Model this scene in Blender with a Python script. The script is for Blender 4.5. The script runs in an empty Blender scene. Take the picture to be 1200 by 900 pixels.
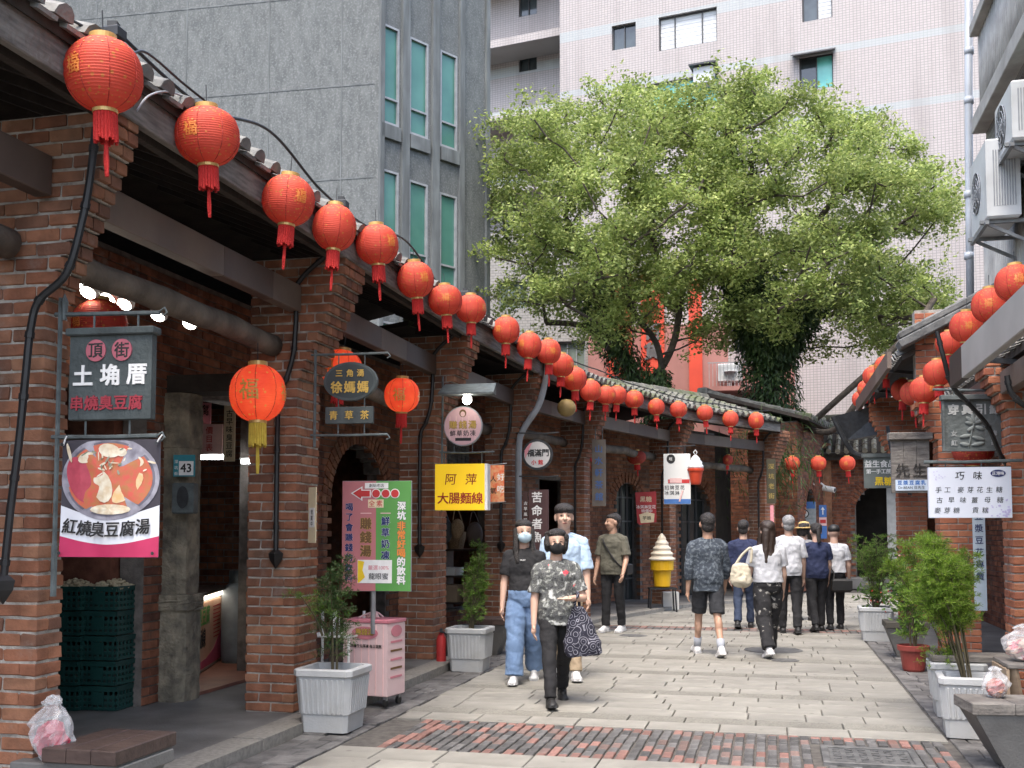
import bpy, bmesh, math, random
import numpy as np
from mathutils import Vector, Matrix
random.seed(11)
rng = np.random.default_rng(11)
sc = bpy.context.scene
COL = sc.collection
R = math.radians
# ------------------------------------------------------------------ camera
F, PITCH, HZ = 1250.0, R(3.5), 622.0          # focal length in photo pixels, tilt, horizon row
PY0 = HZ - F * math.tan(PITCH)                 # row of the principal point
CAMZ = 1.5
cam = bpy.data.cameras.new('camera')
cam.sensor_width = 36.0
cam.lens = 36.0 * F / 1200.0
cam.shift_y = (PY0 - 450.0) / 1200.0
cam.clip_end = 600
camo = bpy.data.objects.new('camera', cam)
camo.location = (0, 0, CAMZ)
camo.rotation_euler = (R(90) + PITCH, 0, 0)
COL.objects.link(camo)
sc.camera = camo
# ------------------------------------------------------------------ sky, sun, exposure
SUN_EL, SUN_AZ = R(66), R(195)                 # azimuth measured from +Y towards +X: behind the camera, a little to the left
w = bpy.data.worlds.new('World'); sc.world = w; w.use_nodes = True
nt = w.node_tree
sky = nt.nodes.new('ShaderNodeTexSky'); sky.sky_type = 'NISHITA'; sky.sun_disc = False
sky.sun_elevation = SUN_EL; sky.sun_rotation = SUN_AZ
sky.air_density = 1.0; sky.dust_density = 4.0; sky.ozone_density = 1.0
bgn = nt.nodes['Background']; bgn.inputs['Strength'].default_value = 0.15
nt.links.new(sky.outputs[0], bgn.inputs['Color'])
sl = bpy.data.lights.new('sun', 'SUN'); sl.energy = 0.95; sl.angle = R(26); sl.color = (1.0, 0.95, 0.88)
so = bpy.data.objects.new('sun', sl); COL.objects.link(so)
sdir = Vector((math.sin(SUN_AZ) * math.cos(SUN_EL), math.cos(SUN_AZ) * math.cos(SUN_EL), math.sin(SUN_EL)))
so.rotation_euler = sdir.to_track_quat('Z', 'Y').to_euler()
so.location = (0, 0, 40)
sc.view_settings.view_transform = 'Standard'
sc.view_settings.look = 'None'
sc.view_settings.exposure = 2.0
sc.view_settings.gamma = 1.0
sc.render.engine = 'CYCLES'
sc.cycles.use_denoising = True
sc.cycles.max_bounces = 6
sc.cycles.diffuse_bounces = 4
sc.cycles.glossy_bounces = 3
sc.cycles.transmission_bounces = 4
sc.cycles.transparent_max_bounces = 8
sc.cycles.sample_clamp_indirect = 4.0
# ------------------------------------------------------------------ photo measurements -> place
def P(px, py, D):
    """point at depth D (world Y) seen at photo pixel px,py"""
    a = (px - 600) / F; b = (PY0 - py) / F
    d = Vector((a, math.cos(PITCH) - b * math.sin(PITCH), math.sin(PITCH) + b * math.cos(PITCH)))
    d *= D / d.y
    return Vector((d.x, d.y, d.z + CAMZ))
def G(px, py, z=0.0):
    """point on the level z seen at photo pixel px,py"""
    a = (px - 600) / F; b = (PY0 - py) / F
    d = Vector((a, math.cos(PITCH) - b * math.sin(PITCH), math.sin(PITCH) + b * math.cos(PITCH)))
    t = (z - CAMZ) / d.z
    return Vector((d.x * t, d.y * t, z))
SA = R(13.7)                                    # street direction
SD = Vector((math.sin(SA), math.cos(SA), 0)); SL = Vector((math.cos(SA), -math.sin(SA), 0))
def ST(l, a, z=0.0):
    """street coordinates: l across (right +), a along"""
    p = SL * l + SD * a
    return Vector((p.x, p.y, z))
# ------------------------------------------------------------------ mesh builder
def basis(u, v, wv, o=(0, 0, 0)):
    u, v, wv, o = Vector(u), Vector(v), Vector(wv), Vector(o)
    return Matrix(((u.x, v.x, wv.x, o.x), (u.y, v.y, wv.y, o.y), (u.z, v.z, wv.z, o.z), (0, 0, 0, 1)))
class MB:
    def __init__(s, M=None):
        s.v = []; s.f = []; s.mi = []; s.M = M
    def add(s, vs, fs, m=0):
        k = len(s.v)
        if s.M is not None:
            vs = [tuple(s.M @ Vector(q)) for q in vs]
        s.v += [tuple(q) for q in vs]
        s.f += [tuple(i + k for i in f) for f in fs]
        s.mi += [m] * len(fs)
        return s
    def box(s, c, d, m=0, rz=0.0, ch=0.0, X=None):
        x, y, z = d[0] / 2, d[1] / 2, d[2] / 2
        if ch > 0:
            vs = []; fs = []
            xi, yi, zi = x - ch, y - ch, z - ch
            ring = lambda X_, Y_, Z_: [(-X_, -Y_, Z_), (X_, -Y_, Z_), (X_, Y_, Z_), (-X_, Y_, Z_)]
            vs = ring(xi, yi, -z) + ring(x, y, -zi) + ring(x, y, zi) + ring(xi, yi, z)
            for k in range(3):
                for j in range(4):
                    a, b = k * 4 + j, k * 4 + (j + 1) % 4
                    fs.append((a, b, b + 4, a + 4))
            fs += [(3, 2, 1, 0), (12, 13, 14, 15)]
        else:
            vs = [(-x, -y, -z), (x, -y, -z), (x, y, -z), (-x, y, -z), (-x, -y, z), (x, -y, z), (x, y, z), (-x, y, z)]
            fs = [(3, 2, 1, 0), (4, 5, 6, 7), (0, 1, 5, 4), (1, 2, 6, 5), (2, 3, 7, 6), (3, 0, 4, 7)]
        cs, sn = math.cos(rz), math.sin(rz)
        if X is not None:
            vs = [tuple(X @ Vector(q) + Vector(c)) for q in vs]
        else:
            vs = [(c[0] + q[0] * cs - q[1] * sn, c[1] + q[0] * sn + q[1] * cs, c[2] + q[2]) for q in vs]
        return s.add(vs, fs, m)
    def beam(s, a, b, wd, ht, m=0, up=(0, 0, 1), ch=0.0):
        a, b = Vector(a), Vector(b); u = (b - a); L = u.length; u /= L
        up = Vector(up); sd = up.cross(u)
        if sd.length < 1e-4: sd = Vector((1, 0, 0))
        sd.normalize(); up2 = u.cross(sd)
        X = Matrix((u, sd, up2)).transposed()
        return s.box((a + b) / 2, (L, wd, ht), m, X=X, ch=ch)
    def tube(s, pts, r, n=8, m=0, caps=True, ex=1.0):
        pts = [Vector(p) for p in pts]; K = len(pts)
        rs = r if isinstance(r, (list, tuple)) else [r] * K
        vs = []; fs = []; ref = None
        for i, p in enumerate(pts):
            t = pts[min(i + 1, K - 1)] - pts[max(i - 1, 0)]
            if t.length < 1e-9: t = Vector((0, 0, 1))
            t.normalize()
            if ref is None:
                ref = Vector((0, 0, 1)) if abs(t.z) < .9 else Vector((1, 0, 0))
            a = ref - t * ref.dot(t)
            if a.length < 1e-5: a = t.orthogonal()
            a.normalize(); b = t.cross(a); ref = a
            for j in range(n):
                q = 2 * math.pi * j / n
                vs.append(p + a * (rs[i] * math.cos(q)) + b * (rs[i] * ex * math.sin(q)))
        for i in range(K - 1):
            for j in range(n):
                fs.append((i * n + j, i * n + (j + 1) % n, (i + 1) * n + (j + 1) % n, (i + 1) * n + j))
        if caps:
            fs.append(tuple(range(n - 1, -1, -1))); fs.append(tuple((K - 1) * n + j for j in range(n)))
        return s.add(vs, fs, m)
    def lathe(s, prof, n=16, c=(0, 0, 0), m=0, sx=1.0, sy=1.0, caps=True):
        vs = []; fs = []
        for (r, z) in prof:
            for j in range(n):
                q = 2 * math.pi * j / n
                vs.append((c[0] + r * sx * math.cos(q), c[1] + r * sy * math.sin(q), c[2] + z))
        for i in range(len(prof) - 1):
            for j in range(n):
                fs.append((i * n + j, i * n + (j + 1) % n, (i + 1) * n + (j + 1) % n, (i + 1) * n + j))
        if caps:
            fs.append(tuple(range(n - 1, -1, -1))); fs.append(tuple((len(prof) - 1) * n + j for j in range(n)))
        return s.add(vs, fs, m)
    def ell(s, c, r, n=12, k=8, m=0, rot=None):
        prof = [(max(1e-4, math.sin(math.pi * i / k)), -math.cos(math.pi * i / k)) for i in range(k + 1)]
        vs = []; fs = []
        for (q, z) in prof:
            for j in range(n):
                t = 2 * math.pi * j / n
                p = Vector((q * math.cos(t) * r[0], q * math.sin(t) * r[1], z * r[2]))
                if rot is not None: p = rot @ p
                vs.append(p + Vector(c))
        for i in range(k):
            for j in range(n):
                fs.append((i * n + j, i * n + (j + 1) % n, (i + 1) * n + (j + 1) % n, (i + 1) * n + j))
        fs.append(tuple(range(n - 1, -1, -1))); fs.append(tuple(k * n + j for j in range(n)))
        return s.add(vs, fs, m)
    def prism(s, outl, y0, y1, m=0):
        """outline of (x,z) extruded along y"""
        n = len(outl)
        vs = [(x, y0, z) for x, z in outl] + [(x, y1, z) for x, z in outl]
        fs = [tuple(range(n)), tuple(range(2 * n - 1, n - 1, -1))]
        for j in range(n):
            fs.append((j, j + n, (j + 1) % n + n, (j + 1) % n))
        return s.add(vs, fs, m)
    def slabpoly(s, outl, z0, z1, m=0):
        n = len(outl)
        vs = [(x, y, z0) for x, y in outl] + [(x, y, z1) for x, y in outl]
        fs = [tuple(range(n - 1, -1, -1)), tuple(range(n, 2 * n))]
        for j in range(n):
            fs.append((j, (j + 1) % n, (j + 1) % n + n, j + n))
        return s.add(vs, fs, m)
    def quad(s, a, b, c, d, m=0):
        return s.add([a, b, c, d], [(0, 1, 2, 3)], m)
    def mesh(s, name, mats, smooth=False):
        me = bpy.data.meshes.new(name)
        me.from_pydata(s.v, [], s.f)
        for m in (mats if isinstance(mats, (list, tuple)) else [mats]):
            me.materials.append(m)
        if any(s.mi): me.polygons.foreach_set('material_index', s.mi)
        if smooth:
            me.polygons.foreach_set('use_smooth', [True] * len(s.f))
        me.update()
        return me
    def build(s, name, mats, parent=None, smooth=False, kind=None, loc=None, rz=0.0):
        return link(name, s.mesh(name, mats, smooth), parent, kind, loc, rz)
def link(name, data, parent=None, kind=None, loc=None, rz=0.0):
    o = bpy.data.objects.new(name, data); COL.objects.link(o)
    if parent is not None: o.parent = parent
    if kind: o['kind'] = kind
    if loc is not None: o.location = loc
    if rz: o.rotation_euler = (0, 0, rz)
    return o
def tag(o, label, cat, group=None, kind=None):
    o['label'] = label; o['category'] = cat
    if group: o['group'] = group
    if kind: o['kind'] = kind
    return o
def thing(name, label, cat, loc=(0, 0, 0), rz=0.0, group=None):
    o = link(name, None, None, None, loc, rz)
    o.empty_display_size = .1
    return tag(o, label, cat, group)
def struct(o):
    o['kind'] = 'structure'; return o
def curvepts(ps, n=8):
    """Catmull-Rom through ps"""
    ps = [Vector(p) for p in ps]; out = []
    for i in range(len(ps) - 1):
        p0 = ps[max(i - 1, 0)]; p1 = ps[i]; p2 = ps[i + 1]; p3 = ps[min(i + 2, len(ps) - 1)]
        for k in range(n):
            t = k / n
            out.append(.5 * ((2 * p1) + (p2 - p0) * t + (2 * p0 - 5 * p1 + 4 * p2 - p3) * t * t + (3 * p1 - p0 - 3 * p2 + p3) * t ** 3))
    out.append(ps[-1]); return out
# ------------------------------------------------------------------ materials
MATS = {}
def mk(name, c1, c2=None, scale=6.0, rough=.7, bump=0.0, bscale=40.0, metal=0.0, rand=0.0, spec=.4, detail=5.0, emit=None, es=0.0, trans=0.0, lo=.35, hi=.65, streak=None, dirt=None, spots=0.0):
    if name in MATS: return MATS[name]
    m = bpy.data.materials.new(name); m.use_nodes = True; MATS[name] = m
    n = m.node_tree.nodes; L = m.node_tree.links
    b = n['Principled BSDF']
    b.inputs['Roughness'].default_value = rough; b.inputs['Metallic'].default_value = metal
    b.inputs['Specular IOR Level'].default_value = spec
    tc = n.new('ShaderNodeTexCoord'); co = tc.outputs['Object']
    col = None
    if c2 is None: c2 = tuple(x * .8 for x in c1)
    nz = n.new('ShaderNodeTexNoise'); nz.inputs['Scale'].default_value = scale; nz.inputs['Detail'].default_value = detail
    if streak:
        mp = n.new('ShaderNodeMapping'); mp.inputs['Scale'].default_value = streak
        L.new(co, mp.inputs[0]); L.new(mp.outputs[0], nz.inputs['Vector'])
    else:
        L.new(co, nz.inputs['Vector'])
    rp = n.new('ShaderNodeValToRGB'); rp.color_ramp.elements[0].position = lo; rp.color_ramp.elements[1].position = hi
    rp.color_ramp.elements[0].color = (*c2, 1); rp.color_ramp.elements[1].color = (*c1, 1)
    L.new(nz.outputs['Fac'], rp.inputs[0]); col = rp.outputs[0]
    if rand:
        oi = n.new('ShaderNodeObjectInfo'); ge = n.new('ShaderNodeNewGeometry')
        ad = n.new('ShaderNodeMath'); ad.operation = 'ADD'; L.new(oi.outputs['Random'], ad.inputs[0]); L.new(ge.outputs['Random Per Island'], ad.inputs[1])
        fr = n.new('ShaderNodeMath'); fr.operation = 'FRACT'; L.new(ad.outputs[0], fr.inputs[0])
        mr = n.new('ShaderNodeMapRange'); mr.inputs['To Min'].default_value = 1 - rand; mr.inputs['To Max'].default_value = 1 + rand
        L.new(fr.outputs[0], mr.inputs['Value'])
        hs = n.new('ShaderNodeHueSaturation'); L.new(mr.outputs[0], hs.inputs['Value']); L.new(col, hs.inputs['Color']); col = hs.outputs[0]
    if dirt:
        dz = n.new('ShaderNodeTexNoise'); dz.inputs['Scale'].default_value = dirt[1]; dz.inputs['Detail'].default_value = 8; L.new(co, dz.inputs['Vector'])
        dr = n.new('ShaderNodeValToRGB'); dr.color_ramp.elements[0].position = .48; dr.color_ramp.elements[1].position = .72
        L.new(dz.outputs['Fac'], dr.inputs[0])
        dm = n.new('ShaderNodeMath'); dm.operation = 'MULTIPLY'; dm.inputs[1].default_value = dirt[2]; L.new(dr.outputs[0], dm.inputs[0])
        mx = n.new('ShaderNodeMixRGB'); mx.inputs['Color2'].default_value = (*dirt[0], 1)
        L.new(dm.outputs[0], mx.inputs['Fac']); L.new(col, mx.inputs['Color1']); col = mx.outputs[0]
    if spots:
        ge_ = n.new('ShaderNodeNewGeometry'); vo = n.new('ShaderNodeTexVoronoi'); vo.inputs['Scale'].default_value = 4.5; L.new(ge_.outputs['Position'], vo.inputs['Vector'])
        lt = n.new('ShaderNodeMapRange'); lt.inputs['From Min'].default_value = .07; lt.inputs['From Max'].default_value = .12; lt.inputs['To Min'].default_value = spots; lt.inputs['To Max'].default_value = 0.0; L.new(vo.outputs['Distance'], lt.inputs['Value'])
        st = n.new('ShaderNodeTexNoise'); st.inputs['Scale'].default_value = .8; st.inputs['Detail'].default_value = 9; st.inputs['Roughness'].default_value = .65; L.new(ge_.outputs['Position'], st.inputs['Vector'])
        sr = n.new('ShaderNodeMapRange'); sr.inputs['From Min'].default_value = .5; sr.inputs['From Max'].default_value = .72; sr.inputs['To Max'].default_value = .55; L.new(st.outputs['Fac'], sr.inputs['Value'])
        mx_ = n.new('ShaderNodeMath'); mx_.operation = 'MAXIMUM'; L.new(lt.outputs[0], mx_.inputs[0]); L.new(sr.outputs[0], mx_.inputs[1])
        ms_ = n.new('ShaderNodeMixRGB'); ms_.inputs['Color2'].default_value = (.085, .08, .07, 1); L.new(mx_.outputs[0], ms_.inputs['Fac']); L.new(col, ms_.inputs['Color1']); col = ms_.outputs[0]
    L.new(col, b.inputs['Base Color'])
    if bump:
        n2 = n.new('ShaderNodeTexNoise'); n2.inputs['Scale'].default_value = bscale; n2.inputs['Detail'].default_value = 4; L.new(co, n2.inputs['Vector'])
        bp = n.new('ShaderNodeBump'); bp.inputs['Strength'].default_value = bump; bp.inputs['Distance'].default_value = .02
        L.new(n2.outputs['Fac'], bp.inputs['Height']); L.new(bp.outputs[0], b.inputs['Normal'])
    if emit:
        b.inputs['Emission Color'].default_value = (*emit, 1); b.inputs['Emission Strength'].default_value = es
    if trans:
        tl = n.new('ShaderNodeBsdfTranslucent'); L.new(col, tl.inputs['Color'])
        mx = n.new('ShaderNodeMixShader'); mx.inputs['Fac'].default_value = trans
        L.new(b.outputs[0], mx.inputs[1]); L.new(tl.outputs[0], mx.inputs[2])
        L.new(mx.outputs[0], n['Material Output'].inputs['Surface'])
    return m
def mbrick(name, cols, grime=.35, lich=0.0):
    m = bpy.data.materials.new(name); m.use_nodes = True; MATS[name] = m
    n = m.node_tree.nodes; L = m.node_tree.links; b = n['Principled BSDF']
    b.inputs['Roughness'].default_value = .88; b.inputs['Specular IOR Level'].default_value = .25
    tc = n.new('ShaderNodeTexCoord'); ge = n.new('ShaderNodeNewGeometry'); oi = n.new('ShaderNodeObjectInfo')
    ad = n.new('ShaderNodeMath'); ad.operation = 'ADD'; L.new(oi.outputs['Random'], ad.inputs[0]); L.new(ge.outputs['Random Per Island'], ad.inputs[1])
    fr = n.new('ShaderNodeMath'); fr.operation = 'FRACT'; L.new(ad.outputs[0], fr.inputs[0])
    rp = n.new('ShaderNodeValToRGB')
    els = rp.color_ramp.elements
    while len(els) < len(cols): els.new(.5)
    for i, c in enumerate(cols):
        els[i].position = i / (len(cols) - 1); els[i].color = (*c, 1)
    L.new(fr.outputs[0], rp.inputs[0])
    nz = n.new('ShaderNodeTexNoise'); nz.inputs['Scale'].default_value = 9; nz.inputs['Detail'].default_value = 7; L.new(ge.outputs['Position'], nz.inputs['Vector'])
    r2 = n.new('ShaderNodeValToRGB'); r2.color_ramp.elements[0].position = .35; r2.color_ramp.elements[1].position = .7
    r2.color_ramp.elements[0].color = (1 - grime,) * 3 + (1,); r2.color_ramp.elements[1].color = (1.1, 1.1, 1.1, 1)
    L.new(nz.outputs['Fac'], r2.inputs[0])
    mx = n.new('ShaderNodeMixRGB'); mx.blend_type = 'MULTIPLY'; mx.inputs['Fac'].default_value = 1
    L.new(rp.outputs[0], mx.inputs['Color1']); L.new(r2.outputs[0], mx.inputs['Color2'])
    n3 = n.new('ShaderNodeTexNoise'); n3.inputs['Scale'].default_value = 1.6; n3.inputs['Detail'].default_value = 8; L.new(ge.outputs['Position'], n3.inputs['Vector'])
    r3 = n.new('ShaderNodeValToRGB'); r3.color_ramp.elements[0].position = .52; r3.color_ramp.elements[1].position = .75
    r3.color_ramp.elements[0].color = (0, 0, 0, 1); r3.color_ramp.elements[1].color = (.6, .6, .6, 1)
    L.new(n3.outputs['Fac'], r3.inputs[0])
    m2 = n.new('ShaderNodeMixRGB'); m2.inputs['Color2'].default_value = (.07, .055, .045, 1)
    L.new(r3.outputs[0], m2.inputs['Fac']); L.new(mx.outputs[0], m2.inputs['Color1'])
    n5 = n.new('ShaderNodeTexNoise'); n5.inputs['Scale'].default_value = 3.2; n5.inputs['Detail'].default_value = 10; n5.inputs['Roughness'].default_value = .7; L.new(ge.outputs['Position'], n5.inputs['Vector'])
    r5 = n.new('ShaderNodeValToRGB'); r5.color_ramp.elements[0].position = .58; r5.color_ramp.elements[1].position = .74
    r5.color_ramp.elements[0].color = (0, 0, 0, 1); r5.color_ramp.elements[1].color = (.42, .42, .42, 1); L.new(n5.outputs['Fac'], r5.inputs[0])
    m3 = n.new('ShaderNodeMixRGB'); m3.inputs['Color2'].default_value = (.34, .29, .25, 1); L.new(r5.outputs[0], m3.inputs['Fac']); L.new(m2.outputs[0], m3.inputs['Color1'])
    L.new(m3.outputs[0], b.inputs['Base Color'])
    n4 = n.new('ShaderNodeTexNoise'); n4.inputs['Scale'].default_value = 60; n4.inputs['Detail'].default_value = 5; L.new(ge.outputs['Position'], n4.inputs['Vector'])
    bp = n.new('ShaderNodeBump'); bp.inputs['Strength'].default_value = .5; bp.inputs['Distance'].default_value = .008
    L.new(n4.outputs['Fac'], bp.inputs['Height']); L.new(bp.outputs[0], b.inputs['Normal'])
    return m
BRICK = mbrick('red brick', [(0.186, 0.078, 0.046), (0.274, 0.115, 0.064), (0.323, 0.146, 0.081), (0.245, 0.099, 0.057), (0.353, 0.176, 0.101), (0.147, 0.071, 0.048)])
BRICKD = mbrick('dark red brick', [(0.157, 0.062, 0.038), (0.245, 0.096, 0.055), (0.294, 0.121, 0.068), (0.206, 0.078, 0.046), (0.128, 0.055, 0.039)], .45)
MORTAR = mk('lime mortar', (.42, .39, .34), (.20, .18, .155), 12, .95, .4, 80)
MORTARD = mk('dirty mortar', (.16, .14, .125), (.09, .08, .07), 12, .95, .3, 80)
GRAN = mk('pale granite', (.252, .243, .214), (.204, .196, .173), 5, .75, .25, 160, rand=.08, dirt=((.10, .092, .08), 1.1, .6), spots=.5)
GRANR = mk('bush hammered granite', (.232, .224, .194), (.158, .152, .132), 60, .85, .6, 120, rand=.08, dirt=((.11, .10, .09), 1.5, .5), spots=.4)
SLATE = mk('dark slate paving', (.15, .145, .14), (.075, .072, .07), 7, .7, .7, 22, rand=.25)
GROUT = mk('paving joint', (.10, .092, .082), (.06, .055, .05), 14, .95, .3, 60)
CONC = mk('worn concrete floor', (.17, .168, .16), (.10, .098, .094), 2.5, .65, .25, 60, dirt=((.07, .065, .06), 1.2, .6))
KERB = mk('kerb granite', (.28, .265, .235), (.2, .19, .17), 30, .8, .4, 120, dirt=((.14, .13, .11), 1.4, .5))
COBR = mk('red paving brick', (.215, .115, .095), (.165, .092, .078), 20, .8, .4, 90, rand=.25)
COBD = mk('dark paving brick', (.105, .102, .10), (.068, .066, .064), 20, .75, .4, 90, rand=.35)
COBP = mk('pinkish paving brick', (.17, .115, .10), (.125, .088, .078), 20, .8, .4, 90, rand=.25)
IRON = mk('black iron', (.028, .03, .033), (.016, .017, .018), 20, .5, .1, 60)
IRONG = mk('grey green iron', (.10, .12, .12), (.06, .07, .07), 14, .5, .2, 50)
RUBBER = mk('black conduit', (.016, .016, .017), (.01, .01, .01), 10, .42)
STEEL = mk('galvanised steel', (.34, .35, .36), (.24, .25, .26), 8, .4, .1, 40, metal=.6)
PIPE = mk('grey plastic pipe', (.36, .38, .40), (.28, .30, .31), 5, .5)
BEAMB = mk('brown steel beam', (.10, .07, .056), (.075, .052, .042), 3, .55, .1, 20)
BEAML = mk('tan steel beam', (.155, .12, .096), (.12, .092, .074), 3, .55, .1, 20)
WOODW = mk('weathered grey timber', (.20, .185, .165), (.10, .09, .082), 5, .85, .5, 30, streak=(1, 1, 8))
WOODD = mk('dark roof timber', (.045, .035, .028), (.025, .02, .016), 5, .85, .3, 30)
LOG = mk('old log', (.17, .14, .11), (.09, .075, .06), 5, .9, .8, 14, dirt=((.05, .045, .04), 3, .6))
BROWN = mk('brown bench timber', (.075, .05, .042), (.045, .03, .026), 4, .5, .2, 30, streak=(1, 6, 6))
STONE = mk('old sandstone', (.27, .235, .17), (.12, .105, .08), 9, .92, 1.0, 34, detail=9, dirt=((.05, .047, .04), 3.5, .8))
TILE = mk('grey roof tile', (.20, .20, .19), (.10, .10, .095), 6, .9, .5, 30, rand=.25, dirt=((.30, .29, .26), 2.5, .6))
TILEM = mk('mossy roof tile', (.17, .165, .15), (.09, .09, .08), 6, .95, .6, 30, rand=.25, dirt=((.085, .11, .035), 1.6, .95))
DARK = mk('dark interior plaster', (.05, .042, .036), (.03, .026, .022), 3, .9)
REDTILE = mk('red floor tile', (.23, .095, .06), (.16, .06, .04), 4, .5, .1, 30)
WHITEP = mk('white painted metal', (.72, .72, .70), (.62, .62, .60), 3, .45)
GLOW = mk('lamp light', (1, 1, 1), (1, 1, 1), emit=(1.0, .95, .85), es=8.0)
GLOWS = mk('soft counter light', (1, 1, 1), (1, 1, 1), emit=(1.0, .93, .8), es=2.2)
GLOWW = mk('white tube light', (1, 1, 1), (1, 1, 1), emit=(.95, .97, 1.0), es=8.0)
# ------------------------------------------------------------------ text
TEXTC = {}
def glyphs(body, bold=0.0, ext=.0):
    k = (body, bold, ext)
    if k not in TEXTC:
        c = bpy.data.curves.new('t', 'FONT'); c.body = body; c.resolution_u = 2
        c.offset = bold; c.extrude = ext; c.align_x = 'CENTER'; c.fill_mode = 'BOTH' if ext else 'FRONT'
        o = bpy.data.objects.new('t', c)
        me = bpy.data.meshes.new_from_object(o)
        vs = np.empty(len(me.vertices) * 3, 'f'); me.vertices.foreach_get('co', vs); vs = vs.reshape(-1, 3)
        if len(vs):
            lo, hi = vs.min(0), vs.max(0); vs = vs - (lo + hi) / 2 * np.array([1, 1, 0])
        TEXTC[k] = (vs, [tuple(p.vertices) for p in me.polygons])
        bpy.data.objects.remove(o); bpy.data.curves.remove(c); bpy.data.meshes.remove(me)
    return TEXTC[k]
def text(parent, body, x, z, size, mat, y=-.012, bold=.01, ext=.0, vertical=False, pitch=None, name='lettering', wid=1.0, skew=0.0, rot=0.0, ang=None):
    """lettering on the local x-z plane of its sign, facing local -y; one mesh per line of writing"""
    mb = MB()
    items = []
    if vertical or pitch:
        n = len(body); pt = pitch or size * 1.08
        for i, ch in enumerate(body):
            off = (i - (n - 1) / 2) * pt
            items.append((ch, x, z - off) if vertical else (ch, x + off, z))
    else:
        items.append((body, x, z))
    reps = [(0, 0)] if bold < .008 else ([(-1, -.6), (1, .6)] if bold < .016 else [(-1, -1), (1, -1), (1, 1), (-1, 1)] if bold < .035 else [(math.cos(q * .7854), math.sin(q * .7854)) for q in range(8)])
    for bd, cx, cz in items:
        if not bd.strip(): continue
        vs, fs = glyphs(bd, 0.0, ext / max(size, 1e-6))
        cr, sr = math.cos(rot), math.sin(rot)
        for k, (ox, oz) in enumerate(reps):
            out = []
            for q in vs:
                gx, gz = q[0] * size * wid + q[1] * size * skew + ox * bold * size, q[1] * size + oz * bold * size
                out.append((cx + gx * cr - gz * sr, y - q[2] * size - k * .00012, cz + gx * sr + gz * cr))
            mb.add(out, fs)
        if size > .055 and len(items) > 1 and len(reps) <= 4:
            mb.build('character', mat, parent); mb = MB()
    if not mb.v: return None
    return mb.build(name, mat, parent)
def ink(name, c, rough=.6):
    return mk('paint ' + name, c, tuple(x * .9 for x in c), 20, rough)
INKK, INKW, INKR = ink('black', (.02, .02, .02)), ink('white', (.75, .75, .73)), ink('red', (.48, .035, .035))
INKY, INKG, INKP = ink('yellow', (.80, .55, .02)), ink('gold', (.55, .36, .08)), ink('pink', (.62, .25, .28))
INKB, INKN, INKO = ink('blue', (.06, .16, .42)), ink('navy', (.02, .03, .12)), ink('orange', (.70, .24, .04))
INKGR, INKBR, INKT = ink('green', (.10, .32, .07)), ink('brown', (.15, .08, .03)), ink('teal', (.03, .22, .27))
INKPP, INKCR = ink('pale pink', (.72, .48, .46)), ink('cream', (.70, .60, .40))
INKPU = ink('lilac', (.48, .44, .66))
# ------------------------------------------------------------------ bricks
BMESH = {}
def brick_mesh(L, W, H, mat, seed):
    k = (round(L, 3), round(W, 3), round(H, 3), mat.name, seed)
    if k not in BMESH:
        mb = MB(); mb.box((0, 0, 0), (L, W, H), ch=.006)
        rr = random.Random(hash(k[:3]) + seed)
        mb.v = [tuple(c + rr.uniform(-.0034, .0034) for c in q) for q in mb.v]
        BMESH[k] = mb.mesh('brick', mat)
    return BMESH[k]
class Bricks:
    def __init__(s): s.items = []
    def put(s, c, L, W, H, rz): s.items.append((Vector(c), L, W, H, rz))
    def single(s, parent, mat, name='brick'):
        for i, (c, L, W, H, rz) in enumerate(s.items):
            o = bpy.data.objects.new(name, brick_mesh(L, W, H, mat, i % 4)); COL.objects.link(o)
            o.parent = parent; o.location = c
            o.rotation_euler = (random.gauss(0, .006), random.gauss(0, .006), rz + random.gauss(0, .006))
    def joined(s, parent, mat, name='brickwork'):
        if not s.items: return
        mb = MB()
        for c, L, W, H, rz in s.items:
            mb.box(c, (L, W, H), rz=rz + random.gauss(0, .004), ch=.004)
        return mb.build(name, mat, parent, kind='stuff')
CH = .076
def fill(L, start=.205, pitch=.215):
    """brick lengths along a course: flush at both ends, joints between"""
    out = []; x = 0.0; first = True
    while x < L - .02:
        ln = min(start if first else .205, L - x)
        if L - x - ln < .05: ln = L - x
        e = ln if x + ln > L - .001 else ln - .012
        out.append((x + e / 2, e)); x += ln
        first = False
    return out
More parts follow.
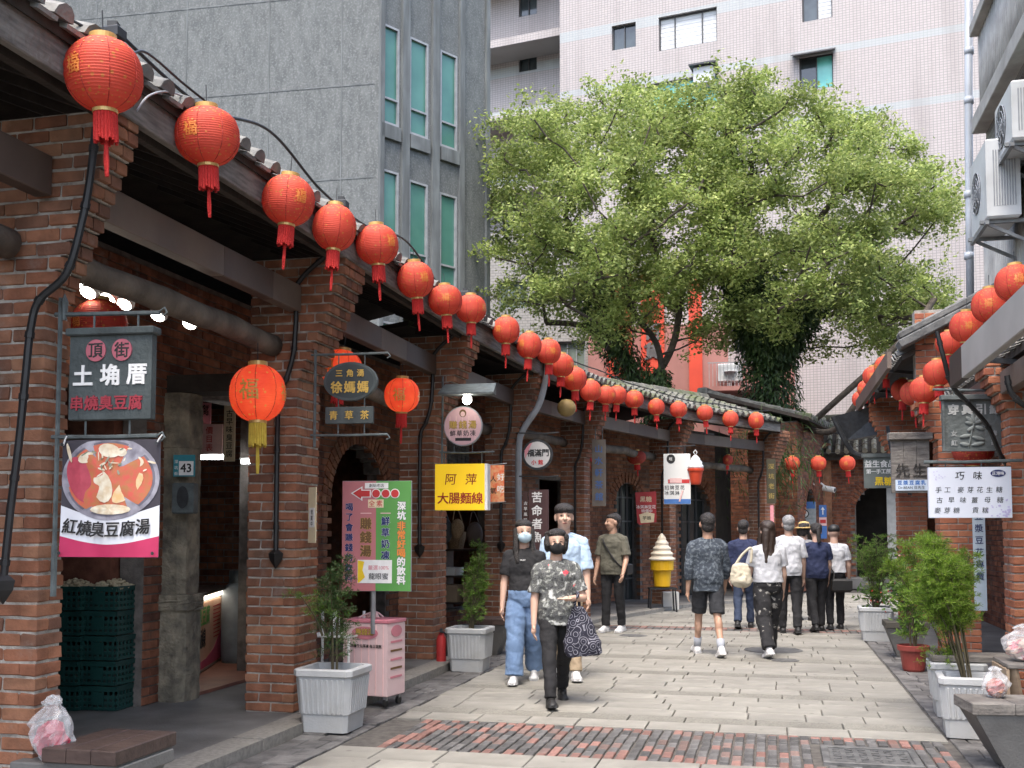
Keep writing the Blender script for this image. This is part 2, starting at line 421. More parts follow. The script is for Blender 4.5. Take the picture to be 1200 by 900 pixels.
def pillar(house, corner, d, a, b, z0, z1, single, mat=BRICK, mort=MORTAR, corbel=(2.74, .034), face='left', name='pillar'):
    """brick pier; corner is its camera-near street corner; d runs along the street; corbel courses step out over the street"""
    d = Vector(d).normalized(); n = Vector((d.y, -d.x, 0)) * (1 if face == 'left' else -1)
    ru = math.atan2(d.y, d.x); rv = math.atan2(n.y, n.x)
    co = Vector((corner[0], corner[1], 0))
    def W(u, v, z): return co + d * u - n * v + Vector((0, 0, z))
    core = MB()
    ncs = int(round((z1 - z0) / CH)); ztop = z0 + ncs * CH
    for k0, k1, ext in [(z0, min(corbel[0], ztop), 0)]:
        c = W(a / 2, b / 2, (k0 + ztop) / 2)
        core.box(c, (a - .016, b - .016, ztop - k0), rz=ru)
    ck = 0
    vis, hid = Bricks(), Bricks()
    for k in range(ncs):
        z = z0 + (k + .5) * CH; jt = lambda: random.gauss(0, .0018)
        ext = 0.0
        if z > corbel[0]:
            ck += 1; ext = min(ck * corbel[1], .40)
            core.box(W(a / 2, -ext / 2 + .018, z), (a - .016, ext - .014, CH), rz=ru)
        st = .205 if k % 2 == 0 else .1
        H = CH - .013
        if ext > 0:
            for (x, ln) in fill(b + ext, st):
                vis.put(W(.048 + jt(), -ext + x, z), ln, .095, H, rv)
            rows = max(1, int(round((a - .1) / .1)))
            for r_ in range(rows):
                uu = .1 + (r_ + .5) * (a - .1) / rows
                for (x, ln) in fill(ext + .1, .205 if (k + r_) % 2 else .12):
                    hid.put(W(uu, -ext + x + jt(), z), ln, (a - .1) / rows - .01, H, rv)
        elif k % 2 == 0:
            for (x, ln) in fill(b): vis.put(W(.048 + jt(), x, z), ln, .095, H, rv)
            for (x, ln) in fill(a - .1): vis.put(W(.1 + x, .048 + jt(), z), ln, .095, H, ru)
        else:
            for (x, ln) in fill(a): vis.put(W(x, .048 + jt(), z), ln, .095, H, ru)
            for (x, ln) in fill(b - .1, .21): vis.put(W(.048 + jt(), .1 + x, z), ln, .095, H, rv)
        v0 = .1 if ext == 0 else .1
        for (x, ln) in fill(b - .1, st): hid.put(W(a - .046 + jt(), .1 + x, z), ln, .09, H, rv)
        if a > .3:
            for (x, ln) in fill(a - .2, st): hid.put(W(.1 + x, b - .046 + jt(), z), ln, .09, H, ru)
    po = core.build(name, mort, house)
    if single:
        vis.single(po, mat); hid.joined(po, mat)
    else:
        vis.items += hid.items; vis.joined(po, mat)
    return po
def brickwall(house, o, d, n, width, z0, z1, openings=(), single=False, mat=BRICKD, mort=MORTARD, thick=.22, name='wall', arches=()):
    """brick wall face through o along d, facing n; openings: list of (u0,u1,z0,z1,arch) with a round head when arch"""
    d = Vector(d).normalized(); n = Vector(n).normalized(); ru = math.atan2(d.y, d.x)
    o = Vector((o[0], o[1], 0))
    def W(u, v, z): return o + d * u + n * v + Vector((0, 0, z))
    def inside(u, z, g=0.0):
        for (a0, a1, b0, b1, arch) in openings:
            if a0 - g < u < a1 + g and b0 - g < z:
                if not arch:
                    if z < b1 + g: return True
                else:
                    r = (a1 - a0) / 2 + g; zc = b1 - (a1 - a0) / 2
                    if z < zc or (u - (a0 + a1) / 2) ** 2 + (z - zc) ** 2 < r * r: return True
        return False
    core = MB()
    # mortar body as small columns so that openings stay open
    step = .11
    nu = max(1, int(width / step))
    for i in range(nu):
        u = (i + .5) * width / nu; zz = z0; cur = None
        m = int((z1 - z0) / .05); start = None
        for j in range(m + 1):
            z = z0 + (j + .5) * (z1 - z0) / m if j < m else z1
            solid = j < m and not inside(u, z)
            if solid and start is None: start = z0 + j * (z1 - z0) / m
            if not solid and start is not None:
                e = z0 + j * (z1 - z0) / m
                core.box(W(u, -thick / 2 - .006, (start + e) / 2), (width / nu + .001, thick, e - start), rz=ru); start = None
    bk = Bricks()
    for k in range(int((z1 - z0) / CH)):
        z = z0 + (k + .5) * CH; u = -.1 if k % 2 else 0.0
        while u < width:
            a0, a1 = max(u, 0), min(u + .205, width)
            if a1 - a0 > .03 and not inside((a0 + a1) / 2, z, .05 if openings else 0):
                bk.put(W((a0 + a1) / 2, -.04 + random.gauss(0, .002), z), a1 - a0 - .0, .09, CH - .011, ru)
            u += .215
    for (a0, a1, b0, b1, arch) in openings:
        if arch:
            r = (a1 - a0) / 2; zc = b1 - r; cu = (a0 + a1) / 2
            nb = max(7, int(math.pi * r / .085))
            for ring in range(2):
                for i in range(nb + 1):
                    t = math.pi * i / nb; rr = r + .055 + ring * .115
                    c = W(cu + rr * math.cos(t), -.03, zc + rr * math.sin(t))
                    rad = d * math.cos(t) + Vector((0, 0, 1)) * math.sin(t)
                    tan = -d * math.sin(t) + Vector((0, 0, 1)) * math.cos(t)
                    bk.items.append((c, rad, tan, n, 0))
    mb = MB()
    for it in bk.items:
        if isinstance(it[1], Vector):
            X = Matrix((it[1], it[2], it[3])).transposed()
            mb.box(it[0], (.105, .07, .10), X=X, ch=.004)
        else:
            c, L, W_, H, rz = it
            mb.box(c, (L, W_, H), rz=rz, ch=.004)
    po = core.build(name, mort, house)
    mb.build('brickwork', mat, po, kind='stuff')
    return po
# ------------------------------------------------------------------ ground and street
g = MB().box((0, 60, -.35), (700, 700, .5)).build('ground', GROUT); struct(g)
street = MB().add([tuple(ST(l, a, -.02)) for l, a in ((-6, -3), (12, -3), (12, 40), (-6, 40))], [(0, 1, 2, 3)]).build('street', GROUT); struct(street)
SLABS = {}
def slab(l0, l1, a0, a1, mat, single, acc, name='paving_slab', th=.05, gap=.008, dz=None):
    dl, da = l1 - l0 - gap, a1 - a0 - gap * (.6 if th == .05 else 1)
    c = ST((l0 + l1) / 2, (a0 + a1) / 2, -th / 2 + (random.gauss(0, .0015) if dz is None else dz))
    if single:
        k = (round(dl, 2), round(da, 2), mat.name, th)
        if k not in SLABS: SLABS[k] = MB().box((0, 0, 0), (k[0], k[1], th), ch=.005).mesh(name, mat)
        o = bpy.data.objects.new(name, SLABS[k]); COL.objects.link(o); o.parent = street
        o.location = c; o.rotation_euler = (random.gauss(0, .0012), random.gauss(0, .0012), -SA)
    else:
        acc[mat.name].box(c, (dl, da, th), rz=-SA, ch=.005)
acc = {m.name: MB() for m in (GRAN, GRANR, SLATE, COBR, COBD, COBP)}
BAND = (7.08, 8.24)
a = 3.9; k = 0; nsl = 0
while a < 27:
    da = random.choice([.24, .27, .30, .33])
    if a < BAND[0] < a + da + .1: da = BAND[0] - a
    if BAND[0] - .001 <= a < BAND[1] - .01:
        a = BAND[1]; continue
    if 16.35 < a < 17.0: a = 17.05; continue
    rough = (k % 5 == 2)
    l = -2.98 + random.uniform(-.02, .02) if a < 18 else -2.98
    lim = 1.2 if a < 15.8 else (4.5 if a < 19 else 9.0)
    first = True
    while l < lim - .02:
        ln = random.uniform(.38, .66) if not first else random.uniform(.2, .6)
        if lim - l - ln < .22: ln = lim - l
        ln = round(ln * 20) / 20 if lim - l - ln > .02 else ln
        sg = a > 5.9 and a < 18.5 and nsl < 292 and not (a < 6.6 and l < -2)
        nsl += sg
        slab(l, l + ln, a, a + da, GRANR if rough else GRAN, sg, acc)
        l += ln; first = False
    a += da; k += 1
# slate strips along both sides
for (l0, l1, amax) in ((-3.42, -3.0, 15.0), (1.22, 1.66, 16)):
    a = 4.0
    while a < amax:
        da = random.uniform(.16, .3); l = l0
        while l < l1 - .02:
            ln = random.uniform(.12, .26)
            if l1 - l - ln < .08: ln = l1 - l
            slab(l, l + ln, a, a + da, SLATE, False, acc, gap=.012, dz=random.gauss(-.007, .004)); l += ln
        a += da
for nm, m in ((GRAN.name, GRAN), (GRANR.name, GRANR)):
    if acc[nm].v: acc[nm].build('paving_slabs', m, street, kind='stuff')
acc[SLATE.name].build('slate_paving', SLATE, street, kind='stuff')
# cobble band
MH = (.30, .92, 7.30, 7.86)
ncob = 0
l = -2.72; ci = 0; cobs = []
while l < 1.10:
    wl = .073; a = BAND[0] + .01 - (.08 if ci % 2 else 0); ri = 0
    while a < BAND[1] - .02:
        a0, a1 = max(a, BAND[0] + .01), min(a + .162, BAND[1] - .01)
        if a1 - a0 > .03 and not (MH[0] - .03 < l + wl / 2 < MH[1] + .03 and MH[2] - .09 < (a0 + a1) / 2 < MH[3] + .09):
            edge = a0 < BAND[0] + .06 or a1 > BAND[1] - .06 or ci < 3 or l > .98
            q = random.random()
            m = COBR if (edge and q < .55) or q < .10 else (COBP if q < .34 else COBD)
            cobs.append((l + random.gauss(0, .002), wl, a0, a1 - a0, m))
        a += .165; ri += 1
    l += .076; ci += 1
cobs.sort(key=lambda c: c[2])
cacc = {m.name: MB() for m in (COBR, COBD, COBP)}
for i, (l, wl, a, da, m) in enumerate(cobs):
    slab(l, l + wl, a, a + da, m, i < 296, cacc, name='cobble', th=.06, gap=.010, dz=-.004 + random.gauss(0, .002))
for m in (COBR, COBD, COBP):
    if cacc[m.name].v: cacc[m.name].build('cobbles', m, street, kind='stuff')
fa = {m.name: MB() for m in (COBR, COBD, COBP)}
l = -2.6
while l < 3.2:
    for r_ in range(6):
        m = COBR if r_ in (0, 5) or random.random() < .2 else (COBP if random.random() < .3 else COBD)
        slab(l, l + .11, 16.36 + r_ * .115, 16.47 + r_ * .115, m, False, fa, gap=.012, dz=-.003)
    l += .112
for m in (COBR, COBD, COBP): fa[m.name].build('cobbles', m, street, kind='stuff')
MHM = mk('worn iron cover', (.12, .12, .118), (.065, .065, .065), 9, .55, .5, 30)
mh = thing('manhole_cover', 'square cast iron drain cover set in the cobble band', 'manhole cover', ST((MH[0] + MH[1]) / 2, (MH[2] + MH[3]) / 2, 0), -SA)
mb = MB()
for (x, y, sx, sy) in ((0, -.26, .62, .05), (0, .26, .62, .05), (-.285, 0, .05, .47), (.285, 0, .05, .47)): mb.box((x, y, -.012), (sx, sy, .04), ch=.004)
mb.build('frame', MHM, mh)
mb = MB().box((0, 0, -.02), (.52, .47, .03))
for i in range(6):
    for j in range(6): mb.box((-.21 + i * .084, -.19 + j * .076, -.003), (.05, .02, .008), rz=.6 if (i + j) % 2 else -.6)
mb.build('cover', MHM, mh)
for (px, py, r_) in ((906, 762, .36), (920, 774, .16), (742, 745, .2)):
    p = G(px, py)
    mm = MB().lathe([(r_, -.02), (r_, .006), (r_ - .03, .009), (r_ - .035, .004), (.01, .005)], 28).build('manhole_cover', MHM, None, loc=(p.x, p.y, 0))
    tag(mm, {906: 'large round iron manhole cover behind the woman in white', 920: 'small round iron lid nearest the white planters', 742: 'round iron lid beside the olive shirted man'}[px], 'manhole cover')
# ------------------------------------------------------------------ left arcade
PL = [Vector(p + (0,)) for p in ((-3.27, 2.4), (-2.455, 5.55), (-1.727, 8.53), (-.883, 12.0), (0.0, 14.9), (1.2, 17.7), (3.1, 21.0), (5.6, 23.6), (7.2, 24.9))]
def segd(i): return (PL[i + 1] - PL[i]).normalized()
def nrm(d): return Vector((d.y, -d.x, 0))
def vn(i):
    """mitred outward normal at vertex i"""
    if i == 0: return nrm(segd(0))
    if i >= len(PL) - 1: return nrm(segd(len(PL) - 2))
    a, b = nrm(segd(i - 1)), nrm(segd(i)); m = (a + b).normalized(); return m / max(.5, m.dot(a))
def off(i, e, z=0.0): return PL[i] + vn(i) * e + Vector((0, 0, z))
def on_line(px, e):
    """where the sight line of column px crosses the arcade line shifted e towards the street"""
    s = (px - 600) / F
    for i in range(len(PL) - 1):
        a, b = off(i, e), off(i + 1, e)
        den = (b.x - a.x) - s * (b.y - a.y)
        if abs(den) < 1e-9: continue
        t = (s * a.y - a.x) / den
        if 0 <= t <= 1: return a + (b - a) * t
    return off(0, e)
FLZ = .06
def strip(mb, i0, i1, e0, e1, z0, z1, m=0):
    for i in range(i0, i1):
        a, b, c, d = off(i, e0), off(i + 1, e0), off(i + 1, e1), off(i, e1)
        mb.slabpoly([(a.x, a.y), (b.x, b.y), (c.x, c.y), (d.x, d.y)], z0, z1, m)
floorm = MB(); strip(floorm, 0, 7, .02, -4.5, -.05, FLZ)
pav = floorm.build('pavement', CONC); struct(pav)
mb = MB()
for i in range(0, 7):
    a, b = off(i, .02), off(i + 1, .02); a2, b2 = off(i, .26), off(i + 1, .26)
    n_ = max(1, int((b - a).length / .9))
    for k in range(n_):
        t0, t1 = k / n_ + .003, (k + 1) / n_ - .003
        q = [a.lerp(b, t0), a2.lerp(b2, t0), a2.lerp(b2, t1), a.lerp(b, t1)]
        kb = MB().slabpoly([(v.x, v.y) for v in q], -.05, FLZ + random.gauss(.003, .001)).build('kerb_stone', KERB, pav)
# houses
houseA = thing('arcade_house', 'long red brick arcade with black timber eave nearest on the left', 'building', PL[1])
houseB = thing('arcade_house', 'far brick arcade with mossy tiled roof under the trees', 'building', PL[5])
for h in (houseA, houseB): h.location = (0, 0, 0)
pillar(houseA, PL[1], segd(1), .2, .42, FLZ, 3.74, True)
pillar(houseA, PL[2], segd(2), .44, .42, FLZ, 3.74, True)
pillar(houseA, PL[3], segd(3), .42, .42, FLZ, 3.74, False)
pillar(houseA, PL[4], segd(4), .30, .42, FLZ, 3.74, False)
pillar(houseB, PL[5], segd(4), .30, .42, FLZ, 3.72, False)
pillar(houseB, PL[6], segd(5), .34, .42, FLZ, 3.72, False)
pillar(houseB, PL[7], segd(6), .42, .42, FLZ, 3.72, False)
# roofs
def roof(house, i0, i1, zt, mat, ze=3.92, rise=.40, e=.44, back=-1.7, seed=1):
    rr = random.Random(seed)
    sh = MB()
    def sect(i):
        return [off(i, e, ze), off(i, back, ze + (e - back) * rise), off(i, back - 2.6, ze + .4)]
    for i in range(i0, i1):
        A, B = sect(i), sect(i + 1)
        for k in range(2):
            sh.add([A[k], B[k], B[k + 1], A[k + 1]] + [q - Vector((0, 0, .07)) for q in (A[k], B[k], B[k + 1], A[k + 1])],
                   [(0, 1, 2, 3), (7, 6, 5, 4), (0, 4, 5, 1), (2, 6, 7, 3), (0, 3, 7, 4), (1, 5, 6, 2)])
    ro = sh.build('roof', WOODD, house)
    t = MB()
    for i in range(i0, i1):
        A, B = sect(i), sect(i + 1)
        n_ = max(2, int((B[0] - A[0]).length / .21))
        for k in range(n_):
            f = (k + .5) / n_
            p0, p1 = A[0].lerp(B[0], f), A[1].lerp(B[1], f)
            ax = (p1 - p0).normalized(); sd = (B[0] - A[0]).normalized(); up = sd.cross(ax)
            if up.z < 0: up = -up
            rows = 7
            for r_ in range(rows):
                q0 = p0.lerp(p1, r_ / rows) - ax * .05 + sd * rr.gauss(0, .006) + up * (.012 + rr.gauss(0, .004))
                q1 = p0.lerp(p1, (r_ + 1) / rows) - up * .008
                vs = []; fs = []
                for (q, rad) in ((q0, .07), (q1, .06)):
                    for j in range(6):
                        an = math.pi * j / 5
                        vs.append(q + sd * (rad * math.cos(an)) + up * (rad * math.sin(an)))
                for j in range(5): fs.append((j, j + 1, j + 7, j + 6))
                fs.append((0, 6, 11, 5)); fs.append((0, 1, 2, 3, 4, 5))
                t.add(vs, fs)
                # pan tile between the ribs
                c = q0 + sd * .105 - up * .02; c1 = q1 + sd * .105 - up * .02
                t.beam(c, c1, .14, .022, up=up)
    t.build('roof_tile', mat, ro, kind='stuff')
    rg = MB()
    for i in range(i0, i1):
        A, B = sect(i)[1], sect(i + 1)[1]
        n_ = max(1, int((B - A).length / .35))
        for k in range(n_):
            rg.tube([A.lerp(B, k / n_) + Vector((0, 0, .02)), A.lerp(B, (k + 1) / n_ + .01) + Vector((0, 0, .02 + rr.gauss(0, .006)))], [.11, .10], 8)
    rg.build('ridge_cap', mat, ro)
    # eave board and rafters
    for i in range(i0, i1):
        a, b = off(i, e - .05, ze - .135), off(i + 1, e - .05, ze - .135)
        MB().beam(a, b,   .05, .2, ch=.006).build('eave_board', WOODW, house)
        a, b = off(i, e - .14, ze - .2), off(i + 1, e - .14, ze - .2)
        MB().beam(a, b, .05, .10).build('eave_board', WOODD, house)
        L_ = (PL[i + 1] - PL[i]).length
        for k in range(int(L_ / .42)):
            f = (k + .5) / int(L_ / .42)
            p, q = off(i, e - .16, ze - .085 + .16 * rise * .0).lerp(off(i + 1, e - .16, ze - .085), f), off(i, back, ze + (e - back) * rise - .12).lerp(off(i + 1, back, ze + (e - back) * rise - .12), f)
            p.z += .16 * rise - .06
            MB().beam(p, q, .06, .09).build('rafter', WOODD, house)
    return ro
roof(houseA, 0, 4, 4, TILE, seed=2)
roof(houseB, 4, 7, 4, TILEM, ze=3.9, rise=.33, back=-1.6, seed=5)
# lower beams in brown and tan lengths
for i in range(0, 7):
    h = houseA if i < 4 else houseB
    d = segd(i); n = nrm(d); L_ = (PL[i + 1] - PL[i]).length
    x = .46 if i else 0; pieces = []
    while x < L_ - .05:
        ln = random.choice([.75, 1.0, 1.35]); ln = min(ln, L_ - x - .01); pieces.append((x, ln)); x += ln
    for j, (x, ln) in enumerate(pieces):
        a = PL[i] + d * x + n * -.02 + Vector((0, 0, 3.37)); b = a + d * (ln - .004)
        MB().beam(a, b, .10, .215, ch=.006).build('beam', BEAMB if (j + i) % 2 == 0 else BEAML, h)
a = PL[0] + Vector((0, 0, 3.37)); b = PL[1] - segd(0) * .05 + Vector((0, 0, 3.37))
# log purlins over the walk
for (i, e, z, r_) in ((1, -.2, 3.03, .085), (2, -.35, 2.95, .075), (3, -.35, 2.95, .075), (5, -.35, 3.0, .075), (6, -.35, 2.9, .075), (0, -.2, 3.05, .085), (4, -.35, 3.0, .07)):
    a, b = off(i, e, z), off(i + 1, e, z - .03)
    a = a.lerp(b, .09 if i == 1 else .16); b = a.lerp(b, .985)
    pts = [a.lerp(b, k / 12) + Vector((random.gauss(0, .008), 0, random.gauss(0, .008))) for k in range(13)]
    MB().tube(pts, [r_ * random.uniform(.92, 1.06) for _ in pts], 12).build('log_beam', LOG, houseA if i < 4 else houseB, smooth=True)
# shop fronts, 1.35 m behind the pillars
BW = 1.35
def bay(i): return PL[i], segd(i), nrm(segd(i)), (PL[i + 1] - PL[i]).length
def front(i, openings, house, z1=3.75, **kw):
    o, d, n, L_ = bay(i)
    a, b = off(i, -BW), off(i + 1, -BW)
    return brickwall(house, a, (b - a).normalized(), n, (b - a).length, FLZ, z1, openings, **kw)
def pxu(px):
    q = on_line(px, -BW)
    for i in range(len(PL) - 1):
        a, b = off(i, -BW), off(i + 1, -BW); d = (b - a).normalized(); u = (q - a).dot(d)
        if (a + d * u - q).length < .01 and -.01 <= u <= (b - a).length + .01: return i, u
    return 0, 0.0
OPEN = {i: [] for i in range(8)}
for (p0, p1, zb, zt, arch) in ((62, 168, FLZ, 2.6, False), (228, 302, FLZ, 2.72, False), (386, 452, FLZ, 2.58, True), (515, 574, .3, 2.5, False), (632, 664, FLZ, 2.45, False), (721, 750, FLZ, 2.5, True), (797, 832, FLZ, 2.55, True)):
    i, u0 = pxu(p0); j, u1 = pxu(p1)
    if i == j: OPEN[i].append((u0, u1, zb, zt, arch))
    else:
        OPEN[i].append((u0, 9.0, zb, zt, False)); OPEN[j].append((-1.0, u1, zb, zt, False))
for i in range(7):
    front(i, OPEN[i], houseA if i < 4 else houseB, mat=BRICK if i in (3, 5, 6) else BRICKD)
# party walls, rear wall and ceiling of the shops
for i in range(0, 8):
    h = houseA if i < 5 else houseB
    a, b = off(i, -BW - .25), off(i, -4.2)
    dd = (b - a).normalized()
    mbk = Bricks()
    MB().beam(a + Vector((0, 0, 1.9)), b + Vector((0, 0, 1.9)), .2, 3.7).build('party_wall', BRICKD if i != 3 else MORTARD, h)
    if i == 3:
        for s_ in (-1,):
            nn = Vector((dd.y, -dd.x, 0))
            if nn.dot(PL[2] - PL[3]) < 0: nn = -nn
            for k in range(44):
                z = FLZ + (k + .5) * CH; u = -.1 * (k % 2)
                while u < 2.4:
                    mbk.put(a + dd * (u + .1) + nn * .075 + Vector((0, 0, z)), .2, .06, CH - .01, math.atan2(dd.y, dd.x)); u += .215
        mbk.joined(h.children[-1], BRICKD)
for (i0, i1, h) in ((0, 4, houseA), (4, 7, houseB)):
    mbr, mbc = MB(), MB()
    for i in range(i0, i1):
        a, b = off(i, -4.2), off(i + 1, -4.2)
        mbr.beam(a + Vector((0, 0, 2)), b + Vector((0, 0, 2)), .1, 4)
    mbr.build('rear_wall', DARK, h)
    strip(mbc, i0, i1, -BW - .1, -4.2, 2.95, 3.0)
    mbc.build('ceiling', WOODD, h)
# black conduits down the pillars
def conduit(house, pts, tip=True):
    mb = MB(); pp = curvepts(pts, 6)
    mb.tube(pp, .021, 8)
    e = Vector(pts[-1]); 
    if tip:
        mb.tube([e + Vector((0, 0, .03)), e, e - Vector((0, 0, .05)), e - Vector((0, 0, .12))], [.022, .06, .05, .004], 4)
    for k in range(3, len(pp) - 2, 7):
        mb.tube([pp[k] - (pp[k + 1] - pp[k]).normalized() * .015, pp[k] + (pp[k + 1] - pp[k]).normalized() * .015], .026, 8)
    return mb.build('conduit', RUBBER, house, smooth=False)
conduit(houseA, [P(112, 150, 5.42), P(106, 205, 5.42), P(96, 260, 5.42), P(78, 320, 5.42), P(46, 352, 5.42), P(36, 385, 5.42), P(30, 440, 5.42), P(22, 520, 5.42), P(12, 600, 5.42), P(4, 680, 5.42)])
for i in (2, 3, 4, 5, 6, 7):
    d = segd(min(i, 7)); n = nrm(d); c = PL[i]
    q = lambda u, v, z: c + d * u - n * v + Vector((0, 0, z))
    conduit(houseA if i < 5 else houseB, [q(-.03, -.36, 3.78), q(-.04, -.02, 3.5), q(-.04, .0, 3.2), q(-.04, .02, 2.92), q(-.04, .08, 2.72), q(-.04, .14, 2.6), q(-.04, .15, 2.3), q(-.04, .15, 1.8), q(-.04, .15, 1.32)])
# grey downpipe on the fourth pillar
d = segd(4); n = nrm(d); q = lambda u, v, z: PL[4] + d * u - n * v + Vector((0, 0, z))
MB().tube(curvepts([q(.15, -.48, 3.9), q(.15, -.44, 3.6), q(.1, -.36, 3.25), q(.05, -.14, 2.9), q(.05, -.08, 2.6), q(.05, -.08, 1.4), q(.05, -.08, .08)], 5), .045, 10).build('downpipe', PIPE, houseA, smooth=True)
# ------------------------------------------------------------------ tall buildings
def on_plane(O, rz, px, py):
    """local x,z on the vertical plane through O whose local x axis is turned rz"""
    a = (px - 600) / F; b = (PY0 - py) / F
    d = Vector((a, math.cos(PITCH) - b * math.sin(PITCH), math.sin(PITCH) + b * math.cos(PITCH)))
    ux, n = Vector((math.cos(rz), math.sin(rz), 0)), Vector((math.sin(rz), -math.cos(rz), 0))
    c = Vector((0, 0, CAMZ)); o = Vector((O[0], O[1], 0))
    t = (o - c).dot(n) / d.dot(n)
    p = c + d * t
    return ((p - o).dot(ux), p.z)
def rect(O, rz, x0, y0, x1, y1):
    a = on_plane(O, rz, x0, y1); b = on_plane(O, rz, x1, y0); c = on_plane(O, rz, x0, y0); d = on_plane(O, rz, x1, y1)
    return (a[0], (a[1] + d[1]) / 2, b[0], (b[1] + c[1]) / 2)
def holed(mb, x0, x1, z0, z1, rects, dep=.2, m=0, y=0.0):
    """wall sheet in local x-z with openings and their reveals"""
    xs = sorted({x0, x1} | {r[0] for r in rects} | {r[2] for r in rects}); zs = sorted({z0, z1} | {r[1] for r in rects} | {r[3] for r in rects})
    xs = [x for x in xs if x0 <= x <= x1]; zs = [z for z in zs if z0 <= z <= z1]
    for i in range(len(xs) - 1):
        for j in range(len(zs) - 1):
            cx, cz = (xs[i] + xs[i + 1]) / 2, (zs[j] + zs[j + 1]) / 2
            if any(r[0] < cx < r[2] and r[1] < cz < r[3] for r in rects): continue
            mb.quad((xs[i], y, zs[j]), (xs[i + 1], y, zs[j]), (xs[i + 1], y, zs[j + 1]), (xs[i], y, zs[j + 1]), m)
    for (a, b, c, d) in rects:
        e = y + dep
        mb.quad((a, y, b), (c, y, b), (c, e, b), (a, e, b), m); mb.quad((a, y, d), (a, e, d), (c, e, d), (c, y, d), m)
        mb.quad((a, y, b), (a, e, b), (a, e, d), (a, y, d), m); mb.quad((c, y, b), (c, y, d), (c, e, d), (c, e, b), m)
GLASSD = mk('dark window glass', (.05, .065, .07), (.03, .04, .045), 2, .08, spec=.8)
GLASST = mk('teal window film', (.075, .20, .16), (.05, .15, .12), 1.2, .22, spec=.6)
GLASSC = mk('bright turquoise pane', (.16, .55, .48), (.12, .45, .40), 2, .2, spec=.6)
ALU = mk('dark aluminium frame', (.05, .052, .055), (.035, .036, .04), 6, .4)
ALUG = mk('grey aluminium frame', (.30, .31, .32), (.23, .24, .25), 6, .4)
BLIND = mk('pale blind', (.55, .57, .58), (.48, .50, .51), 3, .7)
def window(parent, r, dep, frame, pane, muls=(.5,), bar=None, fw=.05, blinds=None, name='window'):
    a, b, c, d = r
    fr = MB(); y = dep - .04
    for (x0, x1, z0, z1) in ((a, c, b, b + fw), (a, c, d - fw, d), (a, a + fw, b + fw, d - fw), (c - fw, c, b + fw, d - fw)):
        fr.box(((x0 + x1) / 2, y, (z0 + z1) / 2), (x1 - x0 - .002, .06, z1 - z0))
    for q in muls: fr.box((a + (c - a) * q, y - .003, (b + d) / 2), (fw * .8, .055, d - b - 2 * fw))
    if bar is not None: fr.box(((a + c) / 2, y - .006, b + (d - b) * bar), (c - a - 2 * fw, .05, fw * .9))
    wo = fr.build(name, frame, parent)
    qs = [0] + list(muls) + [1]
    for i in range(len(qs) - 1):
        x0, x1 = a + (c - a) * qs[i] + .01, a + (c - a) * qs[i + 1] - .01
        pm = pane[i % len(pane)] if isinstance(pane, (list, tuple)) else pane
        MB().box(((x0 + x1) / 2, dep + .0, (b + d) / 2), (x1 - x0, .012, d - b - .02)).build('pane', pm, wo)
        if blinds and i in blinds:
            nb = 7
            for k in range(nb):
                MB().box(((x0 + x1) / 2, dep - .012, b + .08 + (d - b - .16) * (k + .5) / nb), (x1 - x0 - .06, .006, (d - b - .16) / nb * .72)).build('blind_slat', BLIND, wo)
    return wo
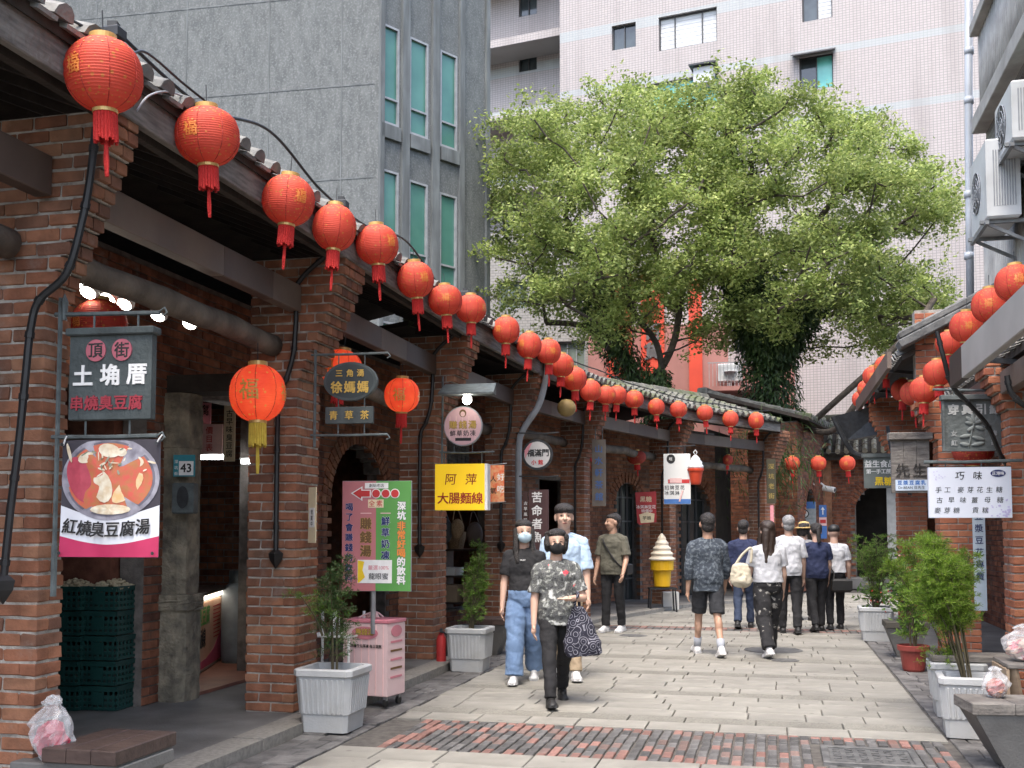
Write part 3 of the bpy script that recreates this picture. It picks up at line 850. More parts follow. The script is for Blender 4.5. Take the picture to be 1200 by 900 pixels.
def mtile(name, c1, c2, grout, sx, sz, stripe=None, dirt=.3, off=.0):
    m = bpy.data.materials.new(name); m.use_nodes = True
    n = m.node_tree.nodes; L = m.node_tree.links; b = n['Principled BSDF']; b.inputs['Roughness'].default_value = .45
    tc = n.new('ShaderNodeTexCoord'); sp = n.new('ShaderNodeSeparateXYZ'); L.new(tc.outputs['Object'], sp.inputs[0])
    s2 = n.new('ShaderNodeMath'); s2.operation = 'ADD'; L.new(sp.outputs['X'], s2.inputs[0]); L.new(sp.outputs['Y'], s2.inputs[1])
    cb = n.new('ShaderNodeCombineXYZ'); L.new(s2.outputs[0], cb.inputs['X']); L.new(sp.outputs['Z'], cb.inputs['Y'])
    br = n.new('ShaderNodeTexBrick'); br.offset = off; br.inputs['Scale'].default_value = 1.0
    br.inputs['Brick Width'].default_value = sx; br.inputs['Row Height'].default_value = sz
    br.inputs['Mortar Size'].default_value = min(sx, sz) * .11; br.inputs['Mortar Smooth'].default_value = .2; br.inputs['Bias'].default_value = 0
    br.inputs['Color1'].default_value = (*c1, 1); br.inputs['Color2'].default_value = (*c2, 1); br.inputs['Mortar'].default_value = (*grout, 1)
    L.new(cb.outputs[0], br.inputs['Vector']); col = br.outputs['Color']
    if stripe:
        for (z0, z1, sc_) in stripe:
            g1 = n.new('ShaderNodeMath'); g1.operation = 'GREATER_THAN'; g1.inputs[1].default_value = z0; L.new(sp.outputs['Z'], g1.inputs[0])
            g2 = n.new('ShaderNodeMath'); g2.operation = 'LESS_THAN'; g2.inputs[1].default_value = z1; L.new(sp.outputs['Z'], g2.inputs[0])
            mu = n.new('ShaderNodeMath'); mu.operation = 'MULTIPLY'; L.new(g1.outputs[0], mu.inputs[0]); L.new(g2.outputs[0], mu.inputs[1])
            m4 = n.new('ShaderNodeMath'); m4.operation = 'MULTIPLY'; m4.inputs[1].default_value = .55; L.new(mu.outputs[0], m4.inputs[0])
            mx = n.new('ShaderNodeMixRGB'); mx.inputs['Color2'].default_value = (*sc_, 1); L.new(m4.outputs[0], mx.inputs['Fac']); L.new(col, mx.inputs['Color1']); col = mx.outputs[0]
    mp = n.new('ShaderNodeMapping'); mp.inputs['Scale'].default_value = (1, 1, .12); L.new(tc.outputs['Object'], mp.inputs[0])
    nz = n.new('ShaderNodeTexNoise'); nz.inputs['Scale'].default_value = 1.1; nz.inputs['Detail'].default_value = 8; L.new(mp.outputs[0], nz.inputs['Vector'])
    rp = n.new('ShaderNodeValToRGB'); rp.color_ramp.elements[0].position = .5; rp.color_ramp.elements[1].position = .78
    L.new(nz.outputs['Fac'], rp.inputs[0])
    md = n.new('ShaderNodeMath'); md.operation = 'MULTIPLY'; md.inputs[1].default_value = dirt; L.new(rp.outputs[0], md.inputs[0])
    mx = n.new('ShaderNodeMixRGB'); mx.inputs['Color2'].default_value = (.16, .14, .13, 1); L.new(md.outputs[0], mx.inputs['Fac']); L.new(col, mx.inputs['Color1'])
    L.new(mx.outputs[0], b.inputs['Base Color'])
    bp = n.new('ShaderNodeBump'); bp.inputs['Strength'].default_value = .4; bp.inputs['Distance'].default_value = .01; bp.invert = True
    L.new(br.outputs['Fac'], bp.inputs['Height']); L.new(bp.outputs[0], b.inputs['Normal'])
    return m
# pink tiled tower
TO, TR = (-1.16, 45.4), R(-23)
tower = thing('apartment_tower', 'tall pink tiled apartment tower filling the background behind the tree', 'building', (TO[0], TO[1], 0), TR)
z1a, z1b = on_plane(TO, TR, 845, 84)[1], on_plane(TO, TR, 845, 76)[1]
z2a, z2b = on_plane(TO, TR, 1080, 124)[1], on_plane(TO, TR, 1080, 115)[1]
z3a, z3b = on_plane(TO, TR, 700, 40)[1], on_plane(TO, TR, 700, 32)[1]
PINK = mtile('pink mosaic tile', (.36, .325, .312), (.335, .302, .29), (.21, .20, .195),   .13, .10, [(z1a, z1b, (.29, .345, .355)), (z2a, z2b, (.29, .345, .355)), (z3a - .1, z3b + .05, (.29, .345, .355))], .5)
wins = [(717, 28, 745, 57), (772, 14, 840, 54), (940, -14, 975, 23), (937, 64, 976, 104), (763, 92, 842, 126), (730, 100, 747, 132), (560, 320, 590, 350)]
rs = [rect(TO, TR, *q) for q in wins[:6]]
xl = on_plane(TO, TR, 656, 50)[0]
mb = MB(); holed(mb, xl, 24, 0, 30, rs, .22)
mb.quad((xl, 0, 0), (xl, 0, 30), (xl, 2.2, 30), (xl, 2.2, 0))
mb.quad((24, 0, 0), (24, 14, 0), (24, 14, 30), (24, 0, 30)); mb.quad((xl - 12, 2.2, 0), (xl - 12, 14, 0), (xl - 12, 14, 30), (xl - 12, 2.2, 30)); mb.quad((xl - 12, 14, 0), (24, 14, 0), (24, 14, 30), (xl - 12, 14, 30))
mb.quad((xl - 12, 0, 30), (24, 0, 30), (24, 14, 30), (xl - 12, 14, 30))
# set back wing on the left
TO2 = Vector((TO[0], TO[1], 0)) + Vector((math.sin(TR), -math.cos(TR), 0)) * -2.2
r2 = [rect(TO2, TR, 608, -14, 629, 18), rect(TO2, TR, 608, 57, 629, 83)]
holed(mb, xl - 12, xl, 0, 30, r2, .2, y=2.2)
mb.build('wall', PINK, tower)
zl = on_plane(TO2, TR, 610, 66)[1]
for zz in (zl, zl - 3.3, zl - 6.6, zl + 3.3, zl - 9.9):
    MB().box(((xl - 12 + xl) / 2 - .002, 1.4, zz), (12, 1.6, .35)).build('balcony_slab', PINK, tower)
window(tower, rs[0], .2, ALU, [GLASSD]); window(tower, rs[1], .2, ALU, [BLIND, BLIND, BLIND], (.27, .74), blinds=(0, 1, 2))
window(tower, rs[2], .2, ALU, [GLASSD, BLIND], blinds=(1,)); window(tower, rs[3], .2, ALU, [GLASSD, GLASSC])
window(tower, rs[4], .2, ALUG, [GLASSC, GLASSC, GLASSC], (.38, .76)); window(tower, rs[5], .2, ALU, [GLASSD])
for q in r2:
    wo = window(tower, (q[0], q[1], q[2], q[3]), .18, ALU, [GLASSD]); wo.location = (0, 2.2, 0)
a = rs[3]
MB().add([(a[0] - .25, 0, a[3] + .12), (a[2] + .1, 0, a[3] + .12), (a[2] + .1, -.5, a[3] - .12), (a[0] - .25, -.5, a[3] - .12)] + [(a[0] - .25, 0, a[3] + .17), (a[2] + .1, 0, a[3] + .17), (a[2] + .1, -.5, a[3] - .08), (a[0] - .25, -.5, a[3] - .08)], [(0, 1, 2, 3), (7, 6, 5, 4), (0, 4, 5, 1), (2, 6, 7, 3), (1, 5, 6, 2), (3, 7, 4, 0)]).build('awning', ALU, tower)
a = rect(TO, TR, 816, 82, 838, 104)
mb = MB(); mb.box(((a[0] + a[2]) / 2, -.25, (a[1] + a[3]) / 2), (a[2] - a[0], .5, a[3] - a[1] - .1), ch=.02); aco = mb.build('window_air_conditioner', BLIND, tower)
MB().box(((a[0] + a[2]) / 2, -.3, a[3] + .02), (a[2] - a[0] + .3, .75, .07)).build('hood', ALU, aco)
# white tiled block and red fronted shop behind the trees
WT = mtile('white wall tile', (.31, .30, .28), (.29, .28, .26), (.19, .18, .17), .2, .1, None, .6, .5)
O3, R3_ = (-1.0, 39.0), R(-8)
blk = thing('apartment_block', 'low white tiled block between grey building and trees', 'building', (O3[0], O3[1], 0), R3_)
rr_ = [rect(O3, R3_, 654, 400, 686, 436), rect(O3, R3_, 585, 330, 618, 362)]
mb = MB(); holed(mb, 0, 4.2, 0, 12.5, rr_, .2); mb.quad((0, 0, 12.5), (4.2, 0, 12.5), (4.2, 5, 12.5), (0, 5, 12.5)); mb.quad((0, 0, 0), (0, 0, 12.5), (0, 5, 12.5), (0, 5, 0)); mb.quad((4.2, 0, 0), (4.2, 5, 0), (4.2, 5, 12.5), (4.2, 0, 12.5))
mb.build('wall', WT, blk)
for q in rr_: window(blk, q, .18, ALUG, [mk('green grey curtain', (.16, .20, .17), (.10, .13, .11), 3, .6)], (.33, .66))
RED = mk('faded red wall', (.36, .17, .15), (.30, .14, .12), 1.5, .8, .1, 30)
ORG = mk('orange red sign panel', (.62, .075, .04), (.52, .06, .035), 2, .5)
O4, R4 = P(690, 600, 37), R(-10)
rb = thing('red_shop_building', 'red fronted building with grey lettering glimpsed behind the tree trunks', 'building', (O4.x, O4.y, 0), R4)
mb = MB()
for (x, z, sx, sz) in ((2.4, 4.3, 4.8, 8.6), (6.0, 3.6, 2.0, 7.2)): mb.box((x, 2.5, z), (sx, 5, sz))
mb.build('wall', RED, rb)
for (xa, xb) in ((712, 740), (752, 778), (808, 822)):
    r = rect(O4, R4, xa, 322, xb, 480); MB().box(((r[0] + r[2]) / 2, -.06, (r[1] + r[3]) / 2), (r[2] - r[0], .1, r[3] - r[1])).build('sign_panel', ORG, rb)
    if xa == 752: text(rb, '百貨', (r[0] + r[2]) / 2, (r[1] + r[3]) / 2, .62, mk('grey sign letter', (.13, .12, .12), None, 5), y=-.13, bold=.03, ext=.02, vertical=True)
r = rect(O4, R4, 838, 400, 872, 455)
mb = MB().box(((r[0] + r[2]) / 2 + .3, -.35, r[1] - .1), (r[2] - r[0] + 1, .9, .15)); mb.build('balcony_slab', RED, rb)
mb = MB().box(((r[0] + r[2]) / 2, -.4, (r[1] + r[3]) / 2 - .35), (.8, .4, .6), ch=.02); mb.lathe([(.2, 0), (.22, .02)], 14, ((r[0] + r[2]) / 2, -.6, (r[1] + r[3]) / 2 - .35)); mb.build('air_conditioner', BLIND, rb)
mb = MB()
for k in range(12): mb.box((r[0] - .2 + k * .12, -.7, r[1] + .35), (.02, .02, .85))
mb.box((r[0] + .5, -.7, r[1] + .78), (1.5, .03, .03)); mb.build('railing', ALUG, rb)
# grey washed concrete building
CG = mk('grey washed terrazzo render', (.125, .135, .134), (.085, .094, .094), 7.0, .85, .35, 220, detail=9, dirt=((.21, .22, .218), 22, .65), streak=(1, 1, .35))
CGL = mk('weathered concrete trim', (.155, .17, .172), (.085, .094, .095), 3.0, .85, .3, 120, dirt=((.09, .095, .095), 2.0, .6), streak=(2, 2, .25))
GO = Vector((-3.07, 24.0, 0)); GR = math.atan2(.72, .69)
gb = thing('concrete_building', 'grey concrete building with tall green windows above the near arcade', 'building', GO, GR)
GW = 3.6
wr = []
for (x0, x1, yt, yb) in ((446, 468, 30, 146), (480, 502, 47, 160), (516, 536, 62, 174), (443, 466, 199, 330), (478, 500, 213, 345), (513, 533, 227, 350)):
    q = on_plane(GO, GR, x0, (yt + yb) / 2)[0], on_plane(GO, GR, x1, (yt + yb) / 2)[0]
    cx = (x0 + x1) / 2
    wr.append((q[0], on_plane(GO, GR, cx, yb)[1], q[1], on_plane(GO, GR, cx, yt)[1]))
for k in range(3):
    u, lw = wr[k], wr[k + 3]
    x0, x1 = u[0], u[2]; H_ = u[3] - u[1]; dz = u[3] - lw[3]
    wr[k] = (x0, u[1], x1, u[3]); wr[k + 3] = (x0, lw[3] - H_, x1, lw[3])
low = [(q[0], q[1] - dz, q[2], q[3] - dz) for q in wr[3:]]
wr2 = wr + low
xs0, xs1 = wr[0][0], wr[2][2]
zs0 = min(q[1] for q in low)
mb = MB(); holed(mb, 0, GW, 0, 19, [(q[0], q[1], q[2], q[3]) for q in wr2], .09)
for (a, b, c, d) in (((GW, 0), (GW, 8), 0, 19),): mb.quad((a[0], a[1], c), (b[0], b[1], c), (b[0], b[1], d), (a[0], a[1], d))
mb.quad((0, 0, 19), (GW, 0, 19), (GW, 8, 19), (-8, 8, 19))
mb.build('window_wall', CG, gb)
# left face turns back from the corner
ldir = Matrix.Rotation(-GR, 3, 'Z') @ Vector((-.983, .185, 0))
lf = MB(); LW = 15.0
e = ldir * LW
lf.add([(0, 0, 0), (e.x, e.y, 0), (e.x, e.y, 19), (0, 0, 19)], [(3, 2, 1, 0)])
back = Matrix.Rotation(-GR, 3, 'Z') @ Vector((.185, .983, 0)) * 8
lf.add([(e.x, e.y, 0), (e.x + back.x, e.y + back.y, 0), (e.x + back.x, e.y + back.y, 19), (e.x, e.y, 19)], [(3, 2, 1, 0)])
sw = lf.build('side_wall', CG, gb)
# render panel joints, proud seams on the side wall
lx = ldir; lnrm = Vector((lx.y, -lx.x, 0))
if (Matrix.Rotation(GR, 3, 'Z') @ lnrm).y > 0: lnrm = -lnrm
seam = MB()
for t in (.9, 2.7, 4.8, 7.2, 9.6, 12): seam.beam(lx * t + lnrm * .004 + Vector((0, 0, 1)), lx * t + lnrm * .004 + Vector((0, 0, 18.9)), .03, .012, up=lnrm)
for z in (5.2, 7.4, 9.6, 11.8, 14.0, 16.2): seam.beam(lx * .1 + lnrm * .003 + Vector((0, 0, z)), lx * LW + lnrm * .003 + Vector((0, 0, z)), .012, .03)
seam.build('panel_joint', CGL, sw)
# pilasters, sill panels
for xx in (.06, (wr[0][2] + wr[1][0]) / 2, (wr[1][2] + wr[2][0]) / 2, GW - .1):
    wd = .22 if xx not in (.06, GW - .1) else .12
    MB().box((xx, -.03, 9.5), (wd, .10, 19), ch=.01).build('pilaster', CGL, gb)
MB().box((wr[2][2] + .12, -.03, 9.5), (.16, .08, 18.98), ch=.01).build('pilaster', CGL, gb)
for q in wr2:
    MB().box(((q[0] + q[2]) / 2, -.03, q[1] - .2), (q[2] - q[0] + .02, .1, .34), ch=.01).build('sill_panel', CGL, gb)
    window(gb, q, .07, ALUG, [GLASST], (), bar=.26, fw=.05)
# ------------------------------------------------------------------ right side: ribbed building above the arcade
RIB = mk('beige ribbed tile', (.40, .385, .35), (.31, .30, .27), 4, .7, .2, 60, dirt=((.15, .14, .13), 2.5, .5))
RTH = -(math.pi / 2 + SA)
RO = ST(2.95, 15.6)
rib = thing('ribbed_building', 'beige ribbed building with air conditioners at the right edge', 'building', RO, RTH)
DKT = mtile('dark brown wall tile', (.14, .125, .115), (.11, .10, .09), (.22, .21, .2), .08, .08, None, .3)
mb = MB()
holed(mb, 0, 14, 2.5, 16, [(.9, 5.92, 13.6, 6.9), (.9, 8.6, 13.6, 10.6)], .25)
mb.quad((0, 0, 2.5), (0, 0, 16), (0, 9, 16), (0, 9, 2.5)); mb.quad((0, 0, 16), (14, 0, 16), (14, 9, 16), (0, 9, 16))
mb.build('wall', DKT, rib)
for (z0, z1) in ((3.4, 5.72), (7.25, 8.35)):
    mb = MB(); x = .06
    while x < 8:
        mb.tube([(x, -.03, z0), (x, -.03, z1)], .05, 8); x += .115
    mb.build('ribs', RIB, rib, smooth=True, kind='stuff')
for z in (5.82, 7.1, 8.45): MB().box((7, -.05, z), (14, .26, .16 if z != 7.1 else .22), ch=.01).build('ledge', RIB, rib)
for k in range(4):
    q = (.95 + k * 3.1, 5.97, 3.9 + k * 3.1, 6.85); window(rib, q, .2, ALU, [GLASSD, GLASSC if k == 0 else GLASSD])
# downpipe on its corner
pp = MB().tube([P(1135, -60, 15.2), P(1135, 120, 15.2), P(1136, 250, 15.2), P(1137, 348, 15.2)], .055, 12)
for y in (60, 118, 228, 300):
    c = P(1135.5, y, 15.2); pp.tube([c - Vector((0, 0, .05)), c + Vector((0, 0, .05))], .066, 12)
dp = pp.build('drainpipe', mk('pale grey drainpipe', (.42, .45, .48), (.36, .38, .40), 3, .4), None, smooth=True); tag(dp, 'tall pale grey drainpipe at the corner of the ribbed building', 'pipe')
# outdoor units on brackets
ACW = mk('air conditioner white', (.58, .59, .58), (.50, .51, .50), 3, .4, dirt=((.3, .29, .27), 2, .4))
def acunit(c, label, w_=.8, h_=.62, d_=.32):
    t = thing('air_conditioner', label, 'air conditioner', c, RTH, 'air conditioners on the ribbed building')
    bd = MB().box((0, 0, h_ / 2), (w_, d_, h_), ch=.025).build('casing', ACW, t)
    f = MB()
    for r_ in (.24, .17, .10, .04):
        f.tube([(-.1 + r_ * math.cos(q * math.pi / 12), -d_ / 2 - .012, h_ / 2 + r_ * math.sin(q * math.pi / 12)) for q in range(25)], .006, 5, caps=False)
    for q in range(8): f.beam((-.1, -d_ / 2 - .012, h_ / 2), (-.1 + .25 * math.cos(q * math.pi / 4), -d_ / 2 - .012, h_ / 2 + .25 * math.sin(q * math.pi / 4)), .008, .008)
    f.build('fan_grille', ALUG, t)
    MB().lathe([(.24, 0), (.24, .004)], 24).build('fan_recess', ALU, t).matrix_local = Matrix.Translation((-.1, -d_ / 2 - .001, h_ / 2)) @ Matrix.Rotation(R(90), 4, 'X')
    s = MB()
    for k in range(9): s.box((w_ / 2 - .0, -.1 + k * .028, h_ / 2), (.012, .012, h_ * .7))
    s.build('side_louvre', ALUG, t)
    b = MB()
    for x in (-w_ / 2 + .1, w_ / 2 - .1):
        b.beam((x, -d_ / 2 - .06, -.02), (x, d_ / 2 + .32, -.02), .05, .04)
        b.beam((x, -d_ / 2, -.03), (x, d_ / 2 + .3, -.38), .035, .035)
    b.beam((-w_ / 2, -d_ / 2, -.045), (w_ / 2, -d_ / 2, -.045), .04, .04)
    b.build('bracket', mk('grey steel bracket', (.22, .23, .23), (.15, .155, .155), 8, .5), t)
    return t
c = P(1167, 268, 12.3); acunit(c, 'lower white outdoor unit on a bracket beside the drainpipe', .95, .92, .36)
c = P(1196, 178, 11.6); acunit(c, 'upper white outdoor unit cut by the right picture edge', .85, .66, .34)
# ------------------------------------------------------------------ right arcade
RP = [ST(2.06, 5.2), ST(2.04, 10.12), ST(1.90, 13.3), ST(1.95, 17.9)]
houseC = thing('arcade_house', 'brick arcade with pale fascia gutter nearest on the right', 'building')
houseD = thing('arcade_house', 'brick gabled arcade behind the wooden sign on the right', 'building')
def pier(house, p, a, single, z1=3.0):
    d = SD; return pillar(house, p, d, a, .42, FLZ, z1, single, corbel=(2.55, .04), face='right', mat=BRICKR, mort=MORTAR)
BRICKR = mbrick('orange red brick', [(.34, .12, .065), (.42, .16, .085), (.47, .19, .10), (.38, .14, .075), (.30, .10, .06)], .25)
pier(houseC, RP[1], .42, True)
pier(houseD, RP[2], .42, False); pier(houseD, RP[3], .42, False, 3.6)
rf = MB()
rf.slabpoly([tuple(ST(l, a)[:2]) for l, a in ((1.68, 3), (6, 3), (6, 19), (1.68, 19))], -.05, FLZ).build('pavement', CONC); 
struct(bpy.data.objects[rf and COL.objects[-1].name])
def longbeam(house, name, l, a0, a1, z, wd, ht, mat, ch=.006):
    return MB().beam(ST(l, a0, z), ST(l, a1, z), wd, ht, ch=ch).build(name, mat, house)
longbeam(houseC, 'fascia', 1.53, 4.5, 9.15, 2.86, .06, .27, mk('pale grey fascia', (.36, .345, .315), (.30, .285, .26), 2, .5))
longbeam(houseC, 'fascia', 1.53, 9.154, 9.75, 2.86, .06, .27, mk('dark brown fascia', (.045, .034, .028), (.035, .026, .022), 3, .55))
longbeam(houseC, 'beam', 2.02, 4.5, 10.1, 2.8, .1, .2, BEAML); longbeam(houseC, 'beam', 2.02, 10.6, 13.2, 2.85, .1, .2, BEAMB)
mb = MB()
for a in np.arange(4.8, 9.8, .24):
    mb.box(ST(1.51, a, 2.745), (.012, .03, .02), rz=-SA)
mb.build('bolts', IRON, houseC, kind='stuff')
for a in (5.6, 7.6, 9.6): MB().beam(ST(1.53, a, 2.96), ST(2.1, a, 2.9), .04, .04).build('bracket_arm', IRON, houseC)
# its roof over the walk, low slope back to the ribbed building
def slope(house, l0, z0, l1, z1, a0, a1, mat=TILE, tiles=True, seed=3):
    rr = random.Random(seed)
    sh = MB(); q = [ST(l0, a0, z0), ST(l1, a0, z1), ST(l1, a1, z1), ST(l0, a1, z0)]
    sh.add(q + [v - Vector((0, 0, .07)) for v in q], [(0, 1, 2, 3), (7, 6, 5, 4), (0, 4, 5, 1), (1, 5, 6, 2), (2, 6, 7, 3), (3, 7, 4, 0)])
    ro = sh.build('roof', WOODD, house)
    t = MB(); ax = (q[1] - q[0]).normalized(); sd = SD; up = ax.cross(sd); up = up if up.z > 0 else -up
    for k in range(int((a1 - a0) / .21)):
        a = a0 + (k + .5) * .21
        p0, p1 = ST(l0, a, z0), ST(l1, a, z1); rows = 6
        for r_ in range(rows):
            q0 = p0.lerp(p1, r_ / rows) - ax * .05 + up * .012; q1 = p0.lerp(p1, (r_ + 1) / rows)
            vs = []; fs = []
            for (qq, rad) in ((q0, .07), (q1, .06)):
                for j in range(6):
                    an = math.pi * j / 5; vs.append(qq + sd * (rad * math.cos(an) + rr.gauss(0, .002)) + up * (rad * math.sin(an)))
            for j in range(5): fs.append((j, j + 1, j + 7, j + 6))
            fs += [(0, 6, 11, 5), (0, 1, 2, 3, 4, 5)]
            t.add(vs, fs)
    t.build('roof_tile', mat, ro, kind='stuff')
    return ro
slope(houseC, 1.98, 3.02, 3.0, 3.45, 4.4, 13.2)
# gabled second house
slope(houseD, 1.55, 3.62, 3.0, 4.35, 13.5, 19.0, seed=4)
wl = brickwall(houseD, ST(1.70, 13.5), SL, -SD, 1.4, 2.9, 4.15, [], mat=BRICKR, mort=MORTAR, name='gable_wall')
mb = MB()
for k in range(6):
    l0, l1 = 1.50 + k * .26, 1.50 + (k + 1) * .26; z0, z1 = 3.66 + k * .13, 3.66 + (k + 1) * .13
    mb.beam(ST(l0, 13.42, z0 + .05), ST(l1, 13.42, z1 + .05), .34, .10, ch=.012)
    mb.beam(ST(l0, 13.42, z0 + .16), ST(l1, 13.42, z1 + .16), .22, .09, ch=.02)
mb.build('verge_coping', mk('grey mossy coping', (.15, .15, .145), (.08, .08, .078), 6, .9, .5, 30, dirt=((.28, .27, .25), 3, .5)), houseD)
MB().beam(ST(1.40, 13.5, 3.56), ST(1.40, 15.0, 3.56), .05, .2).build('fascia', BEAML, houseD); MB().beam(ST(1.40, 15.004, 3.56), ST(1.40, 18.5, 3.56), .05, .2).build('fascia', BEAMB, houseD)
for a in (14.5, 16.5, 18.3): MB().beam(ST(1.42, a, 3.58), ST(2.05, a, 3.5), .04, .04).build('bracket_arm', IRON, houseD)
# black box gutter that crosses at the far end of the second house
mb = MB(); mb.add([tuple(q) for q in (P(976, 488, 17.6), P(1046, 470, 17.0), P(1046, 506, 17.0), P(992, 516, 17.6))] + [tuple(q + Vector((.1, .35, 0))) for q in (P(976, 488, 17.6), P(1046, 470, 17.0), P(1046, 506, 17.0), P(992, 516, 17.6))], [(3, 2, 1, 0), (4, 5, 6, 7), (0, 1, 5, 4), (1, 2, 6, 5), (2, 3, 7, 6), (3, 0, 4, 7)])
mb.tube(curvepts([P(976, 488, 17.6), P(990, 516, 17.6), P(1004, 532, 17.6), P(1040, 536, 17.3)], 5), .04, 8)
mb.tube(curvepts([P(1040, 500, 16.5), P(1046, 530, 16.4), P(1062, 545, 16.3), P(1066, 580, 16.3)], 5), .03, 8)
mb.build('gutter', IRON, houseD)
conduit(houseC, [P(1098, 388, 9.2), P(1106, 420, 9.2), P(1116, 452, 9.25), P(1138, 476, 9.3), P(1158, 500, 9.4), P(1172, 532, 9.5), P(1186, 556, 9.6), P(1202, 590, 9.7)], False).scale = (1, 1, 1)
conduit(houseC, [P(1180, 440, 7.6), P(1184, 458, 7.6), P(1196, 472, 7.6), P(1210, 480, 7.6)], False)
# back of the right arcade: shop front, shelves behind
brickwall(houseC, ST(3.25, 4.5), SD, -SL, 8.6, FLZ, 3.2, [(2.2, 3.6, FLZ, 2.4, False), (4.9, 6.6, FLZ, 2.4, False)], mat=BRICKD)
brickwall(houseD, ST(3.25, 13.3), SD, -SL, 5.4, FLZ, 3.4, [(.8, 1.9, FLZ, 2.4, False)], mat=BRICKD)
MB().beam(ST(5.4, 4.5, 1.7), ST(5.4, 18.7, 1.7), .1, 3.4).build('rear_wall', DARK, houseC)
MB().beam(ST(2.1, 18.75, 1.9), ST(5.4, 18.75, 1.9), .2, 3.8).build('end_wall', BRICKD, houseD)
# ------------------------------------------------------------------ far brick house across the bend
houseE = thing('brick_house', 'dark brick house with two arched doorways closing the far end', 'building')
c0, c1, c2 = Vector((6.75, 25.2, 0)), Vector((8.3, 28.3, 0)), Vector((14.5, 26.2, 0))
d1 = (c1 - c0).normalized(); n1 = Vector((d1.y, -d1.x, 0)); d2 = (c2 - c1).normalized(); n2 = Vector((d2.y, -d2.x, 0))
brickwall(houseE, c0, d1, n1, (c1 - c0).length, .05, 4.1, [(.9, 2.1, .1, 2.55, True)])
brickwall(houseE, c1, d2, n2, (c2 - c1).length, .05, 3.6, [(.75, 2.35, .3, 2.75, True), (3.6, 4.8, .3, 2.6, True)])
brickwall(houseE, c0 - d1 * .02, Vector((-n1.x, -n1.y, 0)), -d1, 1.6, .05, 4.1, [])
MB().box(c1 + Vector((.02, -.12, 1.95)), (.24, .24, 3.7), rz=math.atan2(d2.y, d2.x), ch=.01).build('corner_pillar', BRICK, houseE)
for (p, dd, nn, L_) in ((c0, d1, n1, 3.4), (c1, d2, n2, 6.4)):
    MB().beam(p - nn * 2.2 + Vector((0, 0, 2)), p + dd * L_ - nn * 2.2 + Vector((0, 0, 2)), .1, 4).build('inner_wall', DARK, houseE)
WDR = mk('white lattice door', (.42, .43, .42), (.34, .35, .34), 8, .7)
dr = MB(); q = c1 + d2 * 1.2 - n2 * .3
dr.beam(q + d2 * .35 + Vector((0, 0, 1.65)), q + d2 * 1.1 + Vector((0, 0, 1.65)), .05, 2.0); dr.build('door', WDR, houseE)
MB().beam(c1 + d2 * .5 + n2 * .35 + Vector((0, 0, .15)), c1 + d2 * 3.2 + n2 * .35 + Vector((0, 0, .15)), .7, .3, ch=.02).build('step', CONC, houseE)
def slope2(house, p0, p1, nn, z0, z1, run, mat, over=.5, seed=1):
    rr = random.Random(seed)
    A, B = p0 + nn * over, p1 + nn * over; C_, D_ = p1 - nn * run, p0 - nn * run
    q = [A + Vector((0, 0, z0)), B + Vector((0, 0, z0)), C_ + Vector((0, 0, z1)), D_ + Vector((0, 0, z1))]
    sh = MB(); sh.add(q + [v - Vector((0, 0, .08)) for v in q], [(0, 1, 2, 3), (7, 6, 5, 4), (0, 4, 5, 1), (1, 5, 6, 2), (2, 6, 7, 3), (3, 7, 4, 0)])
    ro = sh.build('roof', WOODD, house); t = MB()
    sd = (q[1] - q[0]).normalized(); ax = (q[3] - q[0]).normalized(); up = sd.cross(ax); up = up if up.z > 0 else -up
    n_ = int((q[1] - q[0]).length / .22)
    for k in range(n_):
        a, b = q[0].lerp(q[1], (k + .5) / n_), q[3].lerp(q[2], (k + .5) / n_)
        for r_ in range(7):
            t.tube([a.lerp(b, r_ / 7) - ax * .03 + up * (.02 + rr.gauss(0, .004)), a.lerp(b, (r_ + 1) / 7) + up * .005], [.075, .062], 6, caps=True)
    t.build('roof_tile', mat, ro, kind='stuff')
    MB().beam(q[3], q[2], .25, .2, ch=.03).build('ridge_cap', mat, ro)
    return ro
TILEY = mk('tan roof tile', (.27, .24, .18), (.16, .145, .11), 6, .95, .6, 30, rand=.25, dirt=((.09, .10, .05), 1.6, .7))
slope2(houseE, c0 - d1 * .3, c1 + d1 * .4, n1, 4.15, 4.9, 2.2, TILEM, .35, 2)
slope2(houseE, c1 - d2 * .2, c2, n2, 3.55, 4.75, 2.6, TILEY, .55, 3)
MB().beam(c1 + n2 * .45 + Vector((0, 0, 3.42)), c2 + n2 * .45 + Vector((0, 0, 3.42)), .06, .16).build('eave_board', WOODD, houseE)
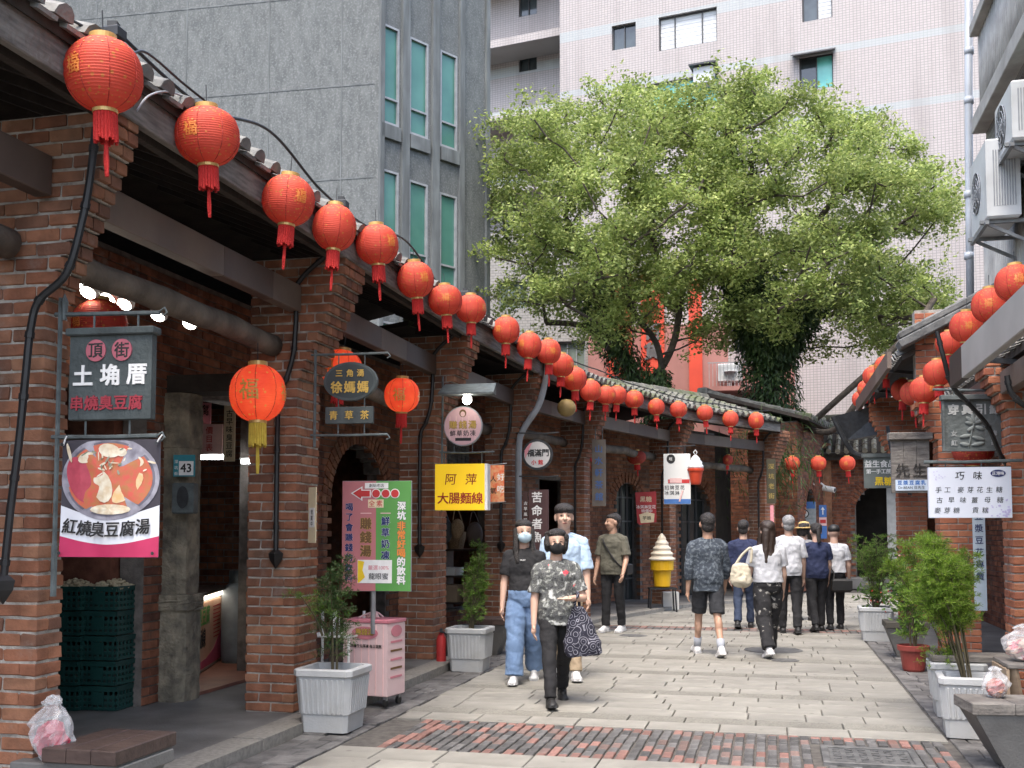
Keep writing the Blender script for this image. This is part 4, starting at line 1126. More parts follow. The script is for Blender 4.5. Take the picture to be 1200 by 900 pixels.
# ------------------------------------------------------------------ lanterns
def mlantern(name, c1, c2, em=0.0):
    m = bpy.data.materials.new(name); m.use_nodes = True
    n = m.node_tree.nodes; L = m.node_tree.links; b = n['Principled BSDF']; b.inputs['Roughness'].default_value = .68
    tc = n.new('ShaderNodeTexCoord'); oi = n.new('ShaderNodeObjectInfo')
    av = n.new('ShaderNodeVectorMath'); av.operation = 'ADD'; L.new(tc.outputs['Object'], av.inputs[0]); L.new(oi.outputs['Random'], av.inputs[1])
    nz = n.new('ShaderNodeTexNoise'); nz.inputs['Scale'].default_value = 7; nz.inputs['Detail'].default_value = 3; L.new(av.outputs[0], nz.inputs['Vector'])
    rp = n.new('ShaderNodeValToRGB'); rp.color_ramp.elements[0].position = .3; rp.color_ramp.elements[1].position = .7
    rp.color_ramp.elements[0].color = (*c2, 1); rp.color_ramp.elements[1].color = (*c1, 1); L.new(nz.outputs['Fac'], rp.inputs[0])
    vo = n.new('ShaderNodeTexVoronoi'); vo.inputs['Scale'].default_value = 24; L.new(av.outputs[0], vo.inputs['Vector'])
    lt = n.new('ShaderNodeMath'); lt.operation = 'LESS_THAN'; lt.inputs[1].default_value = .20; L.new(vo.outputs['Distance'], lt.inputs[0])
    mf = n.new('ShaderNodeMath'); mf.operation = 'MULTIPLY'; mf.inputs[1].default_value = .55; L.new(lt.outputs[0], mf.inputs[0])
    mx = n.new('ShaderNodeMixRGB'); mx.inputs['Color2'].default_value = (.55, .30, .05, 1); L.new(mf.outputs[0], mx.inputs['Fac']); L.new(rp.outputs[0], mx.inputs['Color1'])
    L.new(mx.outputs[0], b.inputs['Base Color'])
    tl = n.new('ShaderNodeBsdfTranslucent'); L.new(mx.outputs[0], tl.inputs['Color'])
    ms = n.new('ShaderNodeMixShader'); ms.inputs['Fac'].default_value = .35
    L.new(b.outputs[0], ms.inputs[1]); L.new(tl.outputs[0], ms.inputs[2]); L.new(ms.outputs[0], n['Material Output'].inputs['Surface'])
    if em:
        L.new(mx.outputs[0], b.inputs['Emission Color']); b.inputs['Emission Strength'].default_value = em
    return m
LRED = mlantern('red lantern silk', (.74, .105, .058), (.64, .075, .042))
LLIT = mlantern('lit lantern silk', (.80, .11, .035), (.66, .055, .02), .22)
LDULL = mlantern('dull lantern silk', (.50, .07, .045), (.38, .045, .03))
GOLD = mk('gold foil', (.60, .40, .14), (.50, .32, .10), 8, .35, metal=.3)
GPRINT = mk('gold print', (.62, .33, .07), (.55, .27, .05), 30, .45)
FRING = mk('red fringe', (.58, .03, .025), (.42, .02, .018), 30, .8, .5, 90, streak=(6, 6, .4))
YFRING = mk('yellow fringe', (.58, .42, .06), (.46, .32, .04), 30, .8)
SEAMR = mk('lantern seam', (.36, .03, .02), None, 8)
LR = .175
def lprof():
    pr = []
    N_ = 24
    for i in range(N_ * 3 + 1):
        t = -1 + 2 * i / (N_ * 3)
        q = math.sqrt(max(0, 1 - (abs(t) * .955) ** 2.3)) * LR
        q = max(q, LR * .30)
        if i % 3 == 0: q *= .978
        pr.append((q, t * LR * .93))
    return pr
LG = MB().lathe(lprof(), 40, caps=False); LGM = LG.mesh('globe', LRED, True)
LGL = MB().lathe(lprof(), 40, caps=False).mesh('globe', LLIT, True); LGD = MB().lathe(lprof(), 40, caps=False).mesh('globe', LDULL, True)
mb = MB()
for k in range(8):
    t = 2 * math.pi * (k + .3) / 8
    mb.tube([(q * 1.006 * math.cos(t), q * 1.006 * math.sin(t), z) for q, z in lprof()[::4]], .0022, 4)
LSEAM = mb.mesh('seam', SEAMR)
def ringmesh(r0, r1, z0, z1): return MB().lathe([(r0, z0), (r1, z0), (r1, z1), (r0, z1), (r0, z0)], 24, caps=False)
LTOP = ringmesh(.046, .062, .155, .185).mesh('top_ring', GOLD); LBOT = ringmesh(.044, .058, -.178, -.160).mesh('bottom_ring', GOLD)
mb = MB()
for k in range(20):
    t = 2 * math.pi * k / 20
    mb.tube([(.045 * math.cos(t), .045 * math.sin(t), -.17), (.049 * math.cos(t), .049 * math.sin(t), -.30 - .008 * (k % 3))], [.010, .008], 5)
LTAS = mb.mesh('tassel', FRING); LTASY = mb.mesh('tassel', YFRING)
mb = MB().tube([(0, 0, -.29), (0, 0, -.315)], .009, 6); mb.tube([(0, 0, -.315), (.001, 0, -.40), (0, .001, -.47)], [.010, .013, .009], 6)
LTAI = mb.mesh('tail', FRING); LTAIY = mb.mesh('tail', YFRING)
LHAN = MB().tube([(0, 0, .17), (0, 0, .30)], .003, 5).tube([(-.05, 0, .18), (0, 0, .20), (.05, 0, .18)], .003, 4).mesh('hanger', IRON)
vs, fs = glyphs('福', .012)
def curved(ang, size, r):
    out = []
    for q in vs:
        x, z = q[0] * size, q[1] * size
        t = max(.3, 1 - (abs(z) / (LR * .93) * .955) ** 2.3); rad = math.sqrt(t) * LR * 1.014
        an = x / rad + ang; out.append((rad * math.sin(an), -rad * math.cos(an), z))
    return out
pm = MB()
for a_ in (0, math.pi): pm.add(curved(a_, .13, LR), fs)
for a_ in (math.pi / 2, -math.pi / 2):
    for k in range(5): pm.add([(q[0], q[1], q[2]) for q in curved(a_, .11, LR)], fs) if k == 0 else None
LPRI = pm.mesh('gold_print', GPRINT)
pm = MB()
def dots(an, z, r_):
    t_ = max(.3, 1 - (abs(z) / (LR * .93) * .955) ** 2.3); rad = math.sqrt(t_) * LR * 1.012
    u_ = Vector((-math.sin(an), math.cos(an), 0)); o_ = Vector((rad * math.cos(an), rad * math.sin(an), z)); v_ = Vector((0, 0, 1)) - o_.normalized() * (z / LR)
    return [o_ + u_ * (r_ * math.cos(q * 1.0472)) + v_ * (r_ * math.sin(q * 1.0472)) for q in range(6)]
for k in range(22):
    for (z, r_, o_) in ((.125, .0075, 0), (.103, .0055, .5), (-.11, .005, 0), (-.13, .005, .5)):
        pm.add(dots(2 * math.pi * (k + o_) / 22, z, r_), [(0, 1, 2, 3, 4, 5)])
for a_ in (0, math.pi): pm.add(curved(a_, .085, LR), fs)
for k in range(60):
    a_ = random.choice([math.pi / 2, -math.pi / 2]) + random.gauss(0, .25); z = random.gauss(0, .045); pm.add(dots(a_, max(-.1, min(.1, z)), random.uniform(.003, .007)), [(0, 1, 2, 3, 4, 5)])
LPRE = pm.mesh('gold_print', mk('dull gold print', (.66, .22, .05), (.58, .17, .04), 30, .45))
ORD = ['first', 'second', 'third', 'fourth', 'fifth', 'sixth', 'seventh', 'eighth', 'ninth', 'tenth', 'eleventh', 'twelfth', 'thirteenth', 'fourteenth', 'fifteenth', 'sixteenth', 'seventeenth', 'eighteenth', 'nineteenth', 'twentieth', 'twenty-first', 'twenty-second']
def lantern(p, diam, label, group, lit=False, rz=None, yellow=False, tassel=True, dull=False, squash=1.0, hang=True):
    t = thing('lantern', label, 'lantern', p, random.uniform(0, 6.28) if rz is None else rz, group)
    s = diam / (2 * LR); t.scale = (s, s, s * squash)
    t.rotation_euler[0] = random.gauss(0, .05); t.rotation_euler[1] = random.gauss(0, .05); sq = random.uniform(.95, 1.04); t.scale = (s * sq, s * sq * random.uniform(.97, 1.02), s * squash / sq)
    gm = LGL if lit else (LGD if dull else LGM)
    link('globe', gm, t); link('seam', LSEAM, t, 'stuff'); link('top_ring', LTOP, t); link('bottom_ring', LBOT, t); link('gold_print', LPRI if lit else LPRE, t, 'stuff')
    if hang: link('hanger', LHAN, t)
    if tassel:
        link('tassel', LTASY if yellow else LTAS, t); link('tail', LTAIY if yellow else LTAI, t)
    return t
LEFTL = [(122, 88, 90), (243, 160, 74), (338, 235, 62), (392, 267, 55), (442, 287, 50), (487, 328, 44), (522, 352, 39), (552, 362, 36), (593, 387, 33), (620, 405, 31), (643, 412, 30), (658, 428, 29), (673, 444, 29), (692, 458, 26), (710, 463, 23), (723, 463, 23), (743, 468, 22), (769, 477, 20), (795, 480, 20), (826, 484, 19), (856, 491, 19), (886, 493, 19)]
for i, (px, py, dm) in enumerate(LEFTL):
    q = on_line(px, .60); p = P(px, py, q.y)
    lantern(p, dm * q.y / F, 'red lantern under the left eave, %s in the row counting from the nearest' % ORD[i], 'lanterns along the left eave')
for i, (px, py, dm, l_, nm) in enumerate([(1190, 332, 46, 1.75, 'red lantern behind the pale fascia, nearest to the right picture edge'), (1160, 358, 42, 1.75, 'red lantern behind the pale fascia, second from the right edge'), (1132, 383, 38, 1.75, 'red lantern behind the pale fascia, third from the right edge'), (1112, 402, 30, 1.75, 'red lantern peeping behind the brown end of the fascia'),
        (1099, 437, 33, 1.7, 'red lantern hanging highest of the four over the relief sign'), (1083, 457, 33, 1.7, 'red lantern hanging just left of the black relief sign'), (1071, 461, 31, 1.7, 'red lantern with tassel above the wooden sign cap'), (1058, 457, 27, 1.7, 'leftmost of the lanterns clustered over the wooden sign'),
        (1038, 430, 27, 1.5, 'red lantern at the near end of the second house fascia'), (1023, 441, 24, 1.5, 'red lantern in the middle of the second house fascia'), (1015, 456, 21, 1.5, 'red lantern low on the second house fascia beside the gutter'), (1007, 468, 18, 1.5, 'smallest red lantern at the far end of second house fascia')]):
    cf = math.cos(SA) * (px - 600) / F - math.sin(SA); D = l_ / cf
    lantern(P(px, py, D), dm * D / F, nm, 'lanterns along the right eaves')
lantern(P(302, 461, 7.9), 68 * 7.9 / F, 'glowing lantern with gold fortune character and yellow tassel under the log beam', 'lit lanterns', True, -.1, True)
lantern(P(117, 380, 7.4), 62 * 7.4 / F, 'dim lantern half hidden behind the black tofu sign', 'lanterns inside the arcade', dull=True, tassel=False)
lantern(P(400, 432, 9.4), 48 * 9.4 / F, 'lit lantern hidden behind the oval black sign', 'lit lanterns', True)
lantern(P(471, 463, 10.4), 42 * 10.4 / F, 'lit red lantern hanging before the arched brick shopfront', 'lit lanterns', True)
lantern(P(746, 536, 20.5), 23 * 20.5 / F, 'squat red lantern beside the red poster', 'lanterns inside the arcade', dull=True, squash=.7)
lantern(P(853, 539, 22.6), 12 * 22.6 / F, 'tiny dark lantern deep under the mossy arcade', 'lanterns inside the arcade', dull=True)
lantern(P(688, 524, 18.5), 20 * 18.5 / F, 'red lantern half hidden behind the slim brick pillar', 'lanterns inside the arcade', dull=True)
lantern(P(1140, 525, 10.4), 46 * 10.4 / F, 'wide red lantern glimpsed below the black relief sign', 'lanterns inside the arcade', dull=True)
for px, nm in ((928, 'leftmost of three red lanterns before the far brick house'), (959, 'middle of three red lanterns before the far brick house'), (993, 'rightmost of three red lanterns before the far brick house')):
    lantern(P(px, 543, 24.5), 18 * 24.5 / F, nm, 'lanterns before the far house')
wp = curvepts([P(888, 520, 24.0), P(928, 531, 24.5), P(959, 531, 24.5), P(993, 528, 24.5), P(1046, 500, 17.5)], 8)
tag(MB().tube(wp, .006, 5).build('lantern_wire', IRON), 'thin black wire carrying the three far lanterns', 'wire')
yb = MB().ell(P(664, 478, 15.5), (.14, .14, .13), 18, 12).build('ball_lamp', mk('amber paper', (.36, .26, .10), (.26, .18, .07), 8, .6), None, smooth=True); tag(yb, 'small amber ball lamp under the eave by the downpipe', 'lamp')
# cables strung along the left eave with small clips
def cable(pts, r, label, mat=RUBBER, n=10):
    return tag(MB().tube(curvepts(pts, n), r, 6).build('cable', mat, None, smooth=True), label, 'cable')
pts = []
for k in range(22):
    f = k / 21; i = 1 + f * 5.9; j = int(i); t = i - j
    pts.append(off(j, .40, 4.04).lerp(off(j + 1, .40, 4.04), t) + Vector((0, 0, random.uniform(-.015, .07) + (.12 if k in (2, 5) else 0))))
cable(pts, .011, 'black cable running along the top of the left eave')
cable([P(60, 10, 5.0), P(110, 38, 5.1), P(150, 62, 5.3), P(172, 62, 5.5), P(215, 98, 5.9), P(240, 118, 6.1)], .008, 'loose black cable looping between the first two lanterns')
cable([P(160, 130, 5.25), P(175, 112, 5.4), P(200, 108, 5.8), P(235, 122, 6.1)], .006, 'thin white cable looping behind the second lantern', ALUG)
for k, (px, py, nm) in enumerate(((133, 40, 'dark clip box on the eave above the first lantern'), (400, 240, 'dark clip box on the eave above the fourth lantern'), (545, 345, 'dark clip box on the eave above the eighth lantern'))):
    q = on_line(px, .52); c = P(px, py, q.y)
    tag(MB().box(c, (.10, .08, .07), ch=.012, rz=-SA).box(c + Vector((0, 0, .045)), (.05, .05, .03)).build('cable_box', IRON), nm, 'cable box')
# ------------------------------------------------------------------ signs
class Sign:
    def __init__(s, name, label, cat, x0, y0, x1, y1, D, rz=-.16, group=None):
        s.cx, s.cy = (x0 + x1) / 2, (y0 + y1) / 2; s.s = D / F
        s.w, s.h = (x1 - x0) * s.s, (y1 - y0) * s.s
        s.root = thing(name, label, cat, P(s.cx, s.cy, D), rz, group)
    def X(s, px): return (px - s.cx) * s.s
    def Z(s, py): return (s.cy - py) * s.s
    def rect(s, name, x0, y0, x1, y1, mat, y=0.0, th=.02, ch=.0, parent=None):
        return MB().box(((s.X(x0) + s.X(x1)) / 2, y, (s.Z(y0) + s.Z(y1)) / 2), ((x1 - x0) * s.s, th, (y1 - y0) * s.s), ch=ch).build(name, mat, parent or s.root)
    def poly(s, name, pts, mat, y=-.012, th=.002):
        return MB().prism([(s.X(a), s.Z(b)) for a, b in pts][::-1], y - th / 2, y + th / 2).build(name, mat, s.root)
    def disc(s, name, px, py, rx, ry, mat, y=-.012, th=.002, n=36, a0=0, a1=2 * math.pi):
        return s.poly(name, [(px + rx * math.cos(a0 + (a1 - a0) * k / n), py + ry * math.sin(a0 + (a1 - a0) * k / n)) for k in range(n)], mat, y, th)
    def t(s, body, px, py, size, mat, y=-.014, pitch=None, vertical=False, bold=.012, ext=0.0, **k):
        return text(s.root, body, s.X(px), s.Z(py), size * s.s, mat, y, bold, ext, vertical, pitch * s.s if pitch else None, **k)
    def bar(s, name, pts, r, mat=IRONG, y=0.0, n=6):
        return MB().tube([(s.X(a), y, s.Z(b)) for a, b in pts], r, n).build(name, mat, s.root)
SLATEB = mk('dark slate sign', (.065, .08, .08), (.04, .05, .05), 6, .6, .3, 40)
# tofu shop board on its iron bracket
s = Sign('hanging_sign', 'black board sign with pink discs and white characters on nearest pillar', 'sign', 79, 384, 187, 493, 5.5)
s.rect('board', 80, 392, 184, 493, SLATEB, th=.05, ch=.004); s.rect('cap', 77, 384, 188, 393, SLATEB, y=-.006, th=.085, ch=.006)
for x in (114, 147):
    s.disc('pink_disc', x, 411, 12.5, 13, mk('dusty pink paint', (.42, .12, .15), (.34, .09, .12), 20), y=-.03, th=.008)
s.t('頂街', 130.5, 411, 19, INKK, y=-.0345, pitch=33, bold=.02)
s.t('土埆厝', 132, 440, 26, INKW, y=-.026, pitch=34, bold=.028, ext=.006); s.t('串燒臭豆腐', 128, 473, 18, ink('crimson', (.30, .03, .045)), y=-.026, pitch=18.5, bold=.022, ext=.006)
s.bar('post', [(63, 345), (63, 700)], .013); s.bar('finial', [(68, 340), (68, 350), (68, 372)], [.002, .02, .012], n=8)
for y, nm in ((365, 'upper_arm'), (512, 'lower_arm')):
    s.bar(nm, [(56, y), (128, y + 1), (190, y + (2 if y < 400 else 0))], .012); s.bar('arm_scroll', [(190, y), (196, y - 4), (199, y + 2), (195, y + 6), (192, y + 3)], .006)
for x in (107, 163): s.bar('hanger_rod', [(x, 366), (x, 385)], .006); s.bar('hanger_rod', [(x - 8, 493), (x - 8, 512)], .006)
s.bar('stay', [(63, 640), (63, 700)], .017, IRONG)
# soup banner
s = Sign('soup_banner', 'cloth banner printed with a bowl of red tofu soup', 'banner', 65, 515, 190, 653, 5.46)
fab = mk('banner cloth', (.055, .05, .06), (.035, .03, .04), 4, .7)
mbn = MB(); nx, nz_ = 18, 18
def warp(fx, fz): return .010 * math.sin(fx * 7 + fz * 2) * (1 - fz * .3) + .004 * math.sin(fx * 19 + 1)
def sheet(s, name, mat, x0, y0, x1, y1, y, top=None, bot=None, n=20, m_=10):
    mb = MB(); vs = []; fs = []
    for i in range(n + 1):
        px = x0 + (x1 - x0) * i / n
        t0 = top(px) if top else y0; b0 = bot(px) if bot else y1
        for j in range(m_ + 1):
            py = t0 + (b0 - t0) * j / m_
            vs.append((s.X(px), y + warp((px - 65) / 125, (653 - py) / 138), s.Z(py)))
    for i in range(n):
        for j in range(m_): fs.append((i * (m_ + 1) + j, i * (m_ + 1) + j + 1, (i + 1) * (m_ + 1) + j + 1, (i + 1) * (m_ + 1) + j))
    mb.add(vs, fs); return mb.build(name, mat, s.root, smooth=True)
def wdisc(s, name, cx, cy, rx, ry, mat, y, n=40, rot=0.0, clip=(65.5, 516, 189.5, 652)):
    pts = []
    for k in range(n):
        a, b = rx * math.cos(2 * math.pi * k / n), ry * math.sin(2 * math.pi * k / n)
        x, z = cx + a * math.cos(rot) - b * math.sin(rot), cy + a * math.sin(rot) + b * math.cos(rot)
        x, z = min(max(x, clip[0]), clip[2]), min(max(z, clip[1]), clip[3]); pts.append((x, z))
    vs = [(s.X(a), y + warp((a - 65) / 125, (653 - b) / 138), s.Z(b)) for a, b in pts]
    c = (s.X(cx), y + warp((cx - 65) / 125, (653 - cy) / 138), s.Z(cy))
    MB().add([c] + vs, [(0, 1 + (k + 1) % n, 1 + k) for k in range(n)]).build(name, mat, s.root)
sheet(s, 'cloth', fab, 65, 515, 190, 653, .004)
bandt = lambda x: 592 + 14 * math.sin(math.pi * (x - 65) / 125)
bandb = lambda x: 628 + 10 * math.sin(math.pi * (x - 65) / 125)
sheet(s, 'white_band', mk('banner white', (.66, .67, .70), (.58, .59, .62), 4, .7), 65.3, 0, 189.7, 0, 0.001, bandt, bandb)
sheet(s, 'crimson_band', mk('banner crimson', (.46, .03, .10), (.36, .02, .075), 4, .7), 65.3, 0, 189.7, 0, 0.000, bandb, lambda x: 652.6)
wdisc(s, 'bowl_rim', 127.5, 561, 62, 49, mk('print pewter', (.34, .33, .37), (.16, .15, .18), 14, .5), -.001)
wdisc(s, 'bowl_rim', 127.5, 561, 57, 44.5, mk('print pewter dark', (.16, .15, .18), (.10, .09, .11), 14, .5), -.0018)
wdisc(s, 'soup', 127.5, 561, 54, 42, mk('print soup', (.56, .10, .07), (.40, .16, .06), 26, .5, detail=3), -.0026)
wdisc(s, 'ladle', 92, 562, 17, 29, mk('print ladle', (.46, .07, .10), (.36, .05, .075), 22, .5), -.0036, rot=-.45)
TOFU = mk('print tofu', (.72, .66, .52), (.58, .46, .30), 26, .5, detail=3); TOFG = mk('print fried tofu', (.62, .40, .17), (.66, .52, .34), 24, .5)
for (cx, cy, rx, ry, ro, m) in ((120, 570, 13, 20, -.35, TOFU), (152, 572, 24, 10, -.75, TOFG), (158, 541, 13, 7, .1, TOFU), (128, 528, 14, 8, .2, TOFU), (99, 536, 11, 6, -.3, TOFU), (130, 597, 26, 6, 0, TOFU), (143, 530, 6, 5, 0, TOFU)): wdisc(s, 'tofu_print', cx, cy, rx, ry, m, -.0046 - random.random() * .001, 14, ro)
HERB = mk('print herb', (.14, .17, .10), (.30, .30, .22), 40, .5)
for k in range(26):
    a = random.uniform(0, 6.28); wdisc(s, 'herb_print', 132 + random.gauss(0, 13), 541 + random.gauss(0, 7), random.uniform(2.5, 6), random.uniform(.6, 1.4), HERB if k % 2 else TOFU, -.0065 - k * .00008, 8, a)
wdisc(s, 'spoon', 76, 530, 2.4, 12, TOFU, -.008, 12, -.3)
for k, ch in enumerate('紅燒臭豆腐湯'):
    px = 79 + k * 18.6; s.t(ch, px, 614 + 6.5 * math.sin(math.pi * (px - 65) / 125), 19, INKK, y=-.0075 + min(warp((px + e_ - 65) / 125, .27) for e_ in (-9, -4, 0, 4, 9)), bold=.02, rot=.10 * (px - 127) / 60, skew=.12)
for (x, y) in ((67.5, 648), (185, 648), (68, 520), (187, 520)): s.disc('eyelet', x, y, 2, 2, IRON, y=-.013)
s.bar('cord', [(186, 520), (189, 515), (193, 510)], .004, INKW); s.bar('cord', [(68, 521), (70, 514), (72, 510)], .004, INKW)
# oval herbal tea sign
s = Sign('hanging_sign', 'oval black sign with gold characters over a small plaque', 'sign', 379, 425, 443, 497, 8.35)
s.disc('oval_board', 411, 447, 32, 22.5, SLATEB, y=0, th=.05); s.disc('rim', 411, 447, 32.6, 23, IRONG, y=.004, th=.045)
s.disc('oval_face', 411, 447, 29, 20, mk('slate face', (.04, .05, .052), None, 8), y=-.025, th=.004)
s.t('三角湧', 411, 437.5, 9, INKG, y=-.029, pitch=13, bold=.02, ext=.004); s.t('徐媽媽', 411, 454, 14.5, INKG, y=-.029, pitch=16, bold=.02, ext=.004)
s.rect('plaque', 381, 477, 439, 497, SLATEB, th=.035, ch=.004); s.t('青草茶', 410, 487, 11, INKG, y=-.02, pitch=19, bold=.015, ext=.003)
for y in (414, 510): s.bar('arm', [(362, y), (410, y + .5), (456, y)], .010); s.bar('arm_scroll', [(456, y), (459, y + 4), (455, y + 6)], .006)
s.bar('post', [(367, 408), (367, 524)], .012)
for x in (396, 428): s.bar('hanger_rod', [(x, 414), (x, 432)], .005); s.bar('hanger_rod', [(x, 466), (x, 510)], .005)
# green and pink drink board
s = Sign('drink_sign', 'tall pink and green board with red arrow above the pink cart', 'sign', 400, 564, 482, 692, 9.15, -.12)
s.rect('backing', 399.5, 563.5, 482.5, 692.5, ALUG, y=.02, th=.02)
s.rect('pink_half', 400, 564, 440.5, 692, mk('sign rose', (.45, .16, .17), (.40, .14, .15), 2, .5), y=.004, th=.012); s.rect('green_half', 440.5, 564, 482, 692, mk('sign green', (.10, .29, .07), (.08, .25, .055), 2, .5), y=.004, th=.012)
def outl(body, px, py, size, fill_, edge, **k):
    s.t(body, px, py, size, edge, y=-.0035, **{**k, 'bold': .055}); s.t(body, px, py, size, fill_, y=-.005, **{**k, 'bold': .03})
s.poly('arrow', [(410, 578), (424, 570), (424, 574), (434, 574), (434, 583), (424, 583), (424, 587)], INKW, y=-.003); s.poly('arrow', [(412.5, 578), (422.8, 572), (422.8, 575), (433, 575), (433, 582), (422.8, 582), (422.8, 585)], INKR, y=-.006)
for x in (440.5, 452, 463): s.disc('dot', x, 578.5, 5.6, 5.6, INKW, y=-.003); s.disc('dot', x, 578.5, 4.6, 4.6, INKR, y=-.006)
s.rect('label_plate', 427, 566, 455, 572.5, INKW, y=-.003, th=.003); s.t('創始老店', 441, 569, 4.5, INKK, y=-.0055)
s.rect('label_plate', 431, 585.5, 449.5, 595, INKCR, y=-.003, th=.003); s.t('全素', 440, 590, 8, INKR, y=-.0055, pitch=9)
outl('喝了會賺錢的飲料', 408.5, 635.5, 9.6, INKN, INKPP, vertical=True, pitch=11.8)
outl('賺錢湯', 428.5, 629.5, 14, INKBR, INKG, vertical=True, pitch=16)
outl('鮮草奶凍', 452, 630.5, 10.5, INKN, INKW, vertical=True, pitch=13.2)
outl('深坑', 471, 598.5, 10.5, INKW, INKN, vertical=True, pitch=11.2); outl('非常好喝', 471, 632, 10.5, INKO, INKN, vertical=True, pitch=10.6); outl('的飲料', 471, 668.5, 10.5, INKW, INKN, vertical=True, pitch=10.8)
for (x0, x1, y) in ((422, 435, 601.5), (446, 458, 601.5)): s.rect('rule', x0, y - .5, x1, y + .5, INKPP, y=-.003, th=.002)
s.rect('honey_label', 419, 656, 460, 683, INKW, y=-.003, th=.004); s.t('嚴選100%', 444, 665, 6, INKP, y=-.0065); s.t('龍眼蜜', 444, 675, 8, INKK, y=-.0065)
s.poly('honey_print', [(419.4, 656.5), (427, 658), (425, 668), (428, 676), (421, 682.6), (419.4, 682.6)], INKY, y=-.0065)
s.bar('post', [(437, 692), (437, 742)], .022, STEEL, y=.03, n=10)
# yellow noodle sign
s = Sign('noodle_sign', 'bright yellow box sign with red characters on the third pillar', 'sign', 511, 544, 574, 598, 11.5)
YEL = mk('lit yellow acrylic', (.80, .52, .01), (.76, .48, .01), 2, .4, emit=(.8, .5, .02), es=.12)
s.rect('box', 511, 544, 570, 598, YEL, y=.0, th=.16, ch=.004); s.rect('frame', 570.2, 544, 573.5, 598, INKW, y=.0, th=.17)
s.t('阿萍', 542, 562, 14, ink('maroon', (.26, .02, .015)), y=-.083, pitch=24, bold=.01, skew=.1); s.t('大腸麵線', 541, 584, 14, ink('maroon2', (.34, .02, .015)), y=-.083, pitch=13.6, bold=.016)
for x in (520, 565): s.bar('hanger_rod', [(x, 544), (x, 531)], .006)
s = Sign('poster', 'orange and white food poster behind the yellow sign', 'poster', 574, 543, 592, 589, 11.9)
s.rect('sheet', 574, 545, 591, 588, mk('poster orange', (.60, .10, .04), (.62, .36, .18), 20, .5), th=.006); s.t('好吃', 587, 566, 9, INKW, y=-.006, vertical=True, pitch=14); s.t('人氣', 578, 568, 8, INKK, y=-.006, vertical=True, pitch=14)
s.bar('rod', [(572, 545), (594, 543)], .006, STEEL); s.bar('rod', [(572, 589), (593, 588)], .006, STEEL)
# round pink sign with lamp canopy
s = Sign('round_sign', 'round pink sign hanging under a lit black lamp hood', 'sign', 520, 476, 566, 523, 11.45)
s.disc('disc', 543, 499.5, 23, 23.5, ALUG, y=0, th=.05); s.disc('face', 543, 499.5, 22, 22.3, mk('sign pink', (.62, .40, .41), (.58, .35, .37), 6, .5), y=-.027, th=.004)
for k in range(5): s.rect('stripe', 527 + k * 7.5, 488, 528.3 + k * 7.5, 516, INKPP, y=-.0295, th=.0012)
s.disc('portrait', 543, 484.5, 4.2, 4.6, INKBR, y=-.031); s.disc('portrait', 543, 485.5, 2.6, 3, INKPP, y=-.033)
s.t('賺錢湯', 543, 498, 10, INKBR, y=-.0305, pitch=11.5, bold=.04); s.t('賺錢湯', 543, 498, 10, INKG, y=-.032, pitch=11.5); s.t('鮮草奶凍', 543, 508, 7.4, INKK, y=-.031, pitch=8); s.rect('bar_print', 534, 513.5, 553, 517, INKK, y=-.030, th=.002)
s.bar('arm', [(514, 530), (545, 531), (580, 530)], .010); s.bar('post', [(518, 440), (517, 600)], .012, IRONG)
for x in (532, 554): s.bar('hanger_rod', [(x, 520), (x, 531)], .005)
s = Sign('lamp_hood', 'black sloping lamp hood with a bright bulb above round pink sign', 'lamp', 516, 446, 582, 464, 11.2)
mb = MB().add([(s.X(517), .16, s.Z(447)), (s.X(579), .16, s.Z(447)), (s.X(582), -.16, s.Z(462)), (s.X(516), -.16, s.Z(462)), (s.X(517), .16, s.Z(462)), (s.X(579), .16, s.Z(462)), (s.X(582), -.16, s.Z(464)), (s.X(516), -.16, s.Z(464))], [(3, 2, 1, 0), (4, 5, 6, 7), (3, 7, 6, 2), (0, 4, 7, 3), (1, 2, 6, 5), (0, 1, 5, 4)]); mb.build('hood', IRONG, s.root)
MB().ell((s.X(548), -.03, s.Z(469)), (.05, .05, .05), 14, 10).build('bulb', GLOW, s.root, smooth=True)
# two trade signs by the fourth pillar
s = Sign('round_sign', 'round white sign with black rim beside the grey downpipe', 'sign', 612, 515, 648, 551, 14.5)
s.disc('rim', 630, 533, 18, 18, IRON, y=0, th=.08); s.disc('face', 630, 533, 15.3, 15.3, mk('sign off white', (.52, .51, .50), (.46, .45, .44), 5, .5), y=-.042, th=.004)
s.t('福滿門', 631, 531, 9, INKK, y=-.046, pitch=8.8, bold=.03); s.t('小館', 630, 542, 6, INKR, y=-.046, pitch=8, bold=.03)
s.poly('swash', [(616, 538), (615, 528), (621, 520), (624, 519), (619, 530)], INKP, y=-.046)
for y in (507, 558): s.bar('arm', [(608, y), (640, y + 1), (655, y)], .010, IRON)
s = Sign('plaque', 'dark brown upright plaque with white characters behind the young couple', 'sign', 620, 574, 643, 660, 14.4)
s.rect('board', 620, 574, 643, 668, mk('maroon brown board', (.075, .035, .035), (.055, .025, .025), 5, .5), th=.05); s.t('苦命者魚', 629.5, 606, 13, INKW, y=-.027, vertical=True, pitch=15.5, bold=.02)
s.rect('side_strip', 613, 576, 618.5, 650, mk('maroon strip', (.07, .035, .03), None, 5), th=.04); s.t('古早風味小吃', 616, 606, 4.5, INKW, y=-.022, vertical=True, pitch=6.5)
